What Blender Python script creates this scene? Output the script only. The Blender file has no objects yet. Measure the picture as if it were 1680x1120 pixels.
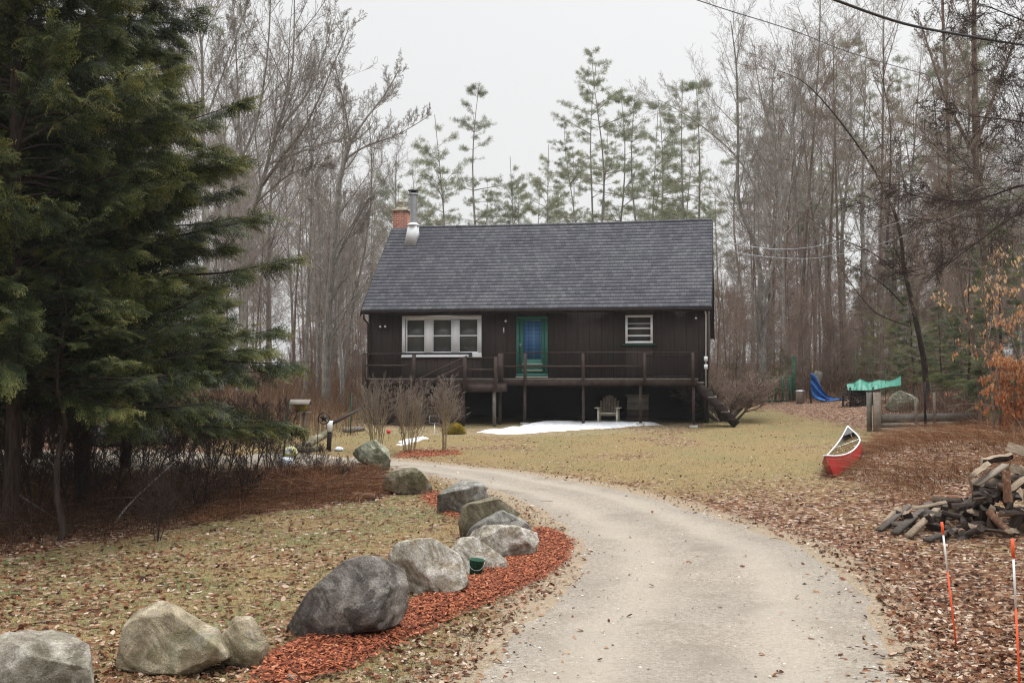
import bpy, math, random
import numpy as np
from mathutils import Vector, Matrix
R = math.radians
sc = bpy.context.scene
COL = sc.collection

# ---------------------------------------------------------------- camera, world, sun, exposure
F = 1900.0                      # focal length in pixels of the 1680 px wide photograph
CZ = 2.25                       # camera height
PITCH = math.atan(60.0 / F)
cam = bpy.data.cameras.new('camera'); camo = bpy.data.objects.new('camera', cam); COL.objects.link(camo)
cam.sensor_width = 36.0; cam.lens = F / 1680 * 36; cam.clip_start = 0.1; cam.clip_end = 1500
camo.location = (0, 0, CZ); camo.rotation_euler = (R(90) + PITCH, 0, 0)
sc.camera = camo

SUN_EL, SUN_AZ = R(58), R(25)   # azimuth measured from +Y towards +X
w = bpy.data.worlds.new('World'); sc.world = w; w.use_nodes = True
nt = w.node_tree; nt.nodes.clear()
def wn(t, **k):
    n = nt.nodes.new(t)
    for a, b in k.items(): setattr(n, a, b)
    return n
sky = wn('ShaderNodeTexSky', sky_type='NISHITA', sun_disc=False, sun_elevation=SUN_EL, sun_rotation=SUN_AZ, dust_density=6.0, air_density=1.5)
hs = wn('ShaderNodeHueSaturation'); hs.inputs['Saturation'].default_value = 0.12
nt.links.new(sky.outputs[0], hs.inputs['Color'])
bg1 = wn('ShaderNodeBackground'); bg1.inputs['Strength'].default_value = 0.035
nt.links.new(hs.outputs[0], bg1.inputs['Color'])
# overcast cloud layer: about three times brighter overhead than at the horizon (CIE overcast sky)
tc = wn('ShaderNodeTexCoord'); sx = wn('ShaderNodeSeparateXYZ'); nt.links.new(tc.outputs['Generated'], sx.inputs[0])
mr = wn('ShaderNodeMapRange'); mr.inputs['From Min'].default_value = 0.34; mr.inputs['From Max'].default_value = 1.0
mr.inputs['To Min'].default_value = 0.65; mr.inputs['To Max'].default_value = 4.3
nt.links.new(sx.outputs['Z'], mr.inputs['Value'])
# the cloud is thinner toward the hidden sun behind the house and darker behind the camera
my = wn('ShaderNodeMapRange'); my.inputs['From Min'].default_value = -0.9; my.inputs['From Max'].default_value = 0.7; my.inputs['To Min'].default_value = 0.72; my.inputs['To Max'].default_value = 1.0
nt.links.new(sx.outputs['Y'], my.inputs['Value'])
mm_ = wn('ShaderNodeMath', operation='MULTIPLY'); nt.links.new(mr.outputs[0], mm_.inputs[0]); nt.links.new(my.outputs[0], mm_.inputs[1])
bg2 = wn('ShaderNodeBackground'); bg2.inputs['Color'].default_value = (0.985, 0.995, 1.0, 1)
nt.links.new(mm_.outputs[0], bg2.inputs['Strength'])
ad = wn('ShaderNodeAddShader'); out = wn('ShaderNodeOutputWorld')
nt.links.new(bg1.outputs[0], ad.inputs[0]); nt.links.new(bg2.outputs[0], ad.inputs[1]); nt.links.new(ad.outputs[0], out.inputs['Surface'])

sl = bpy.data.lights.new('sun', 'SUN'); slo = bpy.data.objects.new('sun', sl); COL.objects.link(slo)
sl.energy = 1.5; sl.angle = R(14); sl.color = (1.0, 0.96, 0.9)
sdir = Vector((math.sin(SUN_AZ) * math.cos(SUN_EL), math.cos(SUN_AZ) * math.cos(SUN_EL), math.sin(SUN_EL)))
slo.rotation_euler = sdir.to_track_quat('Z', 'Y').to_euler(); slo.location = (0, 0, 60)

sc.render.engine = 'CYCLES'
sc.view_settings.view_transform = 'Standard'; sc.view_settings.look = 'None'
sc.view_settings.exposure = 0.0; sc.view_settings.gamma = 1.0
sc.cycles.use_denoising = True; sc.cycles.denoising_prefilter = 'NONE'
sc.cycles.pixel_filter_type = 'BLACKMAN_HARRIS'; sc.cycles.filter_width = 1.2
sc.cycles.sample_clamp_direct = 2.2; sc.cycles.sample_clamp_indirect = 1.2
sc.cycles.use_adaptive_sampling = False
sc.cycles.max_bounces = 6; sc.cycles.diffuse_bounces = 3; sc.cycles.glossy_bounces = 2
sc.cycles.transmission_bounces = 3; sc.cycles.transparent_max_bounces = 6; sc.cycles.volume_bounces = 0
sc.cycles.caustics_reflective = False; sc.cycles.caustics_refractive = False

rng = np.random.default_rng(7)

# ---------------------------------------------------------------- tagging
def tag(o, label=None, cat=None, group=None, kind=None):
    if label: o['label'] = label
    if cat: o['category'] = cat
    if group: o['group'] = group
    if kind: o['kind'] = kind
    return o
def empty(name, loc=(0, 0, 0), rz=0.0, label=None, cat=None, group=None):
    o = bpy.data.objects.new(name, None); COL.objects.link(o)
    o.location = loc; o.rotation_euler = (0, 0, rz); o.empty_display_size = 0.3
    return tag(o, label, cat, group)
def copy_tree(o, loc=None, rz=None, scale=None, label=None, group=None, parent=None):
    c = o.copy(); COL.objects.link(c)
    if parent is not None: c.parent = parent
    if loc is not None: c.location = loc
    if rz is not None: c.rotation_euler = (c.rotation_euler[0], c.rotation_euler[1], rz)
    if scale is not None: c.scale = scale if hasattr(scale, '__len__') else (scale,) * 3
    if label: c['label'] = label
    if group: c['group'] = group
    for ch in list(o.children): copy_tree(ch, parent=c)
    return c

# ---------------------------------------------------------------- noise on numpy arrays
def vn(x, y, s=0.0):
    x = np.asarray(x, float); y = np.asarray(y, float)
    xi = np.floor(x); yi = np.floor(y); fx = x - xi; fy = y - yi
    fx = fx * fx * (3 - 2 * fx); fy = fy * fy * (3 - 2 * fy)
    def h(a, b):
        v = np.sin(a * 127.1 + b * 311.7 + s * 74.7) * 43758.5453
        return v - np.floor(v)
    return (h(xi, yi) * (1 - fx) + h(xi + 1, yi) * fx) * (1 - fy) + (h(xi, yi + 1) * (1 - fx) + h(xi + 1, yi + 1) * fx) * fy
def fbm(x, y, o=3, s=0.0):
    t = 0; a = 0.5; n = 0
    for k in range(o):
        t = t + a * vn(np.asarray(x) * 2 ** k, np.asarray(y) * 2 ** k, s + k * 3.3); n += a; a *= 0.5
    return t / n
def sstep(a, b, x):
    t = np.clip((np.asarray(x, float) - a) / (b - a), 0, 1); return t * t * (3 - 2 * t)

# ---------------------------------------------------------------- ground height and pixel -> place
def gmacro(x, y):
    x = np.asarray(x, float); y = np.asarray(y, float)
    z = 0.022 * np.clip(y - 6, -8, 52) + 0.012 * np.clip(y - 58, 0, 200)
    z = z + 0.62 * np.exp(-((x - 9.3) / 2.4) ** 2 - ((y - 22.8) / 4.2) ** 2)      # brushy bank on the right
    z = z + 0.7 * sstep(8.5, 20, x) * sstep(14, 26, y)
    z = z + 0.38 * np.exp(-((x + 4.6) / 2.6) ** 2 - ((y - 22.8) / 1.5) ** 2)       # brushy mound on the left
    z = z + 1.2 * sstep(110, 240, y) + 1.0 * sstep(50, 140, np.abs(x))
    return z
def ray(px, py):
    u = (px - 840.0) / F; v = (560.0 - py) / F
    return np.array([u, math.cos(PITCH) - v * math.sin(PITCH), math.sin(PITCH) + v * math.cos(PITCH)])
def hit(px, py, gf=gmacro):
    d = ray(px, py); ts = np.geomspace(2.5, 260, 700)
    f = CZ + ts * d[2] - gf(ts * d[0], ts * d[1])
    k = np.where(f <= 0)[0]
    if len(k) == 0: t = 120.0
    elif k[0] == 0: t = ts[0]
    else:
        i = k[0]; t = ts[i - 1] + (ts[i] - ts[i - 1]) * f[i - 1] / (f[i - 1] - f[i])
    return float(t * d[0]), float(t * d[1])
def at(px, py, Y):
    d = ray(px, py); t = Y / d[1]
    return Vector((t * d[0], Y, CZ + t * d[2]))
def xat(px, Y): return (px - 840.0) / F * Y
def poly_sd(P, x, y):
    P = np.asarray(P, float); x = np.asarray(x, float); y = np.asarray(y, float)
    shp = x.shape; x = x.ravel(); y = y.ravel()
    best = np.full(x.shape, 1e9); ins = np.zeros(x.shape, bool); n = len(P)
    for i in range(n):
        ax, ay = P[i]; bx, by = P[(i + 1) % n]
        ex, ey = bx - ax, by - ay; l2 = ex * ex + ey * ey + 1e-12
        t = np.clip(((x - ax) * ex + (y - ay) * ey) / l2, 0, 1)
        best = np.minimum(best, np.hypot(x - ax - t * ex, y - ay - t * ey))
        c = ((ay > y) != (by > y)) & (x < (bx - ax) * (y - ay) / (by - ay + 1e-12) + ax)
        ins ^= c
    return np.where(ins, -best, best).reshape(shp)
def px_poly(pts): return [hit(a, b) for a, b in pts]

ROADPAIRS = [((745, 1120), (1490, 1120)), ((800, 1060), (1478, 1060)), ((868, 1000), (1450, 1000)), ((920, 950), (1408, 950)),
             ((940, 905), (1345, 905)), ((925, 870), (1252, 870)), ((893, 845), (1168, 845)), ((850, 822), (1090, 820)),
             ((800, 802), (1000, 798)), ((735, 784), (880, 779)), ((680, 774), (765, 765)), ((620, 768), (680, 757)),
             ((540, 766), (580, 751)), ((460, 765), (480, 745)), ((300, 765), (300, 740)), ((-100, 768), (-100, 740))]
RL = [hit(*a) for a, b in ROADPAIRS]; RR = [hit(*b) for a, b in ROADPAIRS]
def extend(P):
    a, b = np.array(P[0]), np.array(P[1]); d = (a - b) / np.linalg.norm(a - b)
    return [tuple(a + d * 14), tuple(a + d * 6)] + list(P)
RL = extend(RL); RR = extend(RR)
RL[0] = (RR[0][0] - 3.3, RR[0][1]); RL[1] = (RR[1][0] - 3.3, RR[1][1])
def catmull(P, n):
    P = np.array(P); m = len(P); out = []
    for q in np.linspace(0, m - 1 - 1e-6, n):
        i = int(q); t = q - i
        p0, p1, p2, p3 = P[max(i - 1, 0)], P[i], P[min(i + 1, m - 1)], P[min(i + 2, m - 1)]
        out.append(0.5 * ((2 * p1) + (-p0 + p2) * t + (2 * p0 - 5 * p1 + 4 * p2 - p3) * t * t + (-p0 + 3 * p1 - 3 * p2 + p3) * t ** 3))
    return np.array(out)
RLs, RRs = catmull(RL, 150), catmull(RR, 150)
ROADPOLY = np.vstack([RLs[::2], RRs[::-1][::2]])
def road_sd(x, y): return poly_sd(ROADPOLY, x, y)
def G(x, y):
    x = np.asarray(x, float); y = np.asarray(y, float)
    f = sstep(0.0, 0.8, road_sd(x, y))
    near = 1 - sstep(40, 80, y)
    return gmacro(x, y) + f * (0.09 * (fbm(x * 0.7, y * 0.7, 2, 1) - 0.5) + near * 0.045 * (fbm(x * 3.1, y * 3.1, 3, 5) - 0.5))
def G1(x, y): return float(G(np.array([x]), np.array([y]))[0])
def gp(px, py, dz=0.0):
    x, y = hit(px, py); return Vector((x, y, G1(x, y) + dz))

# ---------------------------------------------------------------- mesh accumulator
class Acc:
    def __init__(s): s.v = []; s.q = []; s.t = []; s.tone = []; s.n = 0
    def add(s, v, q=None, t=None, tone=0.5):
        v = np.asarray(v, float).reshape(-1, 3); k = len(v)
        s.v.append(v)
        if q is not None and len(q): s.q.append(np.asarray(q, int).reshape(-1, 4) + s.n)
        if t is not None and len(t): s.t.append(np.asarray(t, int).reshape(-1, 3) + s.n)
        s.tone.append(np.broadcast_to(np.asarray(tone, float), (k,)).copy())
        s.n += k; return s
    def hexa(s, P, tone=0.5):     # 8 points: bottom 4 ccw, top 4 ccw
        return s.add(P, [[3, 2, 1, 0], [4, 5, 6, 7], [0, 1, 5, 4], [1, 2, 6, 5], [2, 3, 7, 6], [3, 0, 4, 7]], tone=tone)
    def box(s, x0, x1, y0, y1, z0, z1, tone=0.5):
        return s.hexa([(x0, y0, z0), (x1, y0, z0), (x1, y1, z0), (x0, y1, z0), (x0, y0, z1), (x1, y0, z1), (x1, y1, z1), (x0, y1, z1)], tone)
    def bar(s, a, b, wx, wz, up=(0, 0, 1), tone=0.5):
        a = np.array(a, float); b = np.array(b, float); d = b - a; d /= np.linalg.norm(d)
        u = np.cross(d, up)
        if np.linalg.norm(u) < 1e-3: u = np.cross(d, (0, 1, 0))
        u /= np.linalg.norm(u); v = np.cross(u, d)
        u = u * wx / 2; v = v * wz / 2
        return s.hexa([a - u - v, b - u - v, b + u - v, a + u - v, a - u + v, b - u + v, b + u + v, a + u + v], tone)
    def tubes(s, polys, sides=3, tone=None, cap=False):
        groups = {}
        for i, (p, r) in enumerate(polys): groups.setdefault(len(p), []).append(i)
        for m, idx in groups.items():
            P = np.array([[tuple(c) for c in polys[i][0]] for i in idx], float); Rr = np.array([polys[i][1] for i in idx], float)
            k = len(idx)
            T = np.gradient(P, axis=1); T /= np.linalg.norm(T, axis=2, keepdims=True) + 1e-12
            mean = P[:, -1] - P[:, 0]; mean /= np.linalg.norm(mean, axis=1, keepdims=True) + 1e-12
            ref = np.where(np.abs(mean[:, 2:3]) > 0.8, np.array([[1.0, 0.13, 0]]), np.array([[0.0, 0.1, 1.0]]))
            U = np.cross(T, ref[:, None, :]); U /= np.linalg.norm(U, axis=2, keepdims=True) + 1e-12
            W = np.cross(T, U)
            a = np.arange(sides) * 2 * math.pi / sides
            ring = P[:, :, None, :] + Rr[:, :, None, None] * (np.cos(a)[None, None, :, None] * U[:, :, None, :] + np.sin(a)[None, None, :, None] * W[:, :, None, :])
            base = (np.arange(k) * m * sides)[:, None, None] + (np.arange(m - 1) * sides)[None, :, None]
            j = np.arange(sides)[None, None, :]; j2 = (j + 1) % sides
            q = np.stack([base + j, base + j2, base + sides + j2, base + sides + j], -1).reshape(-1, 4)
            tn = 0.5 if tone is None else (np.repeat(np.asarray(tone)[idx], m * sides) if hasattr(tone, '__len__') else tone)
            tt = None
            if cap:
                c = []
                for e in (0, m - 1):
                    b0 = (np.arange(k) * m * sides + e * sides)
                    for g in range(1, sides - 1):
                        c.append(np.stack([b0, b0 + g, b0 + g + 1] if e else [b0, b0 + g + 1, b0 + g], -1))
                tt = np.concatenate(c)
            s.add(ring.reshape(-1, 3), q, tt, tone=tn)
        return s
    def tube(s, pts, rad, sides=8, tone=0.5, cap=True):
        if not hasattr(rad, '__len__'): rad = [rad] * len(pts)
        return s.tubes([(pts, rad)], sides, tone=tone, cap=cap)
    def lathe(s, c, prof, n=20, tone=0.5):
        c = np.array(c, float); a = np.arange(n) * 2 * math.pi / n; m = len(prof)
        v = np.array([[c[0] + r * math.cos(q), c[1] + r * math.sin(q), c[2] + z] for r, z in prof for q in a])
        f = [[i * n + j, i * n + (j + 1) % n, (i + 1) * n + (j + 1) % n, (i + 1) * n + j] for i in range(m - 1) for j in range(n)]
        return s.add(v, f, tone=tone)
    def inst(s, base_v, tris, Ms, Ts, tone):      # many transformed copies of one small shape
        Ms = np.asarray(Ms); Ts = np.asarray(Ts); m = len(Ts); n = len(base_v)
        v = np.einsum('mij,nj->mni', Ms, base_v) + Ts[:, None, :]
        f = (np.asarray(tris)[None] + (np.arange(m) * n)[:, None, None]).reshape(-1, np.asarray(tris).shape[1])
        tn = np.asarray(tone)
        if tn.ndim == 1 and len(tn) == m: tn = np.repeat(tn, n)
        elif tn.ndim == 2: tn = tn.ravel()
        if f.shape[1] == 4: s.add(v, q=f, tone=tn)
        else: s.add(v, t=f, tone=tn)
        return s
    def build(s, name, mat=None, parent=None, smooth=False):
        me = bpy.data.meshes.new(name)
        V = np.concatenate(s.v) if s.v else np.zeros((0, 3)); TN = np.concatenate(s.tone)
        q = np.concatenate(s.q) if s.q else np.zeros((0, 4), int); t = np.concatenate(s.t) if s.t else np.zeros((0, 3), int)
        use = np.zeros(len(V), bool); use[q.ravel()] = True; use[t.ravel()] = True
        if not use.all(): mp = np.cumsum(use) - 1; V = V[use]; TN = TN[use]; q = mp[q]; t = mp[t]
        nl = q.size + t.size; npl = len(q) + len(t)
        me.vertices.add(len(V)); me.vertices.foreach_set('co', V.astype(np.float32).ravel())
        me.loops.add(nl); me.loops.foreach_set('vertex_index', np.concatenate([q.ravel(), t.ravel()]).astype(np.int32))
        me.polygons.add(npl)
        me.polygons.foreach_set('loop_start', np.concatenate([np.arange(len(q)) * 4, q.size + np.arange(len(t)) * 3]).astype(np.int32))
        me.update(calc_edges=True)
        at_ = me.attributes.new('tone', 'FLOAT', 'POINT'); at_.data.foreach_set('value', TN.astype(np.float32))
        if mat: me.materials.append(mat)
        if smooth: me.polygons.foreach_set('use_smooth', np.ones(npl, bool))
        me.update()
        o = bpy.data.objects.new(name, me); COL.objects.link(o)
        if parent: o.parent = parent
        return o

# ---------------------------------------------------------------- materials
def nd(nt, typ, ins=None, **props):
    n = nt.nodes.new(typ)
    for a, b in props.items(): setattr(n, a, b)
    for k, v in (ins or {}).items():
        s = n.inputs[k]
        if isinstance(v, bpy.types.NodeSocket): nt.links.new(v, s)
        elif isinstance(v, (tuple, list)) and len(v) == 3 and s.type == 'RGBA': s.default_value = (*v, 1)
        else: s.default_value = v
    return n
def ramp(nt, fac, stops, interp='LINEAR'):
    n = nt.nodes.new('ShaderNodeValToRGB'); cr = n.color_ramp; cr.interpolation = interp
    while len(cr.elements) < len(stops): cr.elements.new(0.5)
    for e, (p, c) in zip(cr.elements, stops):
        e.position = p; e.color = (*c, 1) if hasattr(c, '__len__') else (c, c, c, 1)
    nt.links.new(fac, n.inputs[0]); return n.outputs[0]
def noise(nt, vec, scale, detail=4, rough=0.55, dist=0.0):
    return nd(nt, 'ShaderNodeTexNoise', {'Vector': vec, 'Scale': scale, 'Detail': detail, 'Roughness': rough, 'Distortion': dist}).outputs['Fac']
def mix(nt, f, a, b, bt='MIX'):
    n = nt.nodes.new('ShaderNodeMix'); n.data_type = 'RGBA'; n.blend_type = bt
    for k, v in ((0, f), (6, a), (7, b)):
        s = n.inputs[k]
        if isinstance(v, bpy.types.NodeSocket): nt.links.new(v, s)
        else: s.default_value = v if k == 0 else ((*v, 1) if len(v) == 3 else v)
    return n.outputs[2]
def mth(nt, op, a, b=0.0, c=0.0, clamp=False):
    n = nt.nodes.new('ShaderNodeMath'); n.operation = op; n.use_clamp = clamp
    for i, v in enumerate((a, b, c)):
        if isinstance(v, bpy.types.NodeSocket): nt.links.new(v, n.inputs[i])
        else: n.inputs[i].default_value = v
    return n.outputs[0]
def attr(nt, name): return nd(nt, 'ShaderNodeAttribute', attribute_name=name).outputs['Fac']
MATS = {}
def material(name, fn, rough=0.9, spec=0.25, metal=0.0):
    m = bpy.data.materials.new(name); m.use_nodes = True; nt = m.node_tree
    b = nt.nodes['Principled BSDF']; b.inputs['Roughness'].default_value = rough
    b.inputs['Specular IOR Level'].default_value = spec; b.inputs['Metallic'].default_value = metal
    tc = nt.nodes.new('ShaderNodeTexCoord')
    r = fn(nt, tc.outputs['Object'], b)
    if isinstance(r, bpy.types.NodeSocket): nt.links.new(r, b.inputs['Base Color'])
    elif r is not None: b.inputs['Base Color'].default_value = (*r, 1)
    MATS[name] = m; return m
def bump(nt, b, h, strength=0.5, dist=0.02):
    n = nd(nt, 'ShaderNodeBump', {'Height': h, 'Strength': strength, 'Distance': dist}); nt.links.new(n.outputs[0], b.inputs['Normal'])
def flat(name, c, var=0.35, scale=9.0, rough=0.9, spec=0.25, metal=0.0, bmp=0.3, stretch=(1, 1, 1)):
    def fn(nt, co, b):
        mp = nd(nt, 'ShaderNodeMapping', {'Vector': co, 'Scale': stretch}).outputs[0]
        n1 = noise(nt, mp, scale, 5, 0.65); n2 = noise(nt, mp, scale * 7, 3)
        k = mth(nt, 'ADD', mth(nt, 'MULTIPLY', n1, 0.7), mth(nt, 'MULTIPLY', n2, 0.3))
        if bmp: bump(nt, b, k, bmp, 0.01)
        lo = tuple(x * (1 - var) for x in c); hi = tuple(min(1, x * (1 + var)) for x in c)
        return ramp(nt, k, [(0.3, lo), (0.7, hi)])
    return material(name, fn, rough, spec, metal)
def toned(name, stops, rough=0.9, spec=0.2, trans=0.0, interp='LINEAR', jit=0.0):
    def fn(nt, co, b):
        t = attr(nt, 'tone')
        if jit: t = mth(nt, 'ADD', t, mth(nt, 'MULTIPLY', mth(nt, 'SUBTRACT', nd(nt, 'ShaderNodeObjectInfo').outputs['Random'], 0.5), jit), clamp=True)
        return ramp(nt, t, stops, interp)
    m = material(name, fn, rough, spec)
    if trans:
        nt = m.node_tree; b = nt.nodes['Principled BSDF']; src = b.inputs['Base Color'].links[0].from_socket
        tr = nd(nt, 'ShaderNodeBsdfTranslucent', {'Color': src}); mx = nd(nt, 'ShaderNodeMixShader', {0: trans, 1: b.outputs[0], 2: tr.outputs[0]})
        nt.links.new(mx.outputs[0], nt.nodes['Material Output'].inputs['Surface'])
    return m
LEAFRAMP = [(0.0, (0.018, 0.008, 0.005)), (0.22, (0.085, 0.027, 0.012)), (0.42, (0.19, 0.072, 0.030)), (0.6, (0.25, 0.135, 0.075)), (0.82, (0.36, 0.245, 0.165)), (1.0, (0.58, 0.47, 0.38))]
MULCHRAMP = [(0.0, (0.024, 0.009, 0.006)), (0.3, (0.125, 0.032, 0.016)), (0.6, (0.28, 0.078, 0.034)), (0.85, (0.42, 0.15, 0.07)), (1.0, (0.54, 0.34, 0.22))]
STRAWRAMP = [(0.0, (0.05, 0.033, 0.015)), (0.25, (0.13, 0.088, 0.042)), (0.55, (0.25, 0.178, 0.080)), (0.8, (0.37, 0.275, 0.14)), (1.0, (0.50, 0.42, 0.28))]
def _ground(nt, co, b):
    n1 = noise(nt, co, 38, 6, 0.7); n2 = noise(nt, co, 0.55, 4, 0.6); n3 = noise(nt, co, 3.2, 4, 0.6)
    straw = ramp(nt, n1, [(0.22, STRAWRAMP[0][1]), (0.42, STRAWRAMP[1][1]), (0.55, STRAWRAMP[2][1]), (0.72, STRAWRAMP[3][1])])
    green = ramp(nt, n1, [(0.25, (0.028, 0.034, 0.014)), (0.5, (0.10, 0.122, 0.048)), (0.75, (0.2, 0.21, 0.10))])
    gm = mth(nt, 'MULTIPLY', ramp(nt, mth(nt, 'ADD', mth(nt, 'MULTIPLY', n2, 0.55), mth(nt, 'MULTIPLY', n3, 0.45)), [(0.42, 0.0), (0.62, 1.0)]), attr(nt, 'm_green'))
    c = mix(nt, gm, straw, green)
    vo = nd(nt, 'ShaderNodeTexVoronoi', {'Vector': co, 'Scale': 17.0, 'Randomness': 1.0})
    sep = nd(nt, 'ShaderNodeSeparateColor', {0: vo.outputs['Color']})
    leaf = ramp(nt, sep.outputs[0], LEAFRAMP)
    leaf = mix(nt, ramp(nt, vo.outputs['Distance'], [(0.25, 0.0), (0.6, 0.55)]), leaf, (0.03, 0.015, 0.009))
    lm = mth(nt, 'ADD', attr(nt, 'm_leaf'), mth(nt, 'MULTIPLY', mth(nt, 'SUBTRACT', n3, 0.5), 0.9))
    lm = mth(nt, 'ADD', lm, mth(nt, 'MULTIPLY', mth(nt, 'SUBTRACT', sep.outputs[1], 0.5), 0.5))
    c = mix(nt, ramp(nt, lm, [(0.42, 0.0), (0.58, 1.0)]), c, leaf)
    dirt = ramp(nt, noise(nt, co, 70, 5, 0.75), [(0.3, (0.16, 0.12, 0.08)), (0.5, (0.28, 0.22, 0.155)), (0.7, (0.42, 0.35, 0.27))])
    dm = mth(nt, 'ADD', attr(nt, 'm_dirt'), mth(nt, 'MULTIPLY', mth(nt, 'SUBTRACT', noise(nt, co, 5, 6, 0.7), 0.5), 1.2))
    c = mix(nt, ramp(nt, dm, [(0.4, 0.0), (0.75, 0.85)]), c, dirt)
    mp = nd(nt, 'ShaderNodeMapping', {'Vector': co, 'Scale': (1, 1.4, 1), 'Rotation': (0, 0, 0.6)}).outputs[0]
    v2 = nd(nt, 'ShaderNodeTexVoronoi', {'Vector': mp, 'Scale': 34.0})
    mu = ramp(nt, nd(nt, 'ShaderNodeSeparateColor', {0: v2.outputs['Color']}).outputs[0], MULCHRAMP)
    mm = mth(nt, 'ADD', attr(nt, 'm_mulch'), mth(nt, 'MULTIPLY', mth(nt, 'SUBTRACT', noise(nt, co, 7, 4), 0.5), 0.7))
    c = mix(nt, ramp(nt, mm, [(0.42, 0.0), (0.6, 1.0)]), c, mu)
    bump(nt, b, mth(nt, 'ADD', n1, mth(nt, 'MULTIPLY', sep.outputs[2], 0.5)), 0.7, 0.03)
    return c
material('ground_mat', _ground, 0.95, 0.15)
def _road(nt, co, b):
    fine = mth(nt, 'ADD', mth(nt, 'MULTIPLY', noise(nt, co, 95, 3, 0.8), 0.5), mth(nt, 'MULTIPLY', noise(nt, co, 24, 4, 0.75), 0.5)); mid = noise(nt, co, 1.6, 6, 0.65); big = noise(nt, co, 0.45, 4, 0.55)
    c = ramp(nt, fine, [(0.34, (0.09, 0.075, 0.06)), (0.46, (0.225, 0.192, 0.156)), (0.55, (0.31, 0.27, 0.222)), (0.68, (0.46, 0.41, 0.345))])
    c = mix(nt, ramp(nt, mid, [(0.48, 0.0), (0.66, 0.6)]), c, (0.17, 0.14, 0.108))
    c = mix(nt, ramp(nt, big, [(0.35, 0.35), (0.6, 0.0)]), c, (0.18, 0.165, 0.145))
    tr = attr(nt, 'tone')       # compacted wheel tracks are paler than the crown and the shoulders
    c = mix(nt, mth(nt, 'MULTIPLY', tr, 0.5), c, (0.35, 0.305, 0.25))
    vo = nd(nt, 'ShaderNodeTexVoronoi', {'Vector': co, 'Scale': 42.0}); sp = nd(nt, 'ShaderNodeSeparateColor', {0: vo.outputs['Color']})
    pb = mth(nt, 'MULTIPLY', ramp(nt, sp.outputs[0], [(0.84, 0.0), (0.86, 1.0)]), ramp(nt, vo.outputs['Distance'], [(0.22, 1.0), (0.34, 0.0)]))
    c = mix(nt, mth(nt, 'MULTIPLY', pb, 0.8), c, ramp(nt, sp.outputs[1], [(0, (0.14, 0.12, 0.10)), (1, (0.6, 0.55, 0.48))]))
    bump(nt, b, mth(nt, 'ADD', fine, mth(nt, 'ADD', mth(nt, 'MULTIPLY', pb, 0.6), mid)), 0.75, 0.02)
    return c
material('road_mat', _road, 0.95, 0.15)
def bark(name, dark, light, lich=None, scale=5):
    def fn(nt, co, b):
        mp = nd(nt, 'ShaderNodeMapping', {'Vector': co, 'Scale': (4, 4, 0.7)}).outputs[0]
        n = noise(nt, mp, scale, 6, 0.7)
        c = ramp(nt, n, [(0.32, dark), (0.62, light)])
        if lich: c = mix(nt, ramp(nt, noise(nt, co, 2.6, 5, 0.65), [(0.52, 0.0), (0.66, 0.75)]), c, lich)
        bump(nt, b, n, 0.9, 0.03); return c
    return material(name, fn, 0.95, 0.1)
bark('bark_grey', (0.10, 0.09, 0.08), (0.30, 0.275, 0.245), (0.38, 0.39, 0.34))
bark('bark_dark', (0.018, 0.013, 0.011), (0.075, 0.055, 0.045))
bark('bark_brown', (0.06, 0.043, 0.034), (0.20, 0.15, 0.12), (0.24, 0.24, 0.19))
bark('bark_pale', (0.14, 0.13, 0.12), (0.42, 0.40, 0.37))
flat('twig_grey', (0.28, 0.25, 0.22), 0.3, 3, bmp=0)
flat('twig_brown', (0.225, 0.178, 0.145), 0.3, 3, bmp=0)
flat('twig_red', (0.245, 0.178, 0.14), 0.3, 3, bmp=0)
flat('twig_tan', (0.36, 0.29, 0.18), 0.4, 3, bmp=0)
flat('twig_dark', (0.045, 0.03, 0.024), 0.3, 3, bmp=0)
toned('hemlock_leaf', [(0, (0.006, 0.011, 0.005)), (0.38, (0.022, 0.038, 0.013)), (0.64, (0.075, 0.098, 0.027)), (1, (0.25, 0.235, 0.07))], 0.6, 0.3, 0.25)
toned('hemlock_pale_leaf', [(0, (0.02, 0.035, 0.014)), (0.4, (0.06, 0.085, 0.03)), (0.7, (0.13, 0.15, 0.05)), (1, (0.24, 0.23, 0.08))], 0.6, 0.3, 0.25)
toned('pine_leaf', [(0, (0.10, 0.12, 0.065)), (0.5, (0.20, 0.225, 0.125)), (1, (0.32, 0.32, 0.18))], 0.6, 0.3, 0.3, jit=0.4)
toned('young_pine_leaf', [(0, (0.05, 0.06, 0.018)), (0.5, (0.13, 0.14, 0.045)), (1, (0.28, 0.25, 0.09))], 0.6, 0.3, 0.3, jit=0.3)
toned('leaf_mat', LEAFRAMP, 0.85, 0.25, 0.15)
toned('mulch_mat', MULCHRAMP, 0.9, 0.2)
toned('straw_mat', STRAWRAMP, 0.9, 0.15, 0.2)
toned('grass_mat', [(0, (0.03, 0.045, 0.012)), (0.5, (0.10, 0.125, 0.04)), (1, (0.27, 0.28, 0.13))], 0.8, 0.2, 0.2)
toned('brush_mat', [(0, (0.028, 0.014, 0.009)), (0.35, (0.10, 0.050, 0.030)), (0.65, (0.22, 0.125, 0.075)), (0.9, (0.38, 0.27, 0.18)), (1, (0.5, 0.42, 0.33))], 0.9, 0.15, 0.1)
toned('rust_brush_mat', [(0, (0.035, 0.013, 0.007)), (0.35, (0.12, 0.047, 0.022)), (0.65, (0.25, 0.115, 0.055)), (0.9, (0.40, 0.25, 0.14)), (1, (0.5, 0.40, 0.28))], 0.9, 0.15, 0.1)
toned('beech_leaf', [(0, (0.22, 0.06, 0.025)), (0.35, (0.42, 0.15, 0.055)), (0.65, (0.52, 0.29, 0.14)), (1, (0.62, 0.47, 0.28))], 0.8, 0.2, 0.3)
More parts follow.
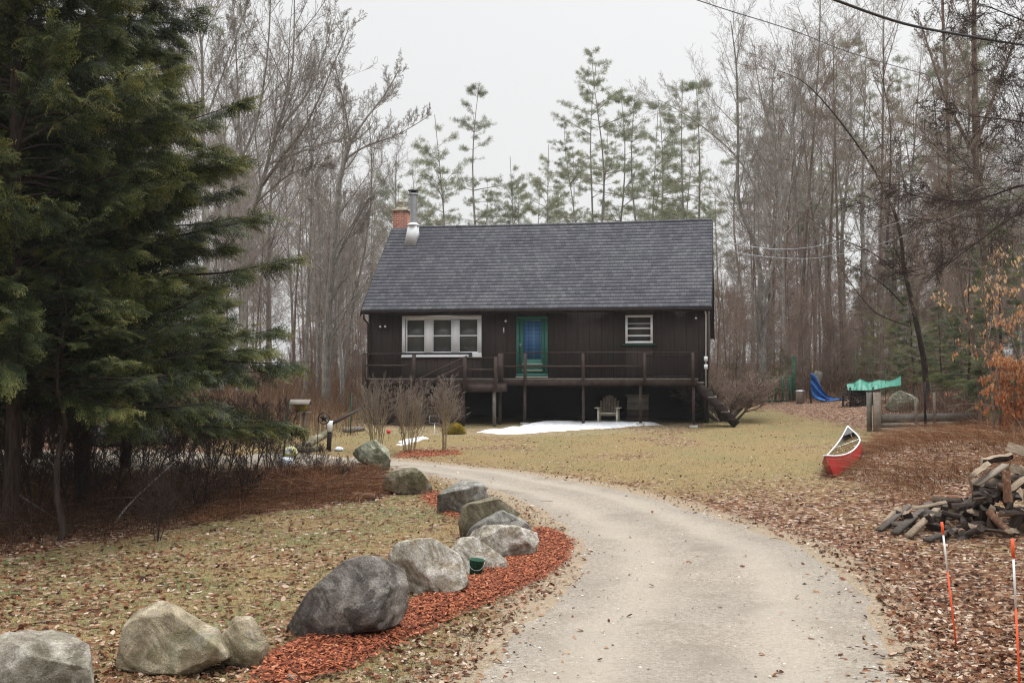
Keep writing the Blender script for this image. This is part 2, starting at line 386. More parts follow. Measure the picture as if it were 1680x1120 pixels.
toned('yellow_leaf', [(0, (0.08, 0.07, 0.015)), (0.5, (0.28, 0.22, 0.03)), (1, (0.50, 0.36, 0.05))], 0.8, 0.2, 0.2)
toned('pebble_mat', [(0, (0.06, 0.05, 0.045)), (0.5, (0.28, 0.25, 0.21)), (1, (0.58, 0.54, 0.48))], 0.9, 0.2)
# ---------------------------------------------------------------- the ground: one sheet, fine near the camera
MULCHPX = [(425, 1125), (437, 1080), (480, 1062), (560, 1035), (660, 1000), (760, 962), (800, 935), (835, 915), (880, 895), (884, 868), (905, 872), (932, 890), (925, 918), (885, 948), (810, 985), (720, 1022), (640, 1062), (560, 1098), (450, 1125)]
MULCH = px_poly(MULCHPX)
MULCH2 = px_poly([(650, 752), (660, 742), (745, 742), (760, 748), (700, 752)])
MULCH3 = px_poly([(690, 815), (700, 800), (725, 812), (745, 838), (765, 855), (745, 858)])
LAWNEDGE_L = [(-400, 990), (-200, 950), (0, 916), (110, 897), (200, 886), (300, 866), (420, 846), (520, 832), (580, 822), (640, 812), (650, 800)]
BRUSH_L = px_poly(LAWNEDGE_L + [(640, 780), (585, 768), (470, 772), (300, 775), (-100, 780), (-400, 790)])
BRUSH_R = px_poly([(1355, 780), (1400, 790), (1500, 832), (1680, 800), (2100, 800), (2100, 700), (1680, 690), (1560, 712), (1450, 716), (1420, 745), (1380, 765)])
gx = np.sinh(np.linspace(-3.6, 3.6, 420)) / math.sinh(3.6) * 170
gy = np.concatenate([np.linspace(-25, 4, 16)[:-1], 4 + (np.exp(np.linspace(0, 4.05, 520)) - 1) / (math.exp(4.05) - 1) * 246])
XX, YY = np.meshgrid(gx, gy)
SD = road_sd(XX, YY)
ZZ = G(XX, YY) - 0.06 * sstep(0.14, 0.42, -SD)
msd = np.minimum(np.minimum(poly_sd(MULCH, XX, YY), poly_sd(MULCH2, XX, YY)), poly_sd(MULCH3, XX, YY))
ZZ += 0.03 * sstep(0.12, -0.15, msd)
acc = Acc(); ny, nx = XX.shape
idx = np.arange(ny * nx).reshape(ny, nx)
acc.add(np.stack([XX, YY, ZZ], -1), np.stack([idx[:-1, :-1], idx[:-1, 1:], idx[1:, 1:], idx[1:, :-1]], -1))
ground = acc.build('ground', MATS['ground_mat'], smooth=True); tag(ground, kind='structure')
def pt_attr(o, name, val):
    a = o.data.attributes.new(name, 'FLOAT', 'POINT'); a.data.foreach_set('value', np.asarray(val, np.float32).ravel())
def leafiness(x, y):
    l = 0.16 + 0.36 * sstep(0.50, 0.72, fbm(x * 0.45, y * 0.45, 3, 9))
    wide = 1 - sstep(0.2, 1.6, road_sd(x, y))
    l = l + 0.28 * wide
    l = l + 0.55 * sstep(1.4, 3.6, x - 0.05 * y + 0.3) * (1 - sstep(17, 25, y)) * (road_sd(x, y) > 0)
    l = np.maximum(l, 0.95 * sstep(0.5, -0.2, poly_sd(BRUSH_L, x, y)))
    l = np.maximum(l, 0.95 * sstep(0.9, -0.5, poly_sd(BRUSH_R, x, y)))
    l = np.maximum(l, sstep(45, 52, y))
    l = np.maximum(l, sstep(9.5, 11.5, x) * sstep(18, 24, y))
    l = np.maximum(l, sstep(5, 7, -x - 0.05 * y) * sstep(17, 20, y))
    l = np.maximum(l, 0.42 * (x < 0) * (y < 20))
    return l
pt_attr(ground, 'm_leaf', leafiness(XX, YY))
pt_attr(ground, 'm_mulch', sstep(0.10, -0.16, msd))
pt_attr(ground, 'm_dirt', 1.0 - sstep(-0.1, 0.75, SD) + 0.5 * (np.hypot(XX - 0, YY - 39) < 6))
pt_attr(ground, 'm_green', np.where((XX < 0) & (YY < 22), 1.0, 0.35 + 0.3 * sstep(28, 36, YY)))

# driveway
acc = Acc(); rows = []
n = len(RLs); cs = 40
L = RLs.copy(); Rr = RRs.copy()
for E, s0 in ((L, 1.0), (Rr, -1.0)):
    pass
tt = 0.5 - 0.5 * np.cos(np.linspace(0, math.pi, cs)) ; tt = 0.55 * tt + 0.45 * (0.5 - 0.5 * np.cos(tt * math.pi))
Lf, Rf = catmull(RL, 420), catmull(RR, 420)
jl = (vn(Lf[:, 0] * 4, Lf[:, 1] * 4, 3) - 0.5) * 0.16 + (vn(Lf[:, 0] * 1.5, Lf[:, 1] * 1.5, 3) - 0.5) * 0.25
jr = (vn(Rf[:, 0] * 4, Rf[:, 1] * 4, 8) - 0.5) * 0.16 + (vn(Rf[:, 0] * 1.5, Rf[:, 1] * 1.5, 8) - 0.5) * 0.3
D = Rf - Lf; Dn = D / np.linalg.norm(D, axis=1, keepdims=True)
Lf = Lf + Dn * jl[:, None]; Rf = Rf + Dn * jr[:, None]
PX = Lf[:, None, :] * (1 - tt)[None, :, None] + Rf[:, None, :] * tt[None, :, None]
zr = gmacro(PX[..., 0], PX[..., 1]) + 0.022 * sstep(0, 0.11, np.minimum(tt, 1 - tt))[None] - 0.009 + 0.05 * (fbm(PX[..., 0] * 0.8, PX[..., 1] * 0.8, 2, 4) - 0.5) * sstep(0.06, 0.3, np.minimum(tt, 1 - tt))[None] \
     - 0.018 * (np.exp(-((tt - 0.27) / 0.10) ** 2) + np.exp(-((tt - 0.73) / 0.10) ** 2))[None]
track = np.exp(-((tt - 0.27) / 0.09) ** 2) + np.exp(-((tt - 0.73) / 0.09) ** 2)
tone = np.clip(track[None] * (0.9 + 0.8 * fbm(PX[..., 0] * 0.9, PX[..., 1] * 0.5, 3, 2)), 0, 1)
idx = np.arange(len(Lf) * cs).reshape(len(Lf), cs)
acc.add(np.concatenate([PX, zr[..., None]], -1), np.stack([idx[:-1, :-1], idx[:-1, 1:], idx[1:, 1:], idx[1:, :-1]], -1), tone=tone.ravel())
road = acc.build('driveway', MATS['road_mat'], smooth=True); tag(road, kind='structure')

# ---------------------------------------------------------------- house
def _siding(nt, co, b):
    sx = nd(nt, 'ShaderNodeSeparateXYZ', {0: co}); xy = mth(nt, 'ADD', sx.outputs[0], mth(nt, 'MULTIPLY', sx.outputs[1], 1.0))
    f = mth(nt, 'FRACT', mth(nt, 'MULTIPLY', xy, 1 / 0.41))
    g = ramp(nt, f, [(0.0, 1.0), (0.045, 1.0), (0.06, 0.0)])
    f2 = mth(nt, 'FRACT', mth(nt, 'MULTIPLY', xy, 1 / 0.2050))
    g2 = mth(nt, 'MULTIPLY', ramp(nt, f2, [(0.0, 1.0), (0.035, 1.0), (0.06, 0.0)]), 0.35)
    mp = nd(nt, 'ShaderNodeMapping', {'Vector': co, 'Scale': (6, 6, 0.5)}).outputs[0]
    n = noise(nt, mp, 3, 6, 0.7)
    c = ramp(nt, n, [(0.3, (0.021, 0.013, 0.011)), (0.7, (0.048, 0.031, 0.026))])
    wear = noise(nt, nd(nt, 'ShaderNodeMapping', {'Vector': co, 'Scale': (10, 10, 1.2)}).outputs[0], 2.2, 5, 0.8)
    c = mix(nt, ramp(nt, wear, [(0.58, 0.0), (0.75, 0.4)]), c, (0.07, 0.05, 0.044))
    mold = noise(nt, co, 1.1, 4, 0.6)
    c = mix(nt, ramp(nt, mold, [(0.5, 0.0), (0.68, 0.5)]), c, (0.021, 0.022, 0.017))
    k = mth(nt, 'ADD', g, g2, clamp=True)
    c = mix(nt, mth(nt, 'MULTIPLY', k, 0.75), c, (0.008, 0.006, 0.006))
    bump(nt, b, mth(nt, 'SUBTRACT', mth(nt, 'MULTIPLY', n, 0.3), k), 0.8, 0.02)
    return c
material('siding_mat', _siding, 0.85, 0.3)
flat('dark_wood', (0.028, 0.019, 0.017), 0.45, 4, stretch=(1, 1, 1))
flat('deck_wood', (0.05, 0.034, 0.029), 0.5, 5)
flat('deck_edge', (0.20, 0.175, 0.155), 0.5, 6)
flat('weathered_wood', (0.23, 0.19, 0.15), 0.45, 4, stretch=(2, 2, 2))
flat('grey_wood', (0.15, 0.135, 0.115), 0.45, 5)
flat('black_metal', (0.012, 0.012, 0.013), 0.3, 5, 0.45, 0.5, bmp=0)
flat('white_paint', (0.82, 0.83, 0.85), 0.05, 4, 0.5, 0.4, bmp=0.08)
flat('white_plastic', (0.78, 0.78, 0.78), 0.05, 4, 0.4, 0.5, bmp=0)
flat('green_paint', (0.026, 0.125, 0.095), 0.25, 5, 0.6, 0.4, bmp=0.1)
flat('dark_green_paint', (0.014, 0.045, 0.032), 0.25, 5, 0.6, 0.4, bmp=0.1)
flat('gate_green', (0.012, 0.075, 0.040), 0.4, 6, 0.7, 0.3)
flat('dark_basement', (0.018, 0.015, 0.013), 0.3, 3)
flat('grey_siding', (0.085, 0.08, 0.07), 0.25, 4, stretch=(1, 1, 6))
flat('concrete_mat', (0.33, 0.32, 0.29), 0.25, 5)
flat('galvanised', (0.42, 0.43, 0.44), 0.2, 4, 0.32, 0.5, 0.75, bmp=0.05)
flat('tan_paint', (0.5, 0.45, 0.36), 0.15, 4)
def _pane(nt, co, b):
    n = noise(nt, co, 1.5, 3)
    bump(nt, b, noise(nt, co, 1.2, 2), 0.05, 0.02)
    return ramp(nt, n, [(0.3, (0.05, 0.05, 0.045)), (0.7, (0.085, 0.085, 0.075))])
material('pane_mat', _pane, 0.28, 0.5)
def _dpane(nt, co, b):
    bump(nt, b, noise(nt, co, 1.2, 2), 0.05, 0.02)
    return ramp(nt, noise(nt, co, 2, 3), [(0.3, (0.02, 0.018, 0.016)), (0.7, (0.05, 0.042, 0.036))])
material('dark_pane_mat', _dpane, 0.3, 0.5)
def _plaid(nt, co, b):
    s = nd(nt, 'ShaderNodeSeparateXYZ', {0: co})
    fx = mth(nt, 'FRACT', mth(nt, 'MULTIPLY', s.outputs[0], 7.5)); fz = mth(nt, 'FRACT', mth(nt, 'MULTIPLY', s.outputs[2], 7.5))
    gx_ = ramp(nt, fx, [(0.0, 1.0), (0.12, 1.0), (0.16, 0.0)]); gz_ = ramp(nt, fz, [(0.0, 1.0), (0.12, 1.0), (0.16, 0.0)])
    f3 = ramp(nt, mth(nt, 'FRACT', mth(nt, 'MULTIPLY', s.outputs[0], 3.75)), [(0.45, 0.0), (0.5, 1.0)])
    c = mix(nt, mth(nt, 'MULTIPLY', f3, 0.5), (0.045, 0.145, 0.29), (0.022, 0.075, 0.19))
    c = mix(nt, mth(nt, 'MULTIPLY', mth(nt, 'MAXIMUM', gx_, gz_), 0.7), c, (0.008, 0.02, 0.07))
    return c
material('plaid_mat', _plaid, 0.5, 0.4)
CW = 0.195
def _shingle(nt, co, b):
    s = nd(nt, 'ShaderNodeSeparateXYZ', {0: co})
    v = nd(nt, 'ShaderNodeCombineXYZ', {0: s.outputs[0], 1: attr(nt, 'tone'), 2: 0.0}).outputs[0]
    br = nd(nt, 'ShaderNodeTexBrick', {'Vector': v, 'Scale': 1.0, 'Brick Width': 0.17, 'Row Height': CW, 'Mortar Size': 0.006, 'Bias': 0.0,
        'Color1': (0.095, 0.098, 0.112), 'Color2': (0.155, 0.155, 0.168), 'Mortar': (0.06, 0.06, 0.07)}, offset=0.37, offset_frequency=2)
    n = noise(nt, co, 60, 3, 0.7); n2 = noise(nt, co, 0.7, 4, 0.6)
    c = mix(nt, 1.0, br.outputs[0], ramp(nt, n, [(0.25, 0.65), (0.75, 1.35)]), 'MULTIPLY')
    row = mth(nt, 'FRACT', mth(nt, 'MULTIPLY', attr(nt, 'tone'), 1 / CW))      # shade line of each course painted into the colour, broken along its length
    bk = noise(nt, nd(nt, 'ShaderNodeMapping', {'Vector': v, 'Scale': (3.2, 5.1, 1)}).outputs[0], 2.0, 3, 0.7)
    band = mth(nt, 'MULTIPLY', ramp(nt, row, [(0.0, 0.6), (0.15, 0.6), (0.4, 0.0), (0.92, 0.0), (1.0, 0.6)]), ramp(nt, bk, [(0.35, 0.15), (0.6, 1.0)]))
    c = mix(nt, band, c, (0.026, 0.027, 0.035))
    c = mix(nt, 1.0, c, ramp(nt, n2, [(0.3, (0.85, 0.84, 0.9)), (0.7, (1.12, 1.14, 1.12))]), 'MULTIPLY')
    bump(nt, b, mth(nt, 'ADD', n, mth(nt, 'MULTIPLY', br.outputs[1], -1.0)), 0.5, 0.01)
    return c
material('shingle_mat', _shingle, 0.9, 0.25)
def _brick(nt, co, b):
    s = nd(nt, 'ShaderNodeSeparateXYZ', {0: co})
    v = nd(nt, 'ShaderNodeCombineXYZ', {0: mth(nt, 'ADD', s.outputs[0], s.outputs[1]), 1: s.outputs[2], 2: 0.0}).outputs[0]
    br = nd(nt, 'ShaderNodeTexBrick', {'Vector': v, 'Scale': 1.0, 'Brick Width': 0.2, 'Row Height': 0.075, 'Mortar Size': 0.009,
        'Color1': (0.25, 0.065, 0.04), 'Color2': (0.36, 0.13, 0.075), 'Mortar': (0.34, 0.29, 0.25)})
    bump(nt, b, br.outputs[1], -0.5, 0.01)
    return mix(nt, 1.0, br.outputs[0], ramp(nt, noise(nt, co, 20, 3), [(0.3, 0.75), (0.7, 1.2)]), 'MULTIPLY')
material('brick_mat', _brick, 0.9, 0.2)

A = R(10.4); OX, OY, HZ = 6.628, 38.4, 0.70
EX = np.array([math.cos(A), -math.sin(A)]); EY = np.array([math.sin(A), math.cos(A)]); O2 = np.array([OX, OY])
def HL(px, py, w):          # pixel -> house coordinates (u along the front, z) on the plane at depth w
    d = ray(px, py); t = (w + O2 @ EY) / (d[:2] @ EY); P = t * d
    return float((P[:2] - O2) @ EX), float(CZ + P[2] - HZ)
def HP(px, py, w): u, z = HL(px, py, w); return np.array([u, w, z])
house = empty('brown_house', (OX, OY, HZ), -A, 'dark brown wooden house on posts with grey shingle roof and long front deck', 'house')
UL = HL(592, 511, 0)[0]; UR = HL(1168, 500, 0)[0]
ZE = 0.5 * (HL(592, 511, 0)[1] + HL(1168, 501, 0)[1]); WR = 3.84; ZR = 0.5 * (HL(641, 374, WR)[1] + HL(1168, 362, WR)[1])
SL = (ZR - ZE) / WR; WB = 8.42; ZB = ZR - SL * (WB - WR)
WF = 0.45; ZD = HL(900, 620.5, -1.3)[1]
ul = HL(605.5, 560, WF)[0]; ur = HL(1161, 560, WF)[0]
def roof_z(w_): return ZE + SL * w_ if w_ < WR else ZR - SL * (w_ - WR)
# shingled roof: every course is a real step
acc = Acc()
def course_side(w0, z0, w1, z1):
    Ls = math.hypot(w1 - w0, z1 - z0); d = np.array([(w1 - w0) / Ls, (z1 - z0) / Ls]); nn = np.array([-d[1], d[0]]) * (1 if w1 > w0 else -1)
    k = int(math.ceil(Ls / CW)); us = np.linspace(UL, UR, 25)
    sag = -0.035 * np.sin((us - UL) / (UR - UL) * math.pi)
    for i in range(k):
        s0, s1 = i * CW, min(Ls, (i + 1) * CW + 0.02)
        a = np.array([w0, z0]) + d * s0; b_ = np.array([w0, z0]) + d * s1
        wob = 0.006 * (vn(us * 3, us * 0 + i * 7, 2) - 0.5)
        rows = []
        for (q, h, sv) in ((a, 0.0, s0), (a, 0.014, s0), (b_, 0.004, s1)):
            p = q + nn * h
            f = sv / Ls
            rows.append(np.stack([us, np.full(25, p[0]), p[1] + sag * f + wob], -1))
        V = np.concatenate(rows); I = np.arange(75).reshape(3, 25)
        Q = np.concatenate([np.stack([I[r, :-1], I[r, 1:], I[r + 1, 1:], I[r + 1, :-1]], -1).reshape(-1, 4) for r in range(2)])
        if w1 < w0: Q = Q[:, ::-1]
        acc.add(V, Q, tone=np.repeat([(i + 0.02) * CW, (i + 0.1) * CW, (i + 0.93) * CW], 25))
course_side(0, ZE, WR, ZR); course_side(WB, ZB, WR, ZR)
roof = acc.build('roof', MATS['shingle_mat'], house)
acc = Acc()
for (w0, z0, w1, z1) in ((0.01, ZE - 0.015, WR, ZR - 0.03), (WB - 0.01, ZB - 0.015, WR, ZR - 0.03)):
    a = (UL + 0.02, w0, z0); b_ = (UR - 0.02, w0, z0); c_ = (UR - 0.02, w1, z1 - 0.02); d_ = (UL + 0.02, w1, z1 - 0.02)
    dn = np.array([0, 0, -0.13])
    P = [np.array(p) for p in (a, b_, c_, d_)]
    acc.hexa([P[0] + dn, P[1] + dn, P[2] + dn, P[3] + dn, P[0], P[1], P[2], P[3]])
acc.build('eave_boards', MATS['dark_wood'], roof)
for u0 in (UL - 0.015, UR - 0.02):
    acc = Acc()
    for (w0, z0, w1, z1) in ((-0.03, ZE - 0.0, WR, ZR - 0.0), (WB + 0.03, ZB, WR, ZR)):
        P = [np.array(p) for p in ((u0, w0, z0), (u0 + 0.035, w0, z0), (u0 + 0.035, w1, z1), (u0, w1, z1))]; dn = np.array([0, 0, -0.2])
        acc.hexa([p + dn for p in P] + [p + np.array([0, 0, -0.012]) for p in P])
    acc.build('rake_board', MATS['dark_wood'], roof)
acc = Acc(); us = np.linspace(UL + 1.1, UR, 24)
for i in range(23):
    sg = lambda u: -0.03 * math.sin((u - UL) / (UR - UL) * math.pi)
    acc.tube([(us[i], WR, ZR + 0.02 + sg(us[i])), (us[i + 1], WR, ZR + 0.02 + sg(us[i + 1]))], 0.05, 8)
acc.build('ridge_cap', MATS['shingle_mat'], roof)
# walls
WIN = (*HL(660, 518, WF), *HL(790, 584, WF)); SW = (*HL(1026, 517, WF), *HL(1071, 563, WF)); DR = (*HL(849, 521, WF), *HL(897, 618, WF))
openings = []
for (u0, z1, u1, z0) in (WIN, SW, DR): openings.append((u0, u1, z0, z1))
acc = Acc(); ZT = roof_z(WF) - 0.16; ZBS = ZD - 0.30
cuts = sorted({ul, ur, *[o[0] for o in openings], *[o[1] for o in openings]})
for c0, c1 in zip(cuts[:-1], cuts[1:]):
    m = (c0 + c1) / 2; op = [o for o in openings if o[0] < m < o[1]]
    if op: acc.box(c0, c1, WF, WF + 0.14, ZBS, op[0][2]); acc.box(c0, c1, WF, WF + 0.14, op[0][3], ZT)
    else: acc.box(c0, c1, WF, WF + 0.14, ZBS, ZT)
for u0 in (ul, ur - 0.14):
    prof = [(WF + 0.14, -0.3), (WB - 0.55, -0.3), (WB - 0.55, roof_z(WB - 0.55) - 0.16), (WR, ZR - 0.2), (WF + 0.14, roof_z(WF + 0.14) - 0.16)]
    V = [(u0, a, b_) for a, b_ in prof] + [(u0 + 0.14, a, b_) for a, b_ in prof]
    Q = [[i, (i + 1) % 5, 5 + (i + 1) % 5, 5 + i] for i in range(5)]
    acc.add(V, Q, [[0, 2, 1], [0, 3, 2], [0, 4, 3], [5, 6, 7], [5, 7, 8], [5, 8, 9]])
acc.box(ul, ur, WB - 0.55, WB - 0.41, -0.3, roof_z(WB - 0.55) - 0.18)
for u0 in (ul - 0.012, ur - 0.09): acc.box(u0, u0 + 0.1, WF - 0.02, WF, ZBS, ZT - 0.02)
wall = acc.build('wall', MATS['siding_mat'], house)
acc = Acc(); acc.box(UL + 0.1, UR - 0.1, 0.03, WF - 0.003, ZE - 0.125, ZE - 0.105); acc.build('soffit', MATS['dark_wood'], roof)
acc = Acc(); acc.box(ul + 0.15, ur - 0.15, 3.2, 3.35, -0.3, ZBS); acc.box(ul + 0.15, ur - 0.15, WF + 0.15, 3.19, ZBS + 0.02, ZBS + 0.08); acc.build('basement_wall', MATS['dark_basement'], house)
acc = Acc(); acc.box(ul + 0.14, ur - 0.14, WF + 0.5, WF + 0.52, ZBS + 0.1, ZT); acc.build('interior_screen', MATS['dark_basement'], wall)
# gutter and downspout
acc = Acc(); acc.box(UL + 0.02, UR - 0.05, -0.07, -0.005, ZE - 0.10, ZE - 0.025); acc.build('gutter', MATS['dark_wood'], roof)
acc = Acc()
acc.tube([HP(597, 514, -0.06), HP(597, 523, -0.06), HP(604, 531, 0.35), HP(604, 620, 0.38), HP(604, 690, 0.38)], 0.035, 8)
acc.build('downspout', MATS['dark_wood'], house)
def frame(parent, name, mat, u0, u1, z0, z1, t, w0, w1):
    a = Acc(); a.box(u0, u1, w0, w1, z0, z0 + t); a.box(u0, u1, w0, w1, z1 - t, z1)
    a.box(u0, u0 + t, w0 + 0.001, w1, z0 + t, z1 - t); a.box(u1 - t, u1, w0 + 0.001, w1, z0 + t, z1 - t)
    return a.build(name, MATS[mat], parent)
def rect(p0, p1, w_): u0, z1 = HL(*p0, w_); u1, z0 = HL(*p1, w_); return u0, u1, z0, z1
# triple window
u0, u1, z0, z1 = rect((660, 518), (790, 584), WF)
f = frame(house, 'window_frame', 'white_paint', u0, u1, z0, z1, 0.11, WF - 0.035, WF + 0.08); f.name = 'triple_window'
tag(f, 'wide white three-part window')
for px in (703, 747):
    uc = HL(px, 550, WF)[0]; Acc().box(uc - 0.14, uc + 0.14, WF - 0.028, WF + 0.08, z0 + 0.11, z1 - 0.11).build('mullion', MATS['white_paint'], f)
acc = Acc(); acc.box(u0 - 0.02, u1 + 0.02, WF - 0.06, WF - 0.036, z0 - 0.04, z0 + 0.02); acc.build('sill', MATS['white_paint'], f)
for a_, b_ in ((666, 698), (709, 742), (752, 785)):
    s0, s1 = HL(a_, 550, WF)[0], HL(b_, 550, WF)[0]
    zm = (z0 + z1) / 2
    s = frame(f, 'sash', 'white_paint', s0, s1, z0 + 0.11, z1 - 0.11, 0.045, WF + 0.0, WF + 0.05)
    acc = Acc(); acc.box(s0 + 0.045, s1 - 0.045, WF + 0.002, WF + 0.05, zm - 0.022, zm + 0.022); acc.build('meeting_rail', MATS['white_paint'], s)
    acc = Acc(); acc.box(s0 + 0.04, s1 - 0.04, WF + 0.03, WF + 0.036, z0 + 0.15, z1 - 0.15); acc.build('pane', MATS['pane_mat'], s)
# small window
u0, u1, z0, z1 = rect((1026, 517), (1071, 563), WF)
f = frame(house, 'small_window', 'white_paint', u0, u1, z0, z1, 0.075, WF - 0.035, WF + 0.08); tag(f, 'small white window with cross bars over a green sill')
acc = Acc()
for py, h in ((530.5, 0.022), (538.5, 0.045), (550.5, 0.05)):
    z = HL(1050, py, WF)[1]; acc.box(u0 + 0.075, u1 - 0.075, WF + 0.0, WF + 0.04, z - h / 2, z + h / 2)
acc.build('glazing_bars', MATS['white_paint'], f)
acc = Acc(); acc.box(u0 + 0.07, u1 - 0.07, WF + 0.035, WF + 0.04, z0 + 0.07, z1 - 0.07); acc.build('pane', MATS['dark_pane_mat'], f)
acc = Acc(); acc.box(u0 - 0.12, u1 + 0.14, WF - 0.045, WF - 0.001, z0 - 0.09, z0 - 0.005); acc.build('sill', MATS['dark_green_paint'], f)
# door
u0, u1, z0, z1 = rect((849, 521), (897, 617.5), WF)
door = frame(house, 'door_frame', 'green_paint', u0 - 0.04, u1 + 0.04, z0, z1 + 0.05, 0.10, WF - 0.03, WF + 0.1)
acc = Acc(); gu0, gu1, gz0, gz1 = rect((858, 527), (888, 589), WF)
acc.box(u0 + 0.06, gu0, WF + 0.02, WF + 0.06, z0 + 0.1, z1 - 0.05); acc.box(gu1, u1 - 0.06, WF + 0.02, WF + 0.06, z0 + 0.1, z1 - 0.05)
acc.box(gu0, gu1, WF + 0.02, WF + 0.06, z0 + 0.1, gz0); acc.box(gu0, gu1, WF + 0.02, WF + 0.06, gz1, z1 - 0.05)
d = acc.build('door', MATS['green_paint'], house); tag(d, 'green door with a blue plaid curtain behind its glass')
acc = Acc(); acc.box(gu0 - 0.005, gu1 + 0.005, WF + 0.03, WF + 0.036, gz0 - 0.005, gz1 + 0.005); acc.build('glass_with_curtain', MATS['plaid_mat'], d)
acc = Acc()
for py in (597, 607.5):
    z = HL(870, py, WF)[1]; acc.box(gu0 - 0.04, gu1 + 0.04, WF + 0.008, WF + 0.0195, z - 0.014, z + 0.014)
acc.build('panel_trim', MATS['tan_paint'], d)
acc = Acc(); k = HP(853.5, 565, WF); 
acc.box(k[0] - 0.025, k[0] + 0.025, WF + 0.005, WF + 0.0195, k[2] - 0.09, k[2] + 0.05)
acc.tube([(k[0] - 0.03, WF - 0.055, k[2]), (k[0] + 0.06, WF - 0.055, k[2])], 0.016, 8); acc.build('handle', MATS['galvanised'], d)
acc = Acc(); acc.box(u0 - 0.05, u1 + 0.05, WF - 0.09, WF + 0.06, z0 - 0.035, z0 - 0.0); acc.build('threshold', MATS['tan_paint'], door)
# lamps on the wall
def spot(px, py, name, n):
    k = HP(px, py, WF); acc = Acc()
    acc.box(k[0] - 0.04, k[0] + 0.04, WF - 0.03, WF - 0.001, k[2] - 0.04, k[2] + 0.04)
    for i in range(n):
        s = -1 if i else 1
        if n == 1: s = 0
        acc.tube([(k[0], WF - 0.03, k[2]), (k[0] + s * 0.07, WF - 0.1, k[2] - 0.0)], 0.012, 6)
        acc.tube([(k[0] + s * 0.07, WF - 0.06, k[2] + 0.02), (k[0] + s * 0.09, WF - 0.17, k[2] - 0.06)], [0.03, 0.055], 10)
    o = acc.build(name, MATS['black_metal'], house)
    for i in range(n):
        s = -1 if i else 1
        if n == 1: s = 0
        acc = Acc(); acc.lathe((k[0] + s * 0.09, WF - 0.165, k[2] - 0.09), [(0.001, -0.01), (0.035, 0.0), (0.045, 0.03), (0.03, 0.06), (0.001, 0.065)], 10)
        acc.build('bulb', MATS['white_plastic'], o)
spot(630, 533, 'floodlight', 2); spot(831, 524, 'wall_lamp', 1); spot(1142, 519, 'corner_lamp', 1)
acc = Acc(); k = HP(826.5, 541.5, WF); acc.box(k[0] - 0.018, k[0] + 0.018, WF - 0.03, WF - 0.001, k[2] - 0.09, k[2] + 0.09); acc.build('thermometer', MATS['white_plastic'], house)
acc = Acc(); a_, b_ = HP(980, 506, 0.1), HP(1122, 505, 0.1)
acc.bar(a_, b_, 0.05, 0.045); acc.bar(a_ + np.array([-0.06, 0, 0]), a_ + np.array([0.1, 0, -0.03]), 0.03, 0.03); acc.build('white_conduit', MATS['white_plastic'], roof)
acc = Acc(); acc.tube([HP(1157, 510, 0.25), HP(1158, 516, 0.42), HP(1158, 640, 0.42)], 0.022, 8)
for py in (588, 601): k = HP(1158, py, 0.4); acc.box(k[0] - 0.06, k[0] + 0.06, 0.30, 0.40, k[2] - 0.09, k[2] + 0.07)
acc.build('meter_pipe', MATS['white_plastic'], house)
# chimney and stove pipe
uc0, zc1 = HL(645, 346, 4.5); uc1, zc0 = HL(667, 372, 4.5)
acc = Acc(); acc.box(uc0, uc1, 4.5, 5.0, ZR - 1.2, zc1); ch = acc.build('chimney', MATS['brick_mat'], house)
acc = Acc(); acc.box(uc0 - 0.05, uc1 + 0.05, 4.45, 5.05, zc1, zc1 + 0.06)
m = (uc0 + uc1) / 2
P = [(uc0 + 0.03, 4.53), (uc1 - 0.03, 4.53), (uc1 - 0.03, 4.97), (uc0 + 0.03, 4.97)]; Q = [(m - 0.11, 4.64), (m + 0.11, 4.64), (m + 0.11, 4.86), (m - 0.11, 4.86)]
acc.hexa([(a, b_, zc1 + 0.06) for a, b_ in P] + [(a, b_, zc1 + 0.17) for a, b_ in Q]); acc.build('chimney_crown', MATS['tan_paint'], ch)
acc = Acc(); acc.lathe((m, 4.75, zc1 + 0.17), [(0.001, 0), (0.15, 0), (0.15, 0.03), (0.085, 0.04), (0.08, 0.17), (0.09, 0.18)], 14)
acc.lathe((m, 4.75, zc1 + 0.17), [(0.001, 0.24), (0.2, 0.20), (0.2, 0.185), (0.001, 0.19)], 14)
acc.build('chimney_cap', MATS['tan_paint'], ch)
wp = 3.25; pc = HP(678, 345, wp); zb = roof_z(wp); zt = HL(678, 318, wp)[1]
acc = Acc(); acc.lathe((pc[0], wp, 0), [(0.125, zb + 0.2), (0.125, zt - 0.02)], 18); acc.lathe((pc[0], wp, 0), [(0.14, zt - 0.06), (0.19, zt - 0.05), (0.19, zt), (0.14, zt + 0.01)], 18)
pipe = acc.build('stove_pipe', MATS['galvanised'], house, smooth=True)
acc = Acc(); acc.lathe((pc[0], wp, zt), [(0.09, -0.02), (0.10, 0.09), (0.20, 0.10), (0.20, 0.13), (0.12, 0.16), (0.001, 0.165)], 18)
for a in range(6): acc.tube([(pc[0] + 0.16 * math.cos(a), wp + 0.16 * math.sin(a), zt - 0.02), (pc[0] + 0.16 * math.cos(a), wp + 0.16 * math.sin(a), zt + 0.11)], 0.01, 5)
acc.build('rain_cap', MATS['black_metal'], pipe)
acc = Acc()
zj = HL(678, 368, wp)[1]
acc.lathe((pc[0], wp, zj), [(0.13, 0.06), (0.24, -0.03), (0.24, -0.05), (0.16, -0.05)], 18)
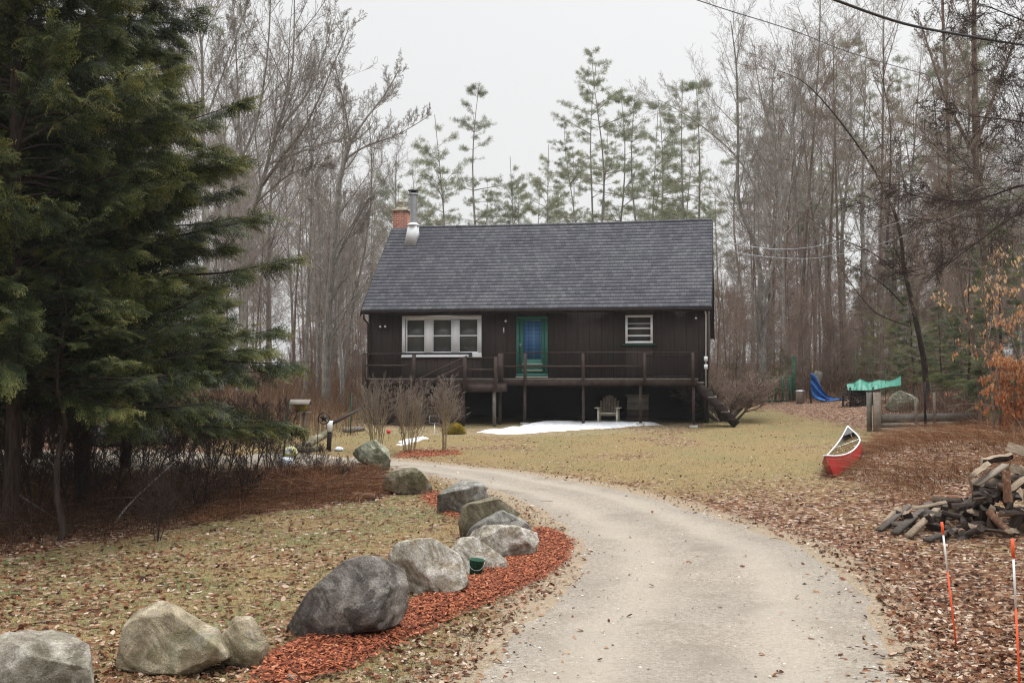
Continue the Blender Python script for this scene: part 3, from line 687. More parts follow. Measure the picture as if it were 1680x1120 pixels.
acc.hexa([(pc[0] - 0.27, wp - 0.32, roof_z(wp - 0.32) + 0.02), (pc[0] + 0.19, wp - 0.32, roof_z(wp - 0.32) + 0.02), (pc[0] + 0.19, wp + 0.2, roof_z(wp + 0.2) + 0.02), (pc[0] - 0.2, wp + 0.2, roof_z(wp + 0.2) + 0.02),
          (pc[0] - 0.16, wp - 0.14, zj - 0.04), (pc[0] + 0.17, wp - 0.14, zj - 0.04), (pc[0] + 0.17, wp + 0.14, zj - 0.04), (pc[0] - 0.16, wp + 0.14, zj - 0.04)])
acc.build('flashing', MATS['white_paint'], pipe)

# deck
WD = -1.3
du0 = HL(597, 620, WD)[0]; du1 = HL(1143, 620, WD)[0]
acc = Acc(); y = WD + 0.0
acc.box(du0, du1, WD - 0.045, WD, ZD - 0.22, ZD - 0.0015)
acc.box(du0, du0 + 0.04, WD, WF - 0.03, ZD - 0.25, ZD - 0.032); acc.box(du1 - 0.04, du1, WD, WF - 0.03, ZD - 0.25, ZD - 0.032)
for q in np.arange(du0 + 0.4, du1 - 0.2, 0.5): acc.box(q, q + 0.04, WD, WF - 0.03, ZD - 0.22, ZD - 0.032)
deck = acc.build('deck', MATS['deck_wood'], house)
acc = Acc(); q = WD - 0.06
while q < WF - 0.16: acc.box(du0 - 0.02, du1 + 0.02, q, q + 0.135, ZD - 0.03, ZD); q += 0.143
acc.build('deck_boards', MATS['deck_edge'], deck)
def hground(u, w_):
    p = O2 + u * EX + w_ * EY; return G1(p[0], p[1]) - HZ
for px in (861, 957, 1051, 1138, 680):
    u = HL(px, 660, WD + 0.08)[0]; g = hground(u, WD + 0.08); acc = Acc()
    acc.box(u - 0.045, u + 0.045, WD + 0.03, WD + 0.12, g + 0.05, ZD - 0.221); p = acc.build('deck_post', MATS['deck_wood'], deck)
    acc = Acc(); acc.box(u - 0.13, u + 0.13, WD - 0.05, WD + 0.21, g - 0.15, g + 0.07); acc.build('footing', MATS['concrete_mat'], p)
def rail(pts, parent, hgt=0.035, wid=0.09, mat='deck_wood', name='rail'):
    acc = Acc()
    for a, b_ in zip(pts[:-1], pts[1:]): acc.bar(a, b_, wid, hgt)
    return acc.build(name, MATS[mat], parent)
WRl = WD - 0.02
ztop = HL(900, 577.5, WRl)[1]; zmid = HL(900, 600, WRl)[1]
acc = Acc(); acc.box(HL(821, 0, WRl)[0], HL(1140, 0, WRl)[0], WRl - 0.07, WRl + 0.06, ztop - 0.028, ztop); acc.build('top_rail', MATS['deck_wood'], deck)
acc = Acc(); acc.box(HL(822, 0, WRl)[0], HL(1060, 0, WRl)[0], WRl - 0.03, WRl + 0.01, zmid - 0.045, zmid + 0.015); acc.build('mid_rail', MATS['deck_wood'], deck)
for px in (822, 862, 957, 1058, 1137):
    u = HL(px, 600, WRl)[0]; acc = Acc(); t = 0.085 if px == 822 else 0.048
    acc.box(u - t, u + t, WRl - 0.085, WRl - 0.031, ZD - 0.2, ztop - 0.036); acc.build('rail_post', MATS['deck_wood'], deck)
# lattice panel near the right end
acc = Acc(); lu0, lz1 = HL(1060, 585, WRl); lu1, lz0 = HL(1136, 616, WRl)
acc.box(lu0, lu1, WRl - 0.02, WRl + 0.01, lz1, lz1 + 0.05); acc.box(lu0, lu1, WRl - 0.02, WRl + 0.01, lz0 - 0.04, lz0)
Hh = lz1 - lz0
for q in np.arange(lu0 - Hh, lu1, 0.075):
    for sgn in (1, -1):
        a0, a1 = max(q, lu0), min(q + Hh, lu1)
        if a1 - a0 < 0.05: continue
        za, zb_ = (lz0 + (a0 - q), lz0 + (a1 - q)) if sgn > 0 else (lz1 - (a0 - q), lz1 - (a1 - q))
        acc.bar((a0, WRl - 0.012 * sgn, za), (a1, WRl - 0.012 * sgn, zb_), 0.008, 0.028, up=(0, 1, 0.01))
acc.build('lattice_panel', MATS['dark_wood'], deck)
# left part of the railing
zl = HL(680, 580, WRl)[1]
acc = Acc(); acc.box(du0 - 0.02, HL(661, 0, WRl)[0], WRl - 0.05, WRl + 0.05, zl - 0.02, zl + 0.02); acc.build('top_rail', MATS['deck_wood'], deck)
acc = Acc(); acc.box(HL(661, 0, WRl)[0], HL(775, 0, WRl)[0], WRl - 0.06, WRl + 0.06, zl - 0.03, zl + 0.035); acc.box(HL(770, 0, WRl)[0], HL(775, 0, WRl)[0], WRl - 0.06, WRl + 0.06, zl - 0.12, zl - 0.03)
acc.build('black_handrail', MATS['black_metal'], deck)
acc = Acc(); z = HL(640, 599, WRl)[1]; acc.box(du0, HL(677, 0, WRl)[0], WRl - 0.03, WRl + 0.01, z - 0.04, z + 0.02); acc.build('mid_rail', MATS['deck_wood'], deck)
for px in (598.5, 680):
    u = HL(px, 600, WRl)[0]; acc = Acc(); acc.box(u - 0.06, u + 0.06, WRl - 0.085, WRl - 0.031, ZD - 0.2, zl - 0.021); acc.build('rail_post', MATS['deck_wood'], deck)
acc = Acc(); acc.box(du0, HL(609, 0, WD)[0], WD + 0.02, WD + 0.1, hground(du0, WD) - 0.1, ZD - 0.26); acc.box(du0, du0 + 0.06, WD + 0.1, WF, hground(du0, WD) - 0.1, ZD - 0.26)
acc.build('skirt_panel', MATS['siding_mat'], deck)
# landing and stair going down to the left
WL = -2.25
a_, zl2 = HL(759, 628.5, WL); b_, _ = HL(824, 628.5, WL)
acc = Acc(); acc.box(a_ - 0.9, b_, WL, WD - 0.06, zl2 - 0.035, zl2); acc.box(a_, b_, WL - 0.0, WL + 0.04, zl2 - 0.28, zl2 - 0.036); acc.box(b_ - 0.04, b_, WL + 0.04, WD - 0.07, zl2 - 0.28, zl2 - 0.036)
landing = acc.build('stair_landing', MATS['deck_wood'], house)
for px, ww in ((760, WL + 0.1), (811, WL + 0.1), (820, WD - 0.14)):
    u = HL(px, 660, ww)[0]; g = hground(u, ww); acc = Acc(); acc.box(u - 0.05, u + 0.05, ww - 0.05, ww + 0.05, g - 0.1, zl2 - 0.037); acc.build('landing_post', MATS['grey_wood' if px == 811 else 'deck_wood'], landing)
zt_ = HL(790, 586, WL)[1]; zm_ = HL(790, 606, WL)[1]
acc = Acc(); up0, up1 = HL(764, 0, WL)[0], HL(814, 0, WL)[0]
acc.box(up0, up1 + 0.05, WL - 0.04, WL + 0.05, zt_ - 0.03, zt_); acc.box(up0 + 0.06, up1 - 0.05, WL - 0.02, WL + 0.02, zm_ - 0.04, zm_ + 0.03); acc.build('landing_rail', MATS['deck_wood'], landing)
for u in (up0, up1):
    acc = Acc(); acc.box(u - 0.055, u + 0.055, WL - 0.09, WL - 0.041, zl2 - 0.25, zt_ + 0.02); acc.build('rail_post', MATS['deck_wood'], landing)
s_top = np.array([a_ - 0.05, WL, zl2]); s_bot = np.array([HL(612, 715, WL)[0], WL, hground(HL(612, 715, WL)[0], WL) + 0.0])
acc = Acc()
for w_ in (WL + 0.02, WD - 0.12): acc.bar(s_top + (0, w_ - WL, -0.12), s_bot + (0, w_ - WL, 0.02), 0.05, 0.26)
nst = 9
for i in range(1, nst):
    p = s_top + (s_bot - s_top) * i / nst; acc.box(p[0] - 0.15, p[0] + 0.15, WL + 0.05, WD - 0.15, p[2] - 0.02, p[2] + 0.02)
st = acc.build('front_stair', MATS['deck_wood'], house)
acc = Acc(); up = np.array([0, 0, 0.80])
acc.bar(s_top + up + (0.2, 0, 0.08), s_bot + up, 0.09, 0.045); acc.bar(s_top + up * 0.6 + (0.1, 0, 0.1), s_bot + up * 0.6, 0.04, 0.09)
for f_ in (0.45, 0.98): p = s_top + (s_bot - s_top) * f_; acc.bar(p, p + up, 0.09, 0.09)
acc.build('stair_rail', MATS['deck_wood'], st)
# shelf, lap siding and small basement window below the left part of the deck
acc = Acc(); WX = -0.9
bu0, bz1 = HL(662, 668, WX); bu1, _ = HL(768, 668, WX)
acc.box(bu0, bu1, WX - 0.03, WX + 0.3, bz1 - 0.02, bz1 + 0.02); shelf = acc.build('work_shelf', MATS['grey_wood'], house)
acc = Acc(); g = hground(bu0, WX); z = g
while z < bz1 - 0.03:
    zt2 = min(z + 0.14, bz1 - 0.022); acc.hexa([(bu0 + 0.02, WX - 0.02, z), (bu1 - 0.1, WX - 0.02, z), (bu1 - 0.1, WX + 0.1, z), (bu0 + 0.02, WX + 0.1, z), (bu0 + 0.02, WX, zt2), (bu1 - 0.1, WX, zt2), (bu1 - 0.1, WX + 0.1, zt2), (bu0 + 0.02, WX + 0.1, zt2)]); z += 0.14
bs = acc.build('lap_siding', MATS['grey_siding'], house)
u0, u1, z0, z1 = rect((704, 681), (722, 695), WX - 0.03)
bw = frame(bs, 'basement_window', 'white_paint', u0, u1, z0, z1, 0.035, WX - 0.05, WX - 0.021)
acc = Acc(); acc.box(u0 + 0.03, u1 - 0.03, WX - 0.035, WX - 0.028, z0 + 0.03, z1 - 0.03); o = acc.build('basement_pane', MATS['dark_pane_mat'], bs)
# right end stair: down to the right
acc = Acc(); n_ = 6
t0 = np.array([du1 + 0.02, WD + 0.1, ZD - 0.15]); g = hground(du1 + 1.25, WD); t1 = np.array([du1 + 1.25, WD + 0.1, g + 0.02])
for w_ in (0.0, 0.95): acc.bar(t0 + (0, w_, -0.05), t1 + (0, w_, 0.05), 0.05, 0.26)
rs = acc.build('side_stair', MATS['dark_wood'], house)
for i in range(n_):
    p = t0 + (t1 - t0) * (i + 0.3) / n_; acc = Acc(); acc.box(p[0] - 0.14, p[0] + 0.14, WD + 0.06, WD + 1.1, p[2] + 0.06, p[2] + 0.1); acc.build('step', MATS['deck_edge' if i % 2 == 0 else 'deck_wood'], rs)
# ---------------------------------------------------------------- boulders
def ico(sub):
    import bmesh
    bm = bmesh.new(); bmesh.ops.create_icosphere(bm, subdivisions=sub, radius=1.0)
    V = np.array([v.co[:] for v in bm.verts]); T = np.array([[v.index for v in f.verts] for f in bm.faces]); bm.free(); return V, T
ICO6 = ico(6); ICO4 = ico(4); ICO5 = ico(5)
def n3(P, s, o=4, seed=0.0):
    return (fbm(P[:, 0] * s + P[:, 2] * s * 0.7 + seed, P[:, 1] * s - P[:, 2] * s * 0.6 + 3.1, o, seed) + fbm(P[:, 2] * s + seed, P[:, 0] * s * 0.8 + P[:, 1] * s * 0.6, o, seed + 5)) / 2
def stone(name, base, dark, lich, lt, moss=0.0, spk=60):
    def fn(nt, co, b):
        n1 = noise(nt, co, 3.2, 8, 0.65, 0.6); n2 = noise(nt, co, spk, 4, 0.8); n4 = noise(nt, co, 14, 6, 0.75)
        c = ramp(nt, n1, [(0.3, dark), (0.48, base), (0.62, lt)])
        c = mix(nt, 1.0, c, ramp(nt, n2, [(0.3, 0.5), (0.7, 1.5)]), 'MULTIPLY')
        c = mix(nt, 1.0, c, ramp(nt, n4, [(0.3, 0.6), (0.7, 1.35)]), 'MULTIPLY')
        n3_ = noise(nt, co, 6.0, 6, 0.7)
        c = mix(nt, ramp(nt, n3_, [(0.56, 0.0), (0.68, 0.8)]), c, lich)
        nz = nd(nt, 'ShaderNodeTexNoise', {'Vector': co, 'Scale': 1.8, 'Detail': 5.0}).outputs['Color']
        wv = nd(nt, 'ShaderNodeVectorMath', {0: co, 1: nz}, operation='ADD').outputs[0]
        ck = nd(nt, 'ShaderNodeTexVoronoi', {'Vector': wv, 'Scale': 1.25}, feature='DISTANCE_TO_EDGE').outputs['Distance']
        vs = mth(nt, 'MULTIPLY', ramp(nt, ck, [(0.0, 0.0), (0.012, 1.0)]), 0.12)
        c = mix(nt, ramp(nt, ck, [(0.0, 0.22), (0.005, 0.0)]), c, tuple(x * 0.3 for x in dark))
        pt = noise(nt, co, 2.1, 8, 0.68, 1.0)
        c = mix(nt, ramp(nt, pt, [(0.49, 0.0), (0.56, 0.72)]), c, dark)
        lp = nd(nt, 'ShaderNodeTexVoronoi', {'Vector': wv, 'Scale': 9.0}).outputs['Distance']
        c = mix(nt, mth(nt, 'MULTIPLY', ramp(nt, lp, [(0.16, 0.75), (0.24, 0.0)]), ramp(nt, noise(nt, co, 2.7, 3), [(0.48, 0.0), (0.56, 1.0)])), c, lich)
        if moss: c = mix(nt, ramp(nt, noise(nt, co, 2.4, 5, 0.6), [(0.5, 0.0), (0.62, moss)]), c, (0.07, 0.075, 0.02))
        bump(nt, b, mth(nt, 'ADD', mth(nt, 'MULTIPLY', n1, 1.2), mth(nt, 'ADD', mth(nt, 'ADD', mth(nt, 'MULTIPLY', n4, 0.6), mth(nt, 'MULTIPLY', n2, 0.15)), mth(nt, 'MULTIPLY', vs, 0.8))), 0.8, 0.05)
        return c
    return material(name, fn, 0.92, 0.2)
stone('stone_dark', (0.15, 0.132, 0.118), (0.038, 0.032, 0.028), (0.25, 0.24, 0.21), (0.27, 0.25, 0.225))
stone('stone_pale', (0.40, 0.37, 0.315), (0.14, 0.105, 0.065), (0.27, 0.19, 0.10), (0.60, 0.57, 0.52))
stone('stone_tan', (0.30, 0.25, 0.17), (0.13, 0.10, 0.06), (0.22, 0.21, 0.20), (0.40, 0.35, 0.26), 0.4, 90)
stone('stone_grey', (0.22, 0.21, 0.19), (0.08, 0.075, 0.065), (0.34, 0.33, 0.30), (0.33, 0.32, 0.29))
stone('stone_moss', (0.17, 0.145, 0.095), (0.07, 0.055, 0.035), (0.26, 0.24, 0.18), (0.28, 0.25, 0.19), 0.6)
stone('stone_lichen', (0.22, 0.22, 0.16), (0.09, 0.085, 0.05), (0.46, 0.50, 0.40), (0.36, 0.37, 0.29), 0.3, 30)
BLD = []
stone('stone_warm', (0.23, 0.205, 0.165), (0.08, 0.065, 0.045), (0.36, 0.34, 0.30), (0.36, 0.335, 0.285), 0.25, 80)
def boulder(label, pts, mat, depth=0.75, seed=1, rough=0.06, facets=13, cuts=(), group='boulders along the driveway', foot=None, tilt=0.0, cat='boulder'):
    P = np.array(pts, float); x0, y0 = P.min(0); x1, y1 = P.max(0)
    fx, fy = foot or ((x0 + x1) / 2, y1)
    gx_, gy_ = hit(fx, fy)
    sc_ = gy_ / F; wdt = (x1 - x0) * sc_; dep = wdt * depth / 2
    Y = gy_ + dep * 0.7; sc_ = Y / F
    cxp, cyp = (x0 + x1) / 2, (y0 + y1) / 2 + 0.05 * (y1 - y0)
    loc = at(cxp, cyp, Y)
    if fx: k = Y / gy_
    Q = np.stack([(P[:, 0] - cxp), -(P[:, 1] - cyp)], -1) * sc_
    ang = np.linspace(-math.pi, math.pi, 361); Rr = np.zeros(361)
    for i, a in enumerate(ang):
        d = np.array([math.cos(a), math.sin(a)]); best = 0.05
        for j in range(len(Q)):
            p, q = Q[j], Q[(j + 1) % len(Q)]; e = q - p; det = d[0] * (-e[1]) + e[0] * d[1]
            if abs(det) < 1e-9: continue
            t = (p[0] * (-e[1]) + e[0] * p[1]) / det; s = (d[0] * p[1] - d[1] * p[0]) / det
            if -1e-6 <= s <= 1 + 1e-6 and t > best: best = t
        Rr[i] = best
    V, T = ICO6 if wdt > 0.7 else ICO5
    phi = np.arctan2(V[:, 2], V[:, 0]); rho = np.hypot(V[:, 0], V[:, 2]); r = np.interp(phi, ang, Rr)
    sp = rho ** 0.55
    W = np.stack([r * np.cos(phi) * sp, np.sign(V[:, 1]) * np.abs(V[:, 1]) ** 0.85 * dep, r * np.sin(phi) * sp], -1)
    g = np.random.default_rng(seed)
    size = (x1 - x0) * sc_ / 2
    for _ in range(facets):      # broken flat faces
        nrm = g.normal(size=3); nrm[1] -= 0.5 * abs(nrm[1]); nrm /= np.linalg.norm(nrm)
        if nrm[2] < -0.3: nrm[2] *= -1
        s = W @ nrm; dlim = np.quantile(s, 0.955) * g.uniform(0.76, 0.95)
        ov = np.clip(s - dlim, 0, None); W = W - nrm[None] * (ov * 0.93)[:, None]
    for nrm, fr in cuts:
        nrm = np.array(nrm, float); nrm /= np.linalg.norm(nrm); s = W @ nrm; dlim = s.max() * fr
        W = W - nrm[None] * (np.clip(s - dlim, 0, None) * 0.95)[:, None]
    for ax, lo, hi in ((0, Q[:, 0].min(), Q[:, 0].max()), (2, Q[:, 1].min(), Q[:, 1].max())):      # keep the full extent after the cuts
        W[:, ax] = (W[:, ax] - W[:, ax].min()) / np.ptp(W[:, ax]) * (hi - lo) * 1.03 + lo * 1.015
    nv = V / np.linalg.norm(V, axis=1, keepdims=True); U = W / max(size, 0.2)
    rid = 1 - np.abs(2 * n3(U, 1.3, 3, seed + 2) - 1) * 2
    W = W + nv * (rough * size * 1.6 * (n3(U, 1.5, 3, seed) - 0.5) + rough * size * 0.5 * (n3(U, 4.5, 4, seed + 9) - 0.5) - rough * size * 0.5 * np.clip(rid, 0, 1) ** 6 + 0.012 * (n3(U, 22, 2, seed) - 0.5) * min(size, 0.5))[:, None]
    tr = n3(U, 1.1, 3, seed + 21) * 7; fr = tr - np.floor(tr); ter = (np.floor(tr) + sstep(0.35, 0.65, fr)) / 7      # chipped ledges
    W = W + nv * (rough * size * 2.2 * (ter - 0.5))[:, None]
    o = Acc().add(W, t=T).build('boulder', MATS[mat], smooth=True)
    o.location = loc; tag(o, label, cat, group); BLD.append((loc.x, loc.y, wdt / 2))
    # lower the foot into the ground
    zb = loc.z + W[:, 2].min(); g0 = G1(loc.x, loc.y)
    if zb > g0 - 0.03: o.data.vertices.foreach_get
    m = W[:, 2] < 0
    W[m, 2] *= (loc.z - g0 + 0.05) / max(0.02, -W[:, 2].min())
    o.data.vertices.foreach_set('co', W.astype(np.float32).ravel()); o.data.update()
    return o
boulder('weathered grey boulder cut by the lower left corner, nearest to the camera', [(-60, 1130), (-40, 1080), (0, 1066), (45, 1050), (80, 1041), (108, 1048), (122, 1075), (150, 1088), (161, 1112), (158, 1150), (100, 1165), (-40, 1165)], 'stone_warm', 0.8, 3, foot=(50, 1150))
boulder('pale tan boulder with a smooth flat face, beside the leftmost grey boulder', [(203, 1062), (214, 1033), (250, 1008), (300, 994), (345, 997), (376, 1014), (374, 1045), (371, 1078), (325, 1106), (280, 1102), (238, 1088)], 'stone_tan', 0.75, 5, cuts=[((-0.15, -0.9, 0.42), 0.62), ((0.5, -0.2, 0.8), 0.8)])
boulder('small mossy tan boulder touching the right side of the big tan one', [(360, 1050), (368, 1018), (392, 1015), (415, 1024), (433, 1042), (438, 1066), (430, 1090), (400, 1092), (366, 1084)], 'stone_tan', 0.9, 8, rough=0.12)
boulder('largest boulder, dark grey with a rounded back, above the red mulch', [(467, 1038), (467, 1005), (488, 970), (530, 940), (580, 918), (622, 911), (646, 925), (660, 958), (664, 1008), (645, 1030), (560, 1045), (488, 1056)], 'stone_dark', 0.7, 11, 0.05, cuts=[((-0.2, -0.8, -0.25), 0.8)], facets=9)
boulder('pale cream boulder with a dark overhang, right of the largest dark boulder', [(636, 914), (650, 893), (680, 883), (725, 884), (755, 905), (771, 930), (768, 952), (745, 970), (715, 980), (665, 984), (642, 955)], 'stone_pale', 0.8, 15, 0.08, cuts=[((-0.6, -0.75, -0.35), 0.62), ((0.3, -0.8, 0.4), 0.75)])
boulder('pale wedge shaped boulder behind the small green bucket', [(722, 895), (735, 885), (790, 882), (823, 882), (830, 900), (828, 930), (812, 940), (765, 935), (735, 925)], 'stone_pale', 0.8, 21, 0.06, cuts=[((0.25, -0.85, 0.4), 0.6)])
boulder('light grey boulder at the driveway bend, ending the red mulch', [(765, 885), (775, 868), (815, 859), (862, 860), (880, 872), (884, 890), (876, 908), (850, 915), (815, 912), (780, 900)], 'stone_pale', 0.75, 27, 0.06, cuts=[((0.2, -0.7, -0.35), 0.7)])
boulder('smooth light grey boulder with a domed top, second behind the driveway bend', [(766, 872), (780, 848), (815, 836), (855, 838), (872, 850), (879, 872), (874, 888), (790, 890)], 'stone_grey', 0.6, 33, 0.05, foot=(820, 888))
boulder('mossy grey boulder with a long flat ledge pointing right', [(752, 862), (762, 834), (785, 820), (815, 816), (848, 826), (852, 842), (825, 862), (800, 876), (768, 886), (756, 880)], 'stone_moss', 0.5, 37, 0.06, foot=(775, 884))
boulder('flat topped grey boulder with dark undercut sides at the lawn edge', [(718, 812), (728, 797), (760, 791), (795, 798), (803, 812), (795, 832), (770, 842), (735, 843), (722, 832)], 'stone_grey', 0.8, 41, 0.07, cuts=[((0, -0.1, 1), 0.86), ((0, -0.85, -0.4), 0.62)])
boulder('blocky brown mossy boulder between the dead brush and the driveway', [(628, 792), (634, 773), (665, 769), (700, 774), (709, 782), (709, 803), (690, 811), (660, 811), (634, 803)], 'stone_moss', 0.8, 47, 0.08, cuts=[((0, 0, 1), 0.85)])
boulder('grey green wedge boulder on the mound below the corner of the deck', [(577, 748), (592, 722), (604, 721), (624, 733), (641, 754), (639, 768), (615, 766), (590, 756)], 'stone_lichen', 0.8, 53, 0.08, foot=(612, 770))
boulder('pale lichen covered boulder inside the fenced garden bed', [(1452, 669), (1464, 650), (1484, 641), (1500, 642), (1507, 652), (1503, 670), (1480, 676), (1460, 674)], 'stone_lichen', 0.8, 59, 0.05, group=None)
# small rocks half sunk in the brush
for i, (px, py, w_, lab) in enumerate([(48, 782, 30, 'small flat grey rock in the dark brush at the left edge'), (476, 1112, 26, 'small pale stone at the bottom end of the red mulch'), (676, 718, 9, 'small grey rock beside the snow under the shrubs')]):
    boulder(lab, [(px - w_ / 2, py), (px - w_ / 3, py - w_ / 4), (px + w_ / 4, py - w_ / 3.4), (px + w_ / 2, py - 2), (px + w_ / 3, py + 3), (px - w_ / 3, py + 3)], 'stone_grey', 0.8, 70 + i, 0.06, group=None, cat='rock')

# ---------------------------------------------------------------- snow
def _snow(nt, co, b):
    n = noise(nt, co, 4, 5, 0.6); bump(nt, b, n, 0.4, 0.04)
    c = ramp(nt, n, [(0.3, (0.52, 0.54, 0.57)), (0.6, (0.72, 0.73, 0.75))])
    return mix(nt, ramp(nt, noise(nt, co, 14, 5, 0.75), [(0.55, 0.0), (0.64, 0.75)]), c, (0.22, 0.17, 0.12))
material('snow_mat', _snow, 0.6, 0.3)
def snow(label, px, h):
    P = catmull(px_poly(px) + [px_poly(px)[0]], len(px) * 6); P = P[:-1]; x0, y0 = P.min(0); x1, y1 = P.max(0)
    xs = np.linspace(x0 - 0.1, x1 + 0.1, 110); ys = np.linspace(y0 - 0.1, y1 + 0.1, 70); X, Y = np.meshgrid(xs, ys)
    sd = poly_sd(P, X, Y) + 0.42 * (fbm(X * 2.6, Y * 2.6, 4, 2) - 0.5)
    Z = G(X, Y) - 0.05 + (h + 0.05) * sstep(0.04, -0.55, sd) ** 0.6 * (0.75 + 0.5 * fbm(X * 1.3, Y * 1.3, 2, 6))
    I = np.arange(X.size).reshape(X.shape); q = np.stack([I[:-1, :-1], I[:-1, 1:], I[1:, 1:], I[1:, :-1]], -1).reshape(-1, 4)
    keep = (sd.ravel()[q] < 0.12).any(1)
    o = Acc().add(np.stack([X, Y, Z], -1), q[keep]).build('snow_patch', MATS['snow_mat'], smooth=True); tag(o, label, 'snow patch')
snow('long white strip of melting snow on the lawn below the deck', [(772, 707), (800, 711), (870, 711), (960, 706), (1030, 701), (1092, 697), (1060, 692), (1020, 690), (960, 693), (880, 694), (845, 700), (800, 706)], 0.075)
snow('small dirty snow patch beneath the bare shrubs', [(640, 729), (655, 722), (690, 714), (708, 716), (700, 722), (675, 729), (650, 734)], 0.06)

# ---------------------------------------------------------------- canoe
material('canoe_red', lambda nt, co, b: mix(nt, ramp(nt, noise(nt, co, 4, 5, 0.7), [(0.45, 0.0), (0.75, 0.5)]), (0.42, 0.016, 0.012), (0.15, 0.025, 0.018)), 0.5, 0.4)
c0 = hit(1372, 783); near = np.array([c0[0], c0[1]]); far = np.array([xat(1406, 25.4), 25.4])
ctr = (near + far) / 2; dv = far - near; LC = np.linalg.norm(dv); yaw = math.atan2(dv[1], dv[0])
zn, zf = G1(*near), G1(*far)
canoe = empty('canoe', (ctr[0], ctr[1], (zn + zf) / 2 - 0.03), yaw, 'red canoe with white gunwales lying in the grass, half buried in brown brush', 'canoe')
canoe.rotation_euler = (R(-22), -math.atan2(zf - zn + 0.12, LC), yaw)
ts = np.linspace(-1, 1, 41); hb = 0.33 * (1 - np.abs(ts) ** 2.4) + 0.006; sheer = 0.30 + 0.24 * np.abs(ts) ** 3.5; keel = 0.10 * np.abs(ts) ** 6
th = np.linspace(-1, 1, 17); 
def hull(sc_, off):
    V = np.zeros((41, 17, 3))
    for j, a in enumerate(th):
        s = abs(a); yy = np.sign(a) * np.minimum(1, (s * 1.55)) ** 0.8; zz = max(0, (s - 0.42) / 0.58) ** 1.2
        V[:, j, 0] = ts * LC / 2 * (1 - 0.02 * (1 - zz)); V[:, j, 1] = yy * hb * (0.92 + 0.08 * zz) * sc_; V[:, j, 2] = keel + off + zz * (sheer - keel - off)
    return V.reshape(-1, 3)
I = np.arange(41 * 17).reshape(41, 17); Q = np.stack([I[:-1, :-1], I[1:, :-1], I[1:, 1:], I[:-1, 1:]], -1).reshape(-1, 4)
Acc().add(hull(1.0, 0), Q[:, ::-1]).build('hull', MATS['canoe_red'], canoe, smooth=True)
Acc().add(hull(0.97, 0.012), Q).build('hull_lining', MATS['grey_wood'], canoe, smooth=True)
for s in (1, -1):
    a = Acc(); a.tube([(ts[i] * LC / 2, s * hb[i], sheer[i] + 0.005) for i in range(41)], 0.015, 8); a.build('gunwale', MATS['white_paint'], canoe, smooth=True)
for t in (-0.45, 0.1, 0.5):
    k = int((t + 1) * 20); a = Acc(); a.bar((t * LC / 2, -hb[k], sheer[k] - 0.02), (t * LC / 2, hb[k], sheer[k] - 0.02), 0.06, 0.025); a.build('thwart', MATS['white_paint'], canoe)
for s in (1, -1):
    ks = [i for i in range(41) if ts[i] * s > 0.78]; V = []; 
    for i in ks: V += [(ts[i] * LC / 2, -hb[i], sheer[i] + 0.012), (ts[i] * LC / 2, hb[i], sheer[i] + 0.012)]
    a = Acc(); a.add(V, [[2 * i, 2 * i + 2, 2 * i + 3, 2 * i + 1] for i in range(len(ks) - 1)]); a.build('end_deck', MATS['black_metal'], canoe)
# the leaves and grass lying in it
a = Acc(); V = []; 
for i in range(3, 38):
    for j in range(9): y_ = (j / 4 - 1) * hb[i] * 0.9; V.append((ts[i] * LC / 2, y_, 0.24 + 0.05 * vn(i * 0.6, j * 0.8, 3) + keel[i]))
I = np.arange(35 * 9).reshape(35, 9)
a.add(V, np.stack([I[:-1, :-1], I[1:, :-1], I[1:, 1:], I[:-1, 1:]], -1).reshape(-1, 4), tone=np.random.default_rng(1).uniform(0.3, 0.9, 315))
g = np.random.default_rng(5); m = 5000
i = g.uniform(-0.8, 0.8, m); yy = g.uniform(-0.85, 0.85, m) * np.interp(i, ts, hb); b0 = np.stack([i * LC / 2, yy, np.full(m, 0.24)], -1)
tip = b0 + np.stack([g.normal(0, 0.05, m), g.normal(0, 0.05, m), g.uniform(0.03, 0.11, m)], -1); wv = np.stack([g.normal(0, 0.01, m), g.normal(0, 0.01, m), np.zeros(m)], -1)
a.add(np.stack([b0 - wv, b0 + wv, tip], 1).reshape(-1, 3), t=np.arange(3 * m).reshape(-1, 3), tone=np.repeat(g.uniform(0.3, 1, m), 3))
lf = a.build('dead_grass_filling', MATS['straw_mat']); lf.parent = canoe

# ---------------------------------------------------------------- firewood pile
flat('split_wood', (0.25, 0.19, 0.135), 0.7, 7, stretch=(6, 0.7, 6), bmp=0.7)
flat('grey_split', (0.085, 0.07, 0.058), 0.7, 7, stretch=(6, 0.7, 6), bmp=0.7)
def _lbark(nt, co, b):
    n = noise(nt, nd(nt, 'ShaderNodeMapping', {'Vector': co, 'Scale': (3, 1, 3)}).outputs[0], 14, 6, 0.75); bump(nt, b, n, 0.9, 0.02)
    return ramp(nt, n, [(0.35, (0.02, 0.014, 0.011)), (0.6, (0.07, 0.05, 0.04)), (0.75, (0.15, 0.12, 0.1))])
material('log_bark', _lbark)
material('red_bark', lambda nt, co, b: ramp(nt, noise(nt, co, 20, 5, 0.7), [(0.35, (0.10, 0.05, 0.03)), (0.55, (0.20, 0.10, 0.06)), (0.7, (0.34, 0.25, 0.18))]))
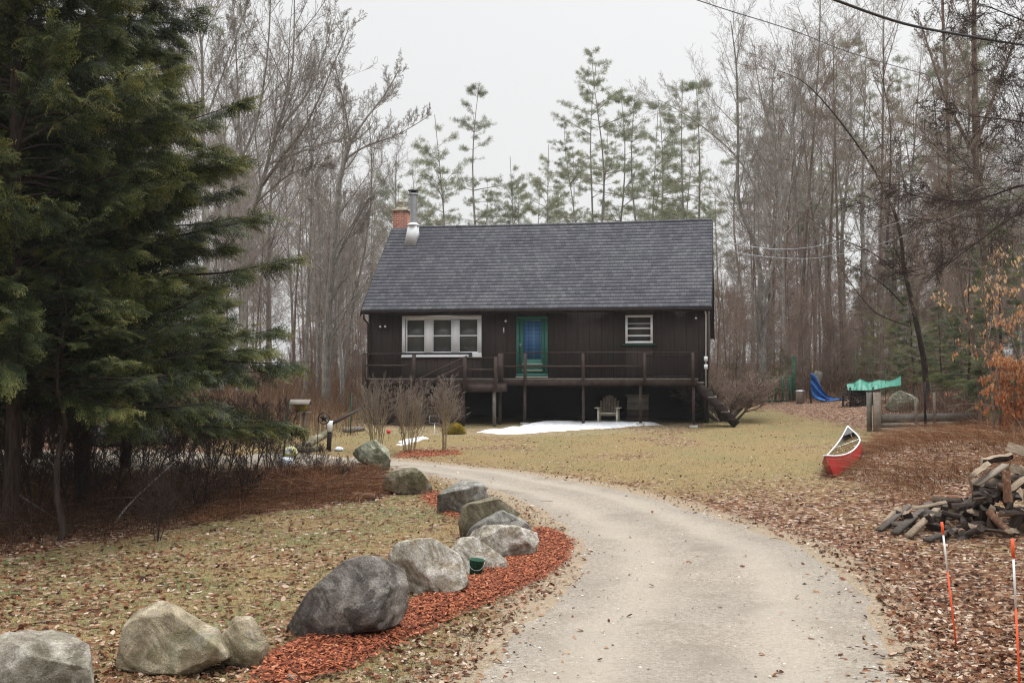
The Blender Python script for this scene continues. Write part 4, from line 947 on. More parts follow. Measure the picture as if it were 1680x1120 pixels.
def log_proto(kind, Lg, r, seed, m_in='split_wood', m_b='log_bark'):
    g = np.random.default_rng(seed)
    if kind == 'round': arc = np.linspace(0, 2 * math.pi, 15)[:-1]; ps = [(r * math.cos(t) * g.uniform(.93, 1.07), r * math.sin(t) * g.uniform(.93, 1.07)) for t in arc]; nb = len(ps)
    else:
        sp = {'wedge': 0.75, 'half': 1.5, 'slab': 0.45}[kind]; arc = np.linspace(-sp, sp, 8)
        ps = [(r * math.cos(t) * g.uniform(.95, 1.05), r * math.sin(t) * g.uniform(.95, 1.05)) for t in arc]; nb = len(ps)
        ps.append((r * g.uniform(-0.05, 0.25) if kind != 'slab' else r * 0.55, r * g.uniform(-0.2, 0.2)))
    ps = np.array(ps); ps -= ps.mean(0); k = len(ps); ys = np.linspace(-Lg / 2, Lg / 2, 6); V = []
    for i, y_ in enumerate(ys):
        jx, jz = g.normal(0, 0.004, 2); s = g.uniform(0.95, 1.05)
        V += [(p[0] * s + jx, y_ + (g.normal(0, 0.006) if i in (0, 5) else 0), p[1] * s + jz) for p in ps]
    inner = Acc(); outer = Acc(); Qi, Qo = [], []
    for i in range(5):
        for j in range(k):
            q = [i * k + j, i * k + (j + 1) % k, (i + 1) * k + (j + 1) % k, (i + 1) * k + j]
            (Qo if (kind == 'round' or j < nb - 1) else Qi).append(q[::-1])
    caps = []
    for e, fl in ((0, 1), (5, 0)):
        for j in range(1, k - 1): caps.append([e * k, e * k + j, e * k + j + 1] if fl else [e * k, e * k + j + 1, e * k + j])
    inner.add(V, Qi, caps); outer.add(V, Qo)
    root = empty('firewood_log'); inner.build('split_face', MATS[m_in], root); outer.build('log_bark', MATS[m_b], root); return root
WB0 = hit(1440, 884); protos = []
kinds = [('wedge', 0.40, 0.10), ('half', 0.36, 0.075), ('wedge', 0.42, 0.12), ('round', 0.40, 0.06), ('slab', 0.44, 0.11), ('wedge', 0.36, 0.08), ('half', 0.40, 0.085), ('round', 0.38, 0.045)]
for i, (k, l, r) in enumerate(kinds): protos.append(log_proto(k, l, r * 0.86, 30 + i, 'split_wood' if i % 2 == 0 else 'grey_split', 'log_bark' if i != 3 else 'red_bark'))
g = np.random.default_rng(12); used = set(); cnt = 0
YP = 15.9; xL, xR = xat(1500, YP), xat(1800, YP)
def heap(x, y): return 0.86 * sstep(xL - 0.5, xL + 2.0, x) * max(0.0, 1 - ((y - YP) / 1.05) ** 2) ** 0.8
placed = []
def put(i, loc, rot, label=None, grp='firewood logs in the tumbled pile'):
    pr = protos[i]
    if i not in used: o = pr; used.add(i)
    else: o = copy_tree(pr)
    o.location = loc; o.rotation_euler = rot
    tag(o, label or 'split firewood log lying in the tumbled heap on the leafy bank', 'log', grp); return o
for lay in range(9):
    for k in range(66):
        x = g.uniform(xL - 0.2, xR); y = YP + g.uniform(-0.95, 0.75); H = heap(x, y); z = 0.06 + lay * 0.12 + g.uniform(-0.03, 0.03)
        if z > H + 0.03 or (z < H - 0.30 and y > YP - 0.5): continue
        i = int(g.integers(0, 8)); yawr = g.normal(0, 0.9) + (math.pi / 2 if g.random() < 0.45 else 0); pit = g.normal(0, 0.42)
        if g.random() < 0.2: pit = g.choice([-1, 1]) * g.uniform(0.8, 1.3)
        put(i, (x, y, G1(x, y) + z), (pit, g.uniform(0, 6.28), yawr))
        cnt += 1
# the pieces one can single out
def px_at(px, py, Y): return at(px, py, Y)
put(3, px_at(1652, 798, 15.0), (math.radians(84), 0, 0.2), 'round log with reddish flaking bark standing upright in the pile', None)
put(2, px_at(1675, 795, 15.05), (math.radians(80), 1.0, -0.2), 'pale split log standing upright at the right edge of the photo', None)
put(0, px_at(1608, 772, 15.2), (math.radians(72), 1.2, 0.3), 'pale square ended split log standing on top of the pile', None)
put(2, px_at(1636, 755, 15.5), (0.3, 2.2, 1.9), 'pale wedge of wood on the crest of the pile', None)
put(4, px_at(1524, 830, 15.0), (math.radians(76), 1.4, -0.3), 'weathered grey split log leaning upright near the left end of the pile', None)
put(6, px_at(1676, 740, 16.1), (0.2, 0.6, 0.8), 'dark barked log on the very top of the pile', None)
def plank(a, b_, w_, h, label, mat='grey_split'):
    a = Vector(a); b_ = Vector(b_); o = Acc().bar((0, 0, 0), tuple(b_ - a), w_, h).build('plank', MATS[mat]); o.location = a; tag(o, label, 'plank')
def gz_(px, py, dz): p = gp(px, py); return (p.x, p.y, p.z + dz)
plank(gz_(1442, 872, 0.03), gz_(1492, 846, 0.16), 0.09, 0.025, 'leftmost weathered plank lying on leaves beside the woodpile')
plank(gz_(1468, 880, 0.04), gz_(1528, 852, 0.24), 0.11, 0.04, 'wide split board second from the left end of the woodpile', 'grey_split')
plank(gz_(1490, 884, 0.04), gz_(1538, 862, 0.22), 0.09, 0.045, 'pale cut board propped on the low end of the woodpile', 'split_wood')
plank(gz_(1520, 888, 0.03), gz_(1600, 872, 0.10), 0.10, 0.04, 'long thin board lying along the foot of the woodpile')
plank(px_at(1602, 795, 15.1), px_at(1650, 762, 15.3), 0.12, 0.03, 'grey board tilted up to the right on top of the woodpile', 'weathered_wood')
# old cut log in the grass below the mossy boulder
o = copy_tree(protos[3], tuple(gp(596, 818, 0.06)), 1.45, 1.0); o.rotation_euler = (0.05, 0.4, 1.5); tag(o, 'short dark log with a pale cut top lying at the lawn edge by the brush', 'log'); o.pop('group', None)

# ---------------------------------------------------------------- driveway marker stakes
material('orange_paint', lambda nt, co, b: (0.80, 0.10, 0.025), 0.45, 0.4)
def stake(label, top, foot, sw):
    f_ = gp(*foot); Y = f_.y; t_ = at(top[0], top[1], Y); v = (t_ - f_)
    root = empty('marker_stake', f_, 0, label, 'marker stake', 'orange and white driveway markers')
    o = Acc().tube([tuple(-v * 0.05), tuple(v * sw[0])], 0.0075, 10).build('lower_pole', MATS['orange_paint'], root)
    Acc().tube([tuple(v * sw[0]), tuple(v * sw[1])], 0.0078, 10).build('reflective_band', MATS['white_plastic'], root)
    Acc().tube([tuple(v * sw[1]), tuple(v)], 0.011, 10).build('tip', MATS['orange_paint'], root)
stake('orange and white marker stake leaning left, in front of the woodpile', (1545, 856), (1569, 1062), (0.60, 0.90))
stake('orange and white marker stake at the right edge of the photo', (1661, 883), (1674, 1150), (0.57, 0.88))
# ---------------------------------------------------------------- green bucket by the boulders
b0 = gp(779, 951); root = empty('bucket', (b0.x, b0.y + 0.09, b0.z), 0, 'small green metal bucket tucked between two pale boulders', 'bucket')
root.rotation_euler = (0.05, 0.10, 0)
Acc().lathe((0, 0, 0), [(0.001, 0.0), (0.058, 0.0), (0.078, 0.19), (0.083, 0.195), (0.083, 0.205), (0.074, 0.205), (0.055, 0.02), (0.001, 0.02)], 24).build('bucket_body', MATS['gate_green'], root, smooth=True)
a = Acc(); a.tube([(0.084 * math.cos(t), -0.03 - 0.05 * math.sin(t), 0.19 - 0.09 * math.sin(t)) for t in np.linspace(0, math.pi, 12)], 0.003, 6); a.build('wire_handle', MATS['galvanised'], root)

# ---------------------------------------------------------------- garden things on the right
gd = 0
def post(a_, h, w_, mat, parent, name='post', lean=(0, 0)):
    return Acc().bar((a_[0], a_[1], a_[2] - 0.15), (a_[0] + lean[0], a_[1] + lean[1], a_[2] + h), w_, w_).build(name, MATS[mat], parent)
# green gate
gp0 = gp(1247, 662); Yg = gp0.y
gate = empty('garden_gate', gp0, 0, 'low dark green slatted gate section with a tall post at its right end', 'gate')
Lp = xat(1304, Yg) - gp0.x; H = 47 * Yg / F
for fx, hh, ww in ((0.0, H, 0.09), (0.22, H * 0.97, 0.075), (0.42, H * 0.97, 0.075), (0.62, H * 0.97, 0.075), (0.82, H, 0.09)):
    Acc().box(fx * Lp, fx * Lp + ww, -0.045, -0.012, 0.03, hh).build('slat', MATS['gate_green'], gate)
for z_ in (0.12, H - 0.12): Acc().box(-0.02, Lp * 0.97, -0.01, 0.03, z_ - 0.05, z_ + 0.05).build('gate_rail', MATS['gate_green'], gate)
Acc().box(Lp * 0.93, Lp * 0.93 + 0.13, -0.06, 0.06, -0.1, 2.12).build('tall_post', MATS['gate_green'], gate)
Acc().box(Lp * 0.88, Lp * 0.88 + 0.05, -0.03, 0.03, -0.1, H * 1.05).build('short_post', MATS['gate_green'], gate)
# trash can
tb = gp(1315, 661); r_ = 0.20; o = empty('trash_can', (tb.x, tb.y + 0.2, tb.z), 0, 'grey metal trash can standing right of the green gate', 'trash can')
Acc().lathe((0, 0, 0), [(0.001, 0), (0.17, 0), (0.2, 0.5), (0.205, 0.52), (0.2, 0.54)] , 20).build('can_body', MATS['galvanised'], o, smooth=True)
Acc().lathe((0, 0, 0.54), [(0.215, -0.02), (0.22, 0.01), (0.16, 0.045), (0.001, 0.06)], 20).build('lid', MATS['galvanised'], o, smooth=True)
# blue tarp hung on a leaning stake
ts_ = gp(1331, 660); stk = Acc().bar((0, 0, -0.15), (-0.08, 0, 1.15), 0.05, 0.05).build('tarp_stake', MATS['dark_wood']); stk.location = ts_; tag(stk, 'dark leaning stake that holds up the corner of the blue tarp', 'stake')
material('tarp_blue', lambda nt, co, b: ramp(nt, noise(nt, co, 5, 4), [(0.35, (0.015, 0.10, 0.36)), (0.65, (0.03, 0.19, 0.52))]), 0.45, 0.4)
prof = [((1330, 611), (1330, 640)), ((1338, 616), (1333, 650)), ((1344, 628), (1338, 656)), ((1350, 640), (1346, 658)), ((1358, 649), (1354, 660)), ((1370, 652), (1364, 662)), ((1380, 654), (1378, 661)), ((1389, 656), (1388, 660))]
Yt = ts_.y; V = []; NR, NC = 50, 22
for i in range(NR):
    q = i / (NR - 1) * (len(prof) - 1); k = min(int(q), len(prof) - 2); f_ = q - k
    a_ = np.array(prof[k][0]) * (1 - f_) + np.array(prof[k + 1][0]) * f_; b_ = np.array(prof[k][1]) * (1 - f_) + np.array(prof[k + 1][1]) * f_
    for j in range(NC):
        t = j / (NC - 1); p = a_ * (1 - t) + b_ * t; dz = (0.16 * math.sin(t * 15 + i * 0.09) + 0.05 * math.sin(t * 37 + i * 0.3)) * (1 - 0.4 * i / NR) + 0.5 * t * (i / NR) - 0.3 * (1 - t) * i / NR
        P = at(p[0], p[1], Yt - dz * 0.9); g_ = G1(P.x, P.y) + 0.02; V.append((P.x - ts_.x, P.y - ts_.y, max(P.z, g_ + 0.04 * abs(math.sin(t * 19 + i * 0.4))) - ts_.z))
I = np.arange(NR * NC).reshape(NR, NC)
o = Acc().add(V, np.stack([I[:-1, :-1], I[1:, :-1], I[1:, 1:], I[:-1, 1:]], -1).reshape(-1, 4)).build('tarp', MATS['tarp_blue'], smooth=True)
o.location = ts_; tag(o, 'crumpled blue tarp sliding from a stake down onto the grass', 'tarp')
# broken leaning trunk behind the tarp
sb = gp(1356, 656); sb.y += 2.0; sb.z = G1(sb.x, sb.y)
o = Acc().tubes([([(0, 0, -0.1), (0.05, 0, 0.5), (0.16, 0, 1.0), (0.22, 0, 1.2)], [0.30, 0.22, 0.2, 0.19])], 12, cap=True).build('tree_stump', MATS['bark_grey']); o.location = sb; tag(o, 'broken grey tree stump leaning right behind the blue tarp', 'stump')
# compost pen with green netting
cb = gp(1395, 667); Yc = cb.y; pen = empty('compost_pen', cb, 0, 'dark wire compost pen of sticks under the green netting', 'compost pen')
g = np.random.default_rng(3); polys = []
Wc = xat(1432, Yc) - cb.x
for k in range(240):
    a_ = np.array([g.uniform(0, Wc), g.uniform(0, 1.0), g.uniform(0, 0.66)]); d_ = g.normal(size=3) * (0.3, 0.3, 0.15); polys.append(([a_, a_ + d_ * 0.5 + (0, 0, 0.02), a_ + d_], [0.014, 0.012, 0.006]))
Acc().tubes(polys, 4).build('stick_heap', MATS['twig_dark'], pen)
for x_ in (0, Wc):
    for y_ in (0, 1.0): Acc().box(x_ - 0.03, x_ + 0.03, y_ - 0.03, y_ + 0.03, -0.1, 0.78).build('post', MATS['dark_wood'], pen)
a = Acc()
for k in range(7): z_ = 0.05 + k * 0.1; a.tube([(0, -0.035, z_), (Wc, -0.035, z_)], 0.004, 4)
for k in range(9): x_ = k * Wc / 8; a.tube([(x_, -0.04, 0.0), (x_, -0.04, 0.7)], 0.004, 4)
a.build('wire_mesh', MATS['black_metal'], pen)
material('net_green', lambda nt, co, b: ramp(nt, noise(nt, co, 9, 3), [(0.35, (0.01, 0.13, 0.085)), (0.65, (0.03, 0.26, 0.18))]), 0.5, 0.4)
top = [(1389, 630), (1400, 629), (1411, 622), (1425, 628), (1440, 624), (1447, 624), (1460, 625), (1470, 622), (1478, 616)]; bot = [(1391, 640), (1402, 640), (1414, 640), (1428, 640), (1440, 638), (1448, 636), (1460, 634), (1470, 633), (1478, 632)]
V = []; NR = 60; NC = 12
for i in range(NR):
    q = i / (NR - 1) * (len(top) - 1); k = min(int(q), len(top) - 2); f_ = q - k
    a_ = np.array(top[k]) * (1 - f_) + np.array(top[k + 1]) * f_; b_ = np.array(bot[k]) * (1 - f_) + np.array(bot[k + 1]) * f_
    for j in range(NC):
        t = j / (NC - 1); p = a_ * (1 - t) + b_ * t; P = at(p[0], p[1], Yc + 0.9 - 1.0 * t + 0.08 * math.sin(i * 0.9) * t + 0.05 * math.sin(i * 0.35)); V.append((P.x - cb.x, P.y - cb.y, P.z - cb.z))
I = np.arange(NR * NC).reshape(NR, NC); a = Acc().add(V, np.stack([I[:-1, :-1], I[1:, :-1], I[1:, 1:], I[:-1, 1:]], -1).reshape(-1, 4))
a.tube([V[i * NC] for i in range(0, NR, 3)], 0.018, 5); net = a.build('garden_netting', MATS['net_green'], smooth=True); net.location = cb; tag(net, 'sagging bright green garden netting draped over sticks and wire', 'netting')
a = Acc()
for x_, h_ in ((0.35, 2.2), (1.02, 1.9), (1.55, 1.5)): a.tube([(x_, 0.55, 0.0), (x_ + 0.02, 0.55, h_)], 0.012, 5)
o = a.build('bean_pole', MATS['gate_green'], net); 
# raised garden bed with post and wire fence
Yf = 34.0; fb = Vector((xat(1438, Yf), Yf, G1(xat(1438, Yf), Yf)))
bed = empty('garden_bed', fb, 0, 'raised garden bed of weathered boards with thick corner post and wire fence', 'garden bed')
def fbx(px): return xat(px, Yf) - fb.x
S = Yf / F
Acc().box(-0.09, 0.09, -0.09, 0.09, -0.2, 64 * S).build('post', MATS['weathered_wood'], bed)
Acc().box(-0.24, -0.12, 0.1, 0.22, -0.1, 64 * S).build('post', MATS['grey_wood'], bed)
for (z0_, z1_, x1_) in ((0.26, 0.50, 1606), (0.13, 0.245, 1570), (-0.03, 0.115, 1560)):
    Acc().hexa([(0.095, -0.06, z0_), (fbx(x1_), -0.06, z0_ + 0.06), (fbx(x1_), 0.0, z0_ + 0.06), (0.095, 0.0, z0_), (0.095, -0.06, z1_), (fbx(x1_), -0.06, z1_ + 0.05), (fbx(x1_), 0.0, z1_ + 0.05), (0.095, 0.0, z1_)]).build('board', MATS['weathered_wood' if z0_ < 0.2 else 'grey_wood'], bed)
for px, h_ in ((1515, 1.25), (1530, 0.95), (1500, 0.8), (1607, 1.3)): Acc().box(fbx(px) - 0.03, fbx(px) + 0.03, -0.12, -0.065, 0.1, h_ + 0.2).build('post', MATS['weathered_wood' if px != 1515 else 'dark_wood'], bed)
a = Acc()
for k in range(8): z_ = 0.52 + k * 0.1; a.tube([(0.09, -0.13, z_), (fbx(1560), -0.13, z_ + 0.02), (fbx(1607), -0.13, z_ + 0.04)], 0.0025, 4)
for k in range(34): x_ = 0.1 + k * 0.1; a.tube([(x_, -0.133, 0.5), (x_, -0.133, 1.24)], 0.0025, 4)
a.build('wire_fence', MATS['black_metal'], bed)
a = Acc().box(0.1, fbx(1606), 0.002, 0.7, -0.2, 0.30); o = a.build('bed_soil', MATS['ground_mat'], bed)

# ---------------------------------------------------------------- things at the left of the house
def P3(px, py, Y): return at(px, py, Y)
fbp = gp(498, 738); Y = fbp.y; s_ = Y / F
bf = empty('bird_feeder', fbp, 0, 'small roofed bird feeder with mustard sides on a thin post', 'bird feeder')
zt = at(498, 677, Y).z - fbp.z
Acc().tube([(0, 0, -0.1), (0.01, 0, zt)], 0.035, 8).build('post', MATS['grey_wood'], bf)
x0, x1 = (484 - 498) * s_, (500 - 498) * s_
Acc().box(x0 - 0.1, x1 + 0.12, -0.2, 0.2, zt, zt + 0.025).build('tray', MATS['grey_wood'], bf)
Acc().box(x0, x1 + 0.02, -0.12, 0.12, zt + 0.026, zt + 0.22).build('seed_box', MATS['yellow_leaf'], bf)
a = Acc()
zr_ = zt + 0.33
for sy in (-1, 1): a.hexa([(x0 - 0.12, sy * 0.25, zt + 0.20), (x1 + 0.14, sy * 0.25, zt + 0.20), (x1 + 0.14, 0, zr_ - 0.02), (x0 - 0.12, 0, zr_ - 0.02), (x0 - 0.12, sy * 0.25, zt + 0.22), (x1 + 0.14, sy * 0.25, zt + 0.22), (x1 + 0.14, 0, zr_), (x0 - 0.12, 0, zr_)])
a.build('feeder_roof', MATS['grey_wood'], bf)
# star ornament on a hook stake
fs = gp(518, 762); Y = fs.y; s_ = Y / F
star = empty('star_ornament', fs, 0, 'black metal five pointed star in a ring on a thin stake', 'ornament')
zs = at(531, 686, Y).z - fs.z; xs_ = (531 - 518) * s_; rr = 9 * s_
Acc().tube([(0, 0, -0.1), (0.03, 0, zs * 0.5), (xs_ - rr, 0, zs - 0.02), (xs_ - rr, 0, zs + 0.03)], 0.008, 6).build('stake', MATS['black_metal'], star)
Acc().tube([(xs_ + rr * math.cos(t), 0, zs + rr * math.sin(t)) for t in np.linspace(0, 2 * math.pi, 33)], 0.012, 6).build('ring', MATS['black_metal'], star)
pts = [(xs_ + (rr * 0.88 if k % 2 == 0 else rr * 0.36) * math.sin(k * math.pi / 5), zs + (rr * 0.88 if k % 2 == 0 else rr * 0.36) * math.cos(k * math.pi / 5)) for k in range(10)]
V = [(p[0], -0.008, p[1]) for p in pts] + [(p[0], 0.008, p[1]) for p in pts] + [(xs_, -0.03, zs), (xs_, 0.03, zs)]
Acc().add(V, [[k, (k + 1) % 10, 10 + (k + 1) % 10, 10 + k] for k in range(10)], [[20, (k + 1) % 10, k] for k in range(10)] + [[21, 10 + k, 10 + (k + 1) % 10] for k in range(10)]).build('star', MATS['black_metal'], star)
# old water pump like post with white top, hand rail, mossy steps
fp = gp(539, 738); Y = fp.y
po = empty('white_topped_post', fp, 0, 'dark leaning post with a white upper part beside the star', 'post')
t1 = at(541, 708, Y) - fp; t2 = at(542, 690, Y) - fp
Acc().bar((0, 0, -0.1), tuple(t1), 0.10, 0.10).build('lower_post', MATS['dark_wood'], po); Acc().bar(tuple(t1), tuple(t2), 0.12, 0.12).build('upper_post', MATS['white_paint'], po)
o = Acc().bar(tuple(at(546, 694, Y) - fp), tuple(at(592, 670, Y + 3) - fp), 0.05, 0.06).build('hand_rail', MATS['dark_wood'], po)
def thin_post(label, foot, top, r=0.02, mat='gate_green'):
    f_ = gp(*foot); t_ = at(top[0], top[1], f_.y) - f_; o = Acc().tube([(0, 0, -0.1), tuple(t_)], r, 6).build('garden_stake', MATS[mat]); o.location = f_; tag(o, label, 'stake')
thin_post('thin green stake just left of the deck corner', (575, 712), (577, 645))
thin_post('dark thin stake leaning beside the bird feeder', (464, 752), (474, 660))
thin_post('white pipe stub standing by the basement window', (713, 713), (713, 695), 0.012, 'white_plastic')
rb = gp(637, 722); ro = empty('red_reflector', rb, 0, 'round red reflector on a thin rod left of the snow', 'reflector')
zz = at(638, 708, rb.y).z - rb.z
Acc().tube([(0, 0, -0.05), (0.01, 0, zz)], 0.007, 6).build('rod', MATS['galvanised'], ro)
material('reflector_red', lambda nt, co, b: (0.62, 0.02, 0.03), 0.3, 0.6)
Acc().tube([(0.01, -0.02, zz), (0.01, 0.01, zz)], 0.06, 18).build('disc', MATS['reflector_red'], ro)
def mossy(label, a_, b_, w_, h, mat='stone_moss'):
    A_, B_ = gp(*a_), gp(*b_); v = B_ - A_; o = Acc().bar((0, 0, h / 2 - 0.02), (v.x, v.y, v.z + h / 2), w_, h).build('mossy_timber', MATS[mat]); o.location = A_; tag(o, label, 'timber')
mossy('long mossy timber edging that climbs toward the white topped post', (490, 740), (538, 712), 0.22, 0.14)
mossy('short mossy timber lying below the long one', (500, 741), (523, 738), 0.22, 0.12)
mossy('grey timber step left of the deck corner', (568, 709), (592, 707), 0.3, 0.12, 'grey_wood')
# lost toys and bags in the brush
def blob(label, px, py, w_, h, mat, cat, seed, name):
    p = gp(px, py); V, T = ICO4; s = p.y / F; W = V * np.array([w_ * s / 2, w_ * s / 2, h * s / 2]); W = W * (0.8 + 0.5 * n3(V * 1.3, 1.4, 3, seed))[:, None]
    o = Acc().add(W, t=T, tone=np.clip(n3(V, 2.0, 2, seed + 3) * 1.6 - 0.3, 0, 1)).build(name, mat, smooth=True); o.location = (p.x, p.y + 0.1, p.z + h * s * 0.38); tag(o, label, cat)
toned('yellow_plastic', [(0, (0.65, 0.60, 0.05)), (0.5, (0.70, 0.68, 0.12)), (0.6, (0.75, 0.75, 0.7)), (1, (0.8, 0.8, 0.78))], 0.5, 0.4)
toned('pale_blue_plastic', [(0, (0.30, 0.40, 0.52)), (0.5, (0.55, 0.6, 0.66)), (1, (0.75, 0.78, 0.8))], 0.5, 0.4)
blob('crumpled yellow and white bag on the far side of the brush', 475, 750, 22, 20, MATS['yellow_plastic'], 'bag', 4, 'yellow_bag')
blob('pale blue grey bag lying in the brush below the yellow one', 466, 764, 24, 16, MATS['pale_blue_plastic'], 'bag', 9, 'blue_bag')
blob('tiny grey and white bundle on the ground near the grey wedge boulder', 555, 741, 14, 8, MATS['pale_blue_plastic'], 'bundle', 14, 'grey_bundle')

# ---------------------------------------------------------------- chair and chest below the deck
uc, zc = HL(998, 692, -0.55)
ch = empty('garden_chair', (0, 0, 0), 0, 'weathered slatted garden armchair under the deck, facing the lawn', 'chair')
pw = O2 + uc * EX - 0.55 * EY; gz0 = G1(pw[0], pw[1]); ch.location = (pw[0], pw[1], gz0); ch.rotation_euler = (0, 0, -A)
for s in (-1, 1):
    Acc().hexa([(s * 0.31 - 0.03, -0.30, 0), (s * 0.31 + 0.03, -0.30, 0), (s * 0.31 + 0.03, -0.22, 0), (s * 0.31 - 0.03, -0.22, 0), (s * 0.31 - 0.03, -0.28, 0.52), (s * 0.31 + 0.03, -0.28, 0.52), (s * 0.31 + 0.03, -0.2, 0.52), (s * 0.31 - 0.03, -0.2, 0.52)]).build('leg', MATS['tan_paint'], ch)
    Acc().box(s * 0.31 - 0.03, s * 0.31 + 0.03, 0.3, 0.38, 0, 0.5).build('leg', MATS['tan_paint'], ch)
    Acc().box(s * 0.34 - 0.08, s * 0.34 + 0.08, -0.36, 0.36, 0.521, 0.55).build('armrest', MATS['tan_paint'], ch)
for k in range(5): y_ = -0.29 + k * 0.12; Acc().box(-0.28, 0.28, y_, y_ + 0.1, 0.36 - k * 0.025, 0.385 - k * 0.025).build('seat_slat', MATS['tan_paint'], ch)
for k in range(7):
    x_ = (k - 3) * 0.083; h_ = 0.95 - 0.02 * (k - 3) ** 2
    Acc().hexa([(x_ - 0.036, 0.24, 0.26), (x_ + 0.036, 0.24, 0.26), (x_ + 0.036, 0.265, 0.26), (x_ - 0.036, 0.265, 0.26), (x_ * 1.15 - 0.04, 0.44, h_), (x_ * 1.15 + 0.04, 0.44, h_), (x_ * 1.15 + 0.04, 0.465, h_), (x_ * 1.15 - 0.04, 0.465, h_)]).build('back_slat', MATS['weathered_wood'], ch)
u, z = HL(1046, 690, 0.0); pw = O2 + u * EX + 0.05 * EY; cr = empty('crate_stack', (pw[0], pw[1], G1(pw[0], pw[1])), -A, 'dark weathered wooden chest with lid, behind the deck post', 'chest')
for k in range(4): Acc().box(-0.36 + 0.01 * k, 0.36, -0.2, 0.2, 0.02 + k * 0.23, 0.235 + k * 0.23).build('side_board', MATS['grey_wood' if k > 1 else 'deck_wood'], cr)
Acc().box(-0.39, 0.38, -0.23, 0.22, 0.94, 0.985).build('lid', MATS['grey_wood'], cr)

# ---------------------------------------------------------------- overhead cables
def cable(label, pts, r, mat='black_metal'):
    P = [at(a_, b_, Y_) for a_, b_, Y_ in pts]; Q = catmull([tuple(p) for p in P], 60)
    o = Acc().tube(list(Q - Q[0]), r, 8).build('overhead_cable', MATS[mat], smooth=True); o.location = Q[0]; tag(o, label, 'cable', 'overhead cables')
cable('thick black twisted cable crossing the upper right corner', [(1100, -110, 11.5), (1250, -48, 12.3), (1362, -3, 13), (1480, 38, 14), (1580, 58, 15), (1680, 74, 16.2), (1850, 96, 18), (2100, 120, 21)], 0.018)
cable('thin dark cable running from the top middle into the right wood', [(900, -90, 16), (1140, -1, 18), (1300, 50, 20), (1400, 88, 22), (1530, 125, 25), (1700, 165, 28), (1900, 205, 31)], 0.008)
cable('pale service cable sagging from the gable, upper of two', [(1170, 392, 42.5), (1215, 402, 41), (1280, 409, 39), (1350, 402, 36), (1450, 373, 32), (1560, 330, 28), (1700, 265, 24), (1900, 180, 20)], 0.011, 'galvanised')
cable('pale service cable sagging from the gable, lower of two', [(1170, 398, 42.5), (1215, 415, 41), (1280, 423, 39), (1350, 422, 36), (1450, 398, 32), (1560, 358, 28), (1700, 292, 24), (1900, 205, 20)], 0.009, 'galvanised')

# ---------------------------------------------------------------- things behind the hemlocks
sh = empty('shed', (xat(80, 38), 38, G1(xat(80, 38), 38)), 0.1, 'low shed with a pale metal roof half hidden behind the hemlocks', 'shed')
zr_ = at(80, 655, 38).z - sh.location.z
Acc().box(-1.3, 1.3, 0, 2.5, -0.2, zr_ - 0.02).build('wall', MATS['dark_wood'], sh)
Acc().hexa([(-1.5, -0.2, zr_ - 0.05), (1.5, -0.2, zr_ + 0.2), (1.5, 2.8, zr_ + 0.65), (-1.5, 2.8, zr_ + 0.4), (-1.5, -0.2, zr_), (1.5, -0.2, zr_ + 0.25), (1.5, 2.8, zr_ + 0.7), (-1.5, 2.8, zr_ + 0.45)]).build('roof', MATS['galvanised'], sh)
Yq = 31.0; x0, x1 = xat(15, Yq), xat(132, Yq); fe = empty('picket_fence', (x0, Yq, G1(x0, Yq)), 0, 'old dark picket fence in the shade beyond the hemlock trunk', 'fence')
k = 0
while x0 + k * 0.13 < x1:
    h_ = 1.35 + 0.06 * math.sin(k * 2.1); Acc().box(k * 0.13, k * 0.13 + 0.06, -0.02, 0.02, -0.05, h_).build('picket', MATS['grey_wood' if k % 3 else 'dark_wood'], fe); k += 1
for z_ in (0.3, 1.05): Acc().box(-0.05, x1 - x0 + 0.05, 0.021, 0.06, z_, z_ + 0.08).build('fence_rail', MATS['dark_wood'], fe)
cv = gp(215, 752); bo = empty('covered_boat', (xat(215, 30), 30, G1(xat(215, 30), 30)), 0.15, 'pale grey tarpaulin covered boat seen through the hemlock twigs', 'boat')
tb_ = np.linspace(-1, 1, 25); V = []
for t in tb_:
    b_ = 0.62 * (1 - abs(t) ** 3) + 0.02; zt_ = 0.55 + 0.25 * (1 - t * t)
    for a_, z_ in ((-1, 0.1), (-1, 0.42), (-0.5, 0.8), (0, 1.0), (0.5, 0.8), (1, 0.42), (1, 0.1)): V.append((t * 1.15, a_ * b_, z_ * zt_ * 0.8 + 0.03 * math.sin(t * 20 + a_ * 3)))
I = np.arange(25 * 7).reshape(25, 7)
flat('pale_tarp', (0.07, 0.068, 0.065), 0.25, 3, 0.6)
Acc().add(V, np.stack([I[:-1, :-1], I[1:, :-1], I[1:, 1:], I[:-1, 1:]], -1).reshape(-1, 4)).build('cover', MATS['pale_tarp'], bo, smooth=True)
Acc().box(-1.0, 1.0, -0.35, 0.35, 0.0, 0.12).build('cradle', MATS['dark_wood'], bo)
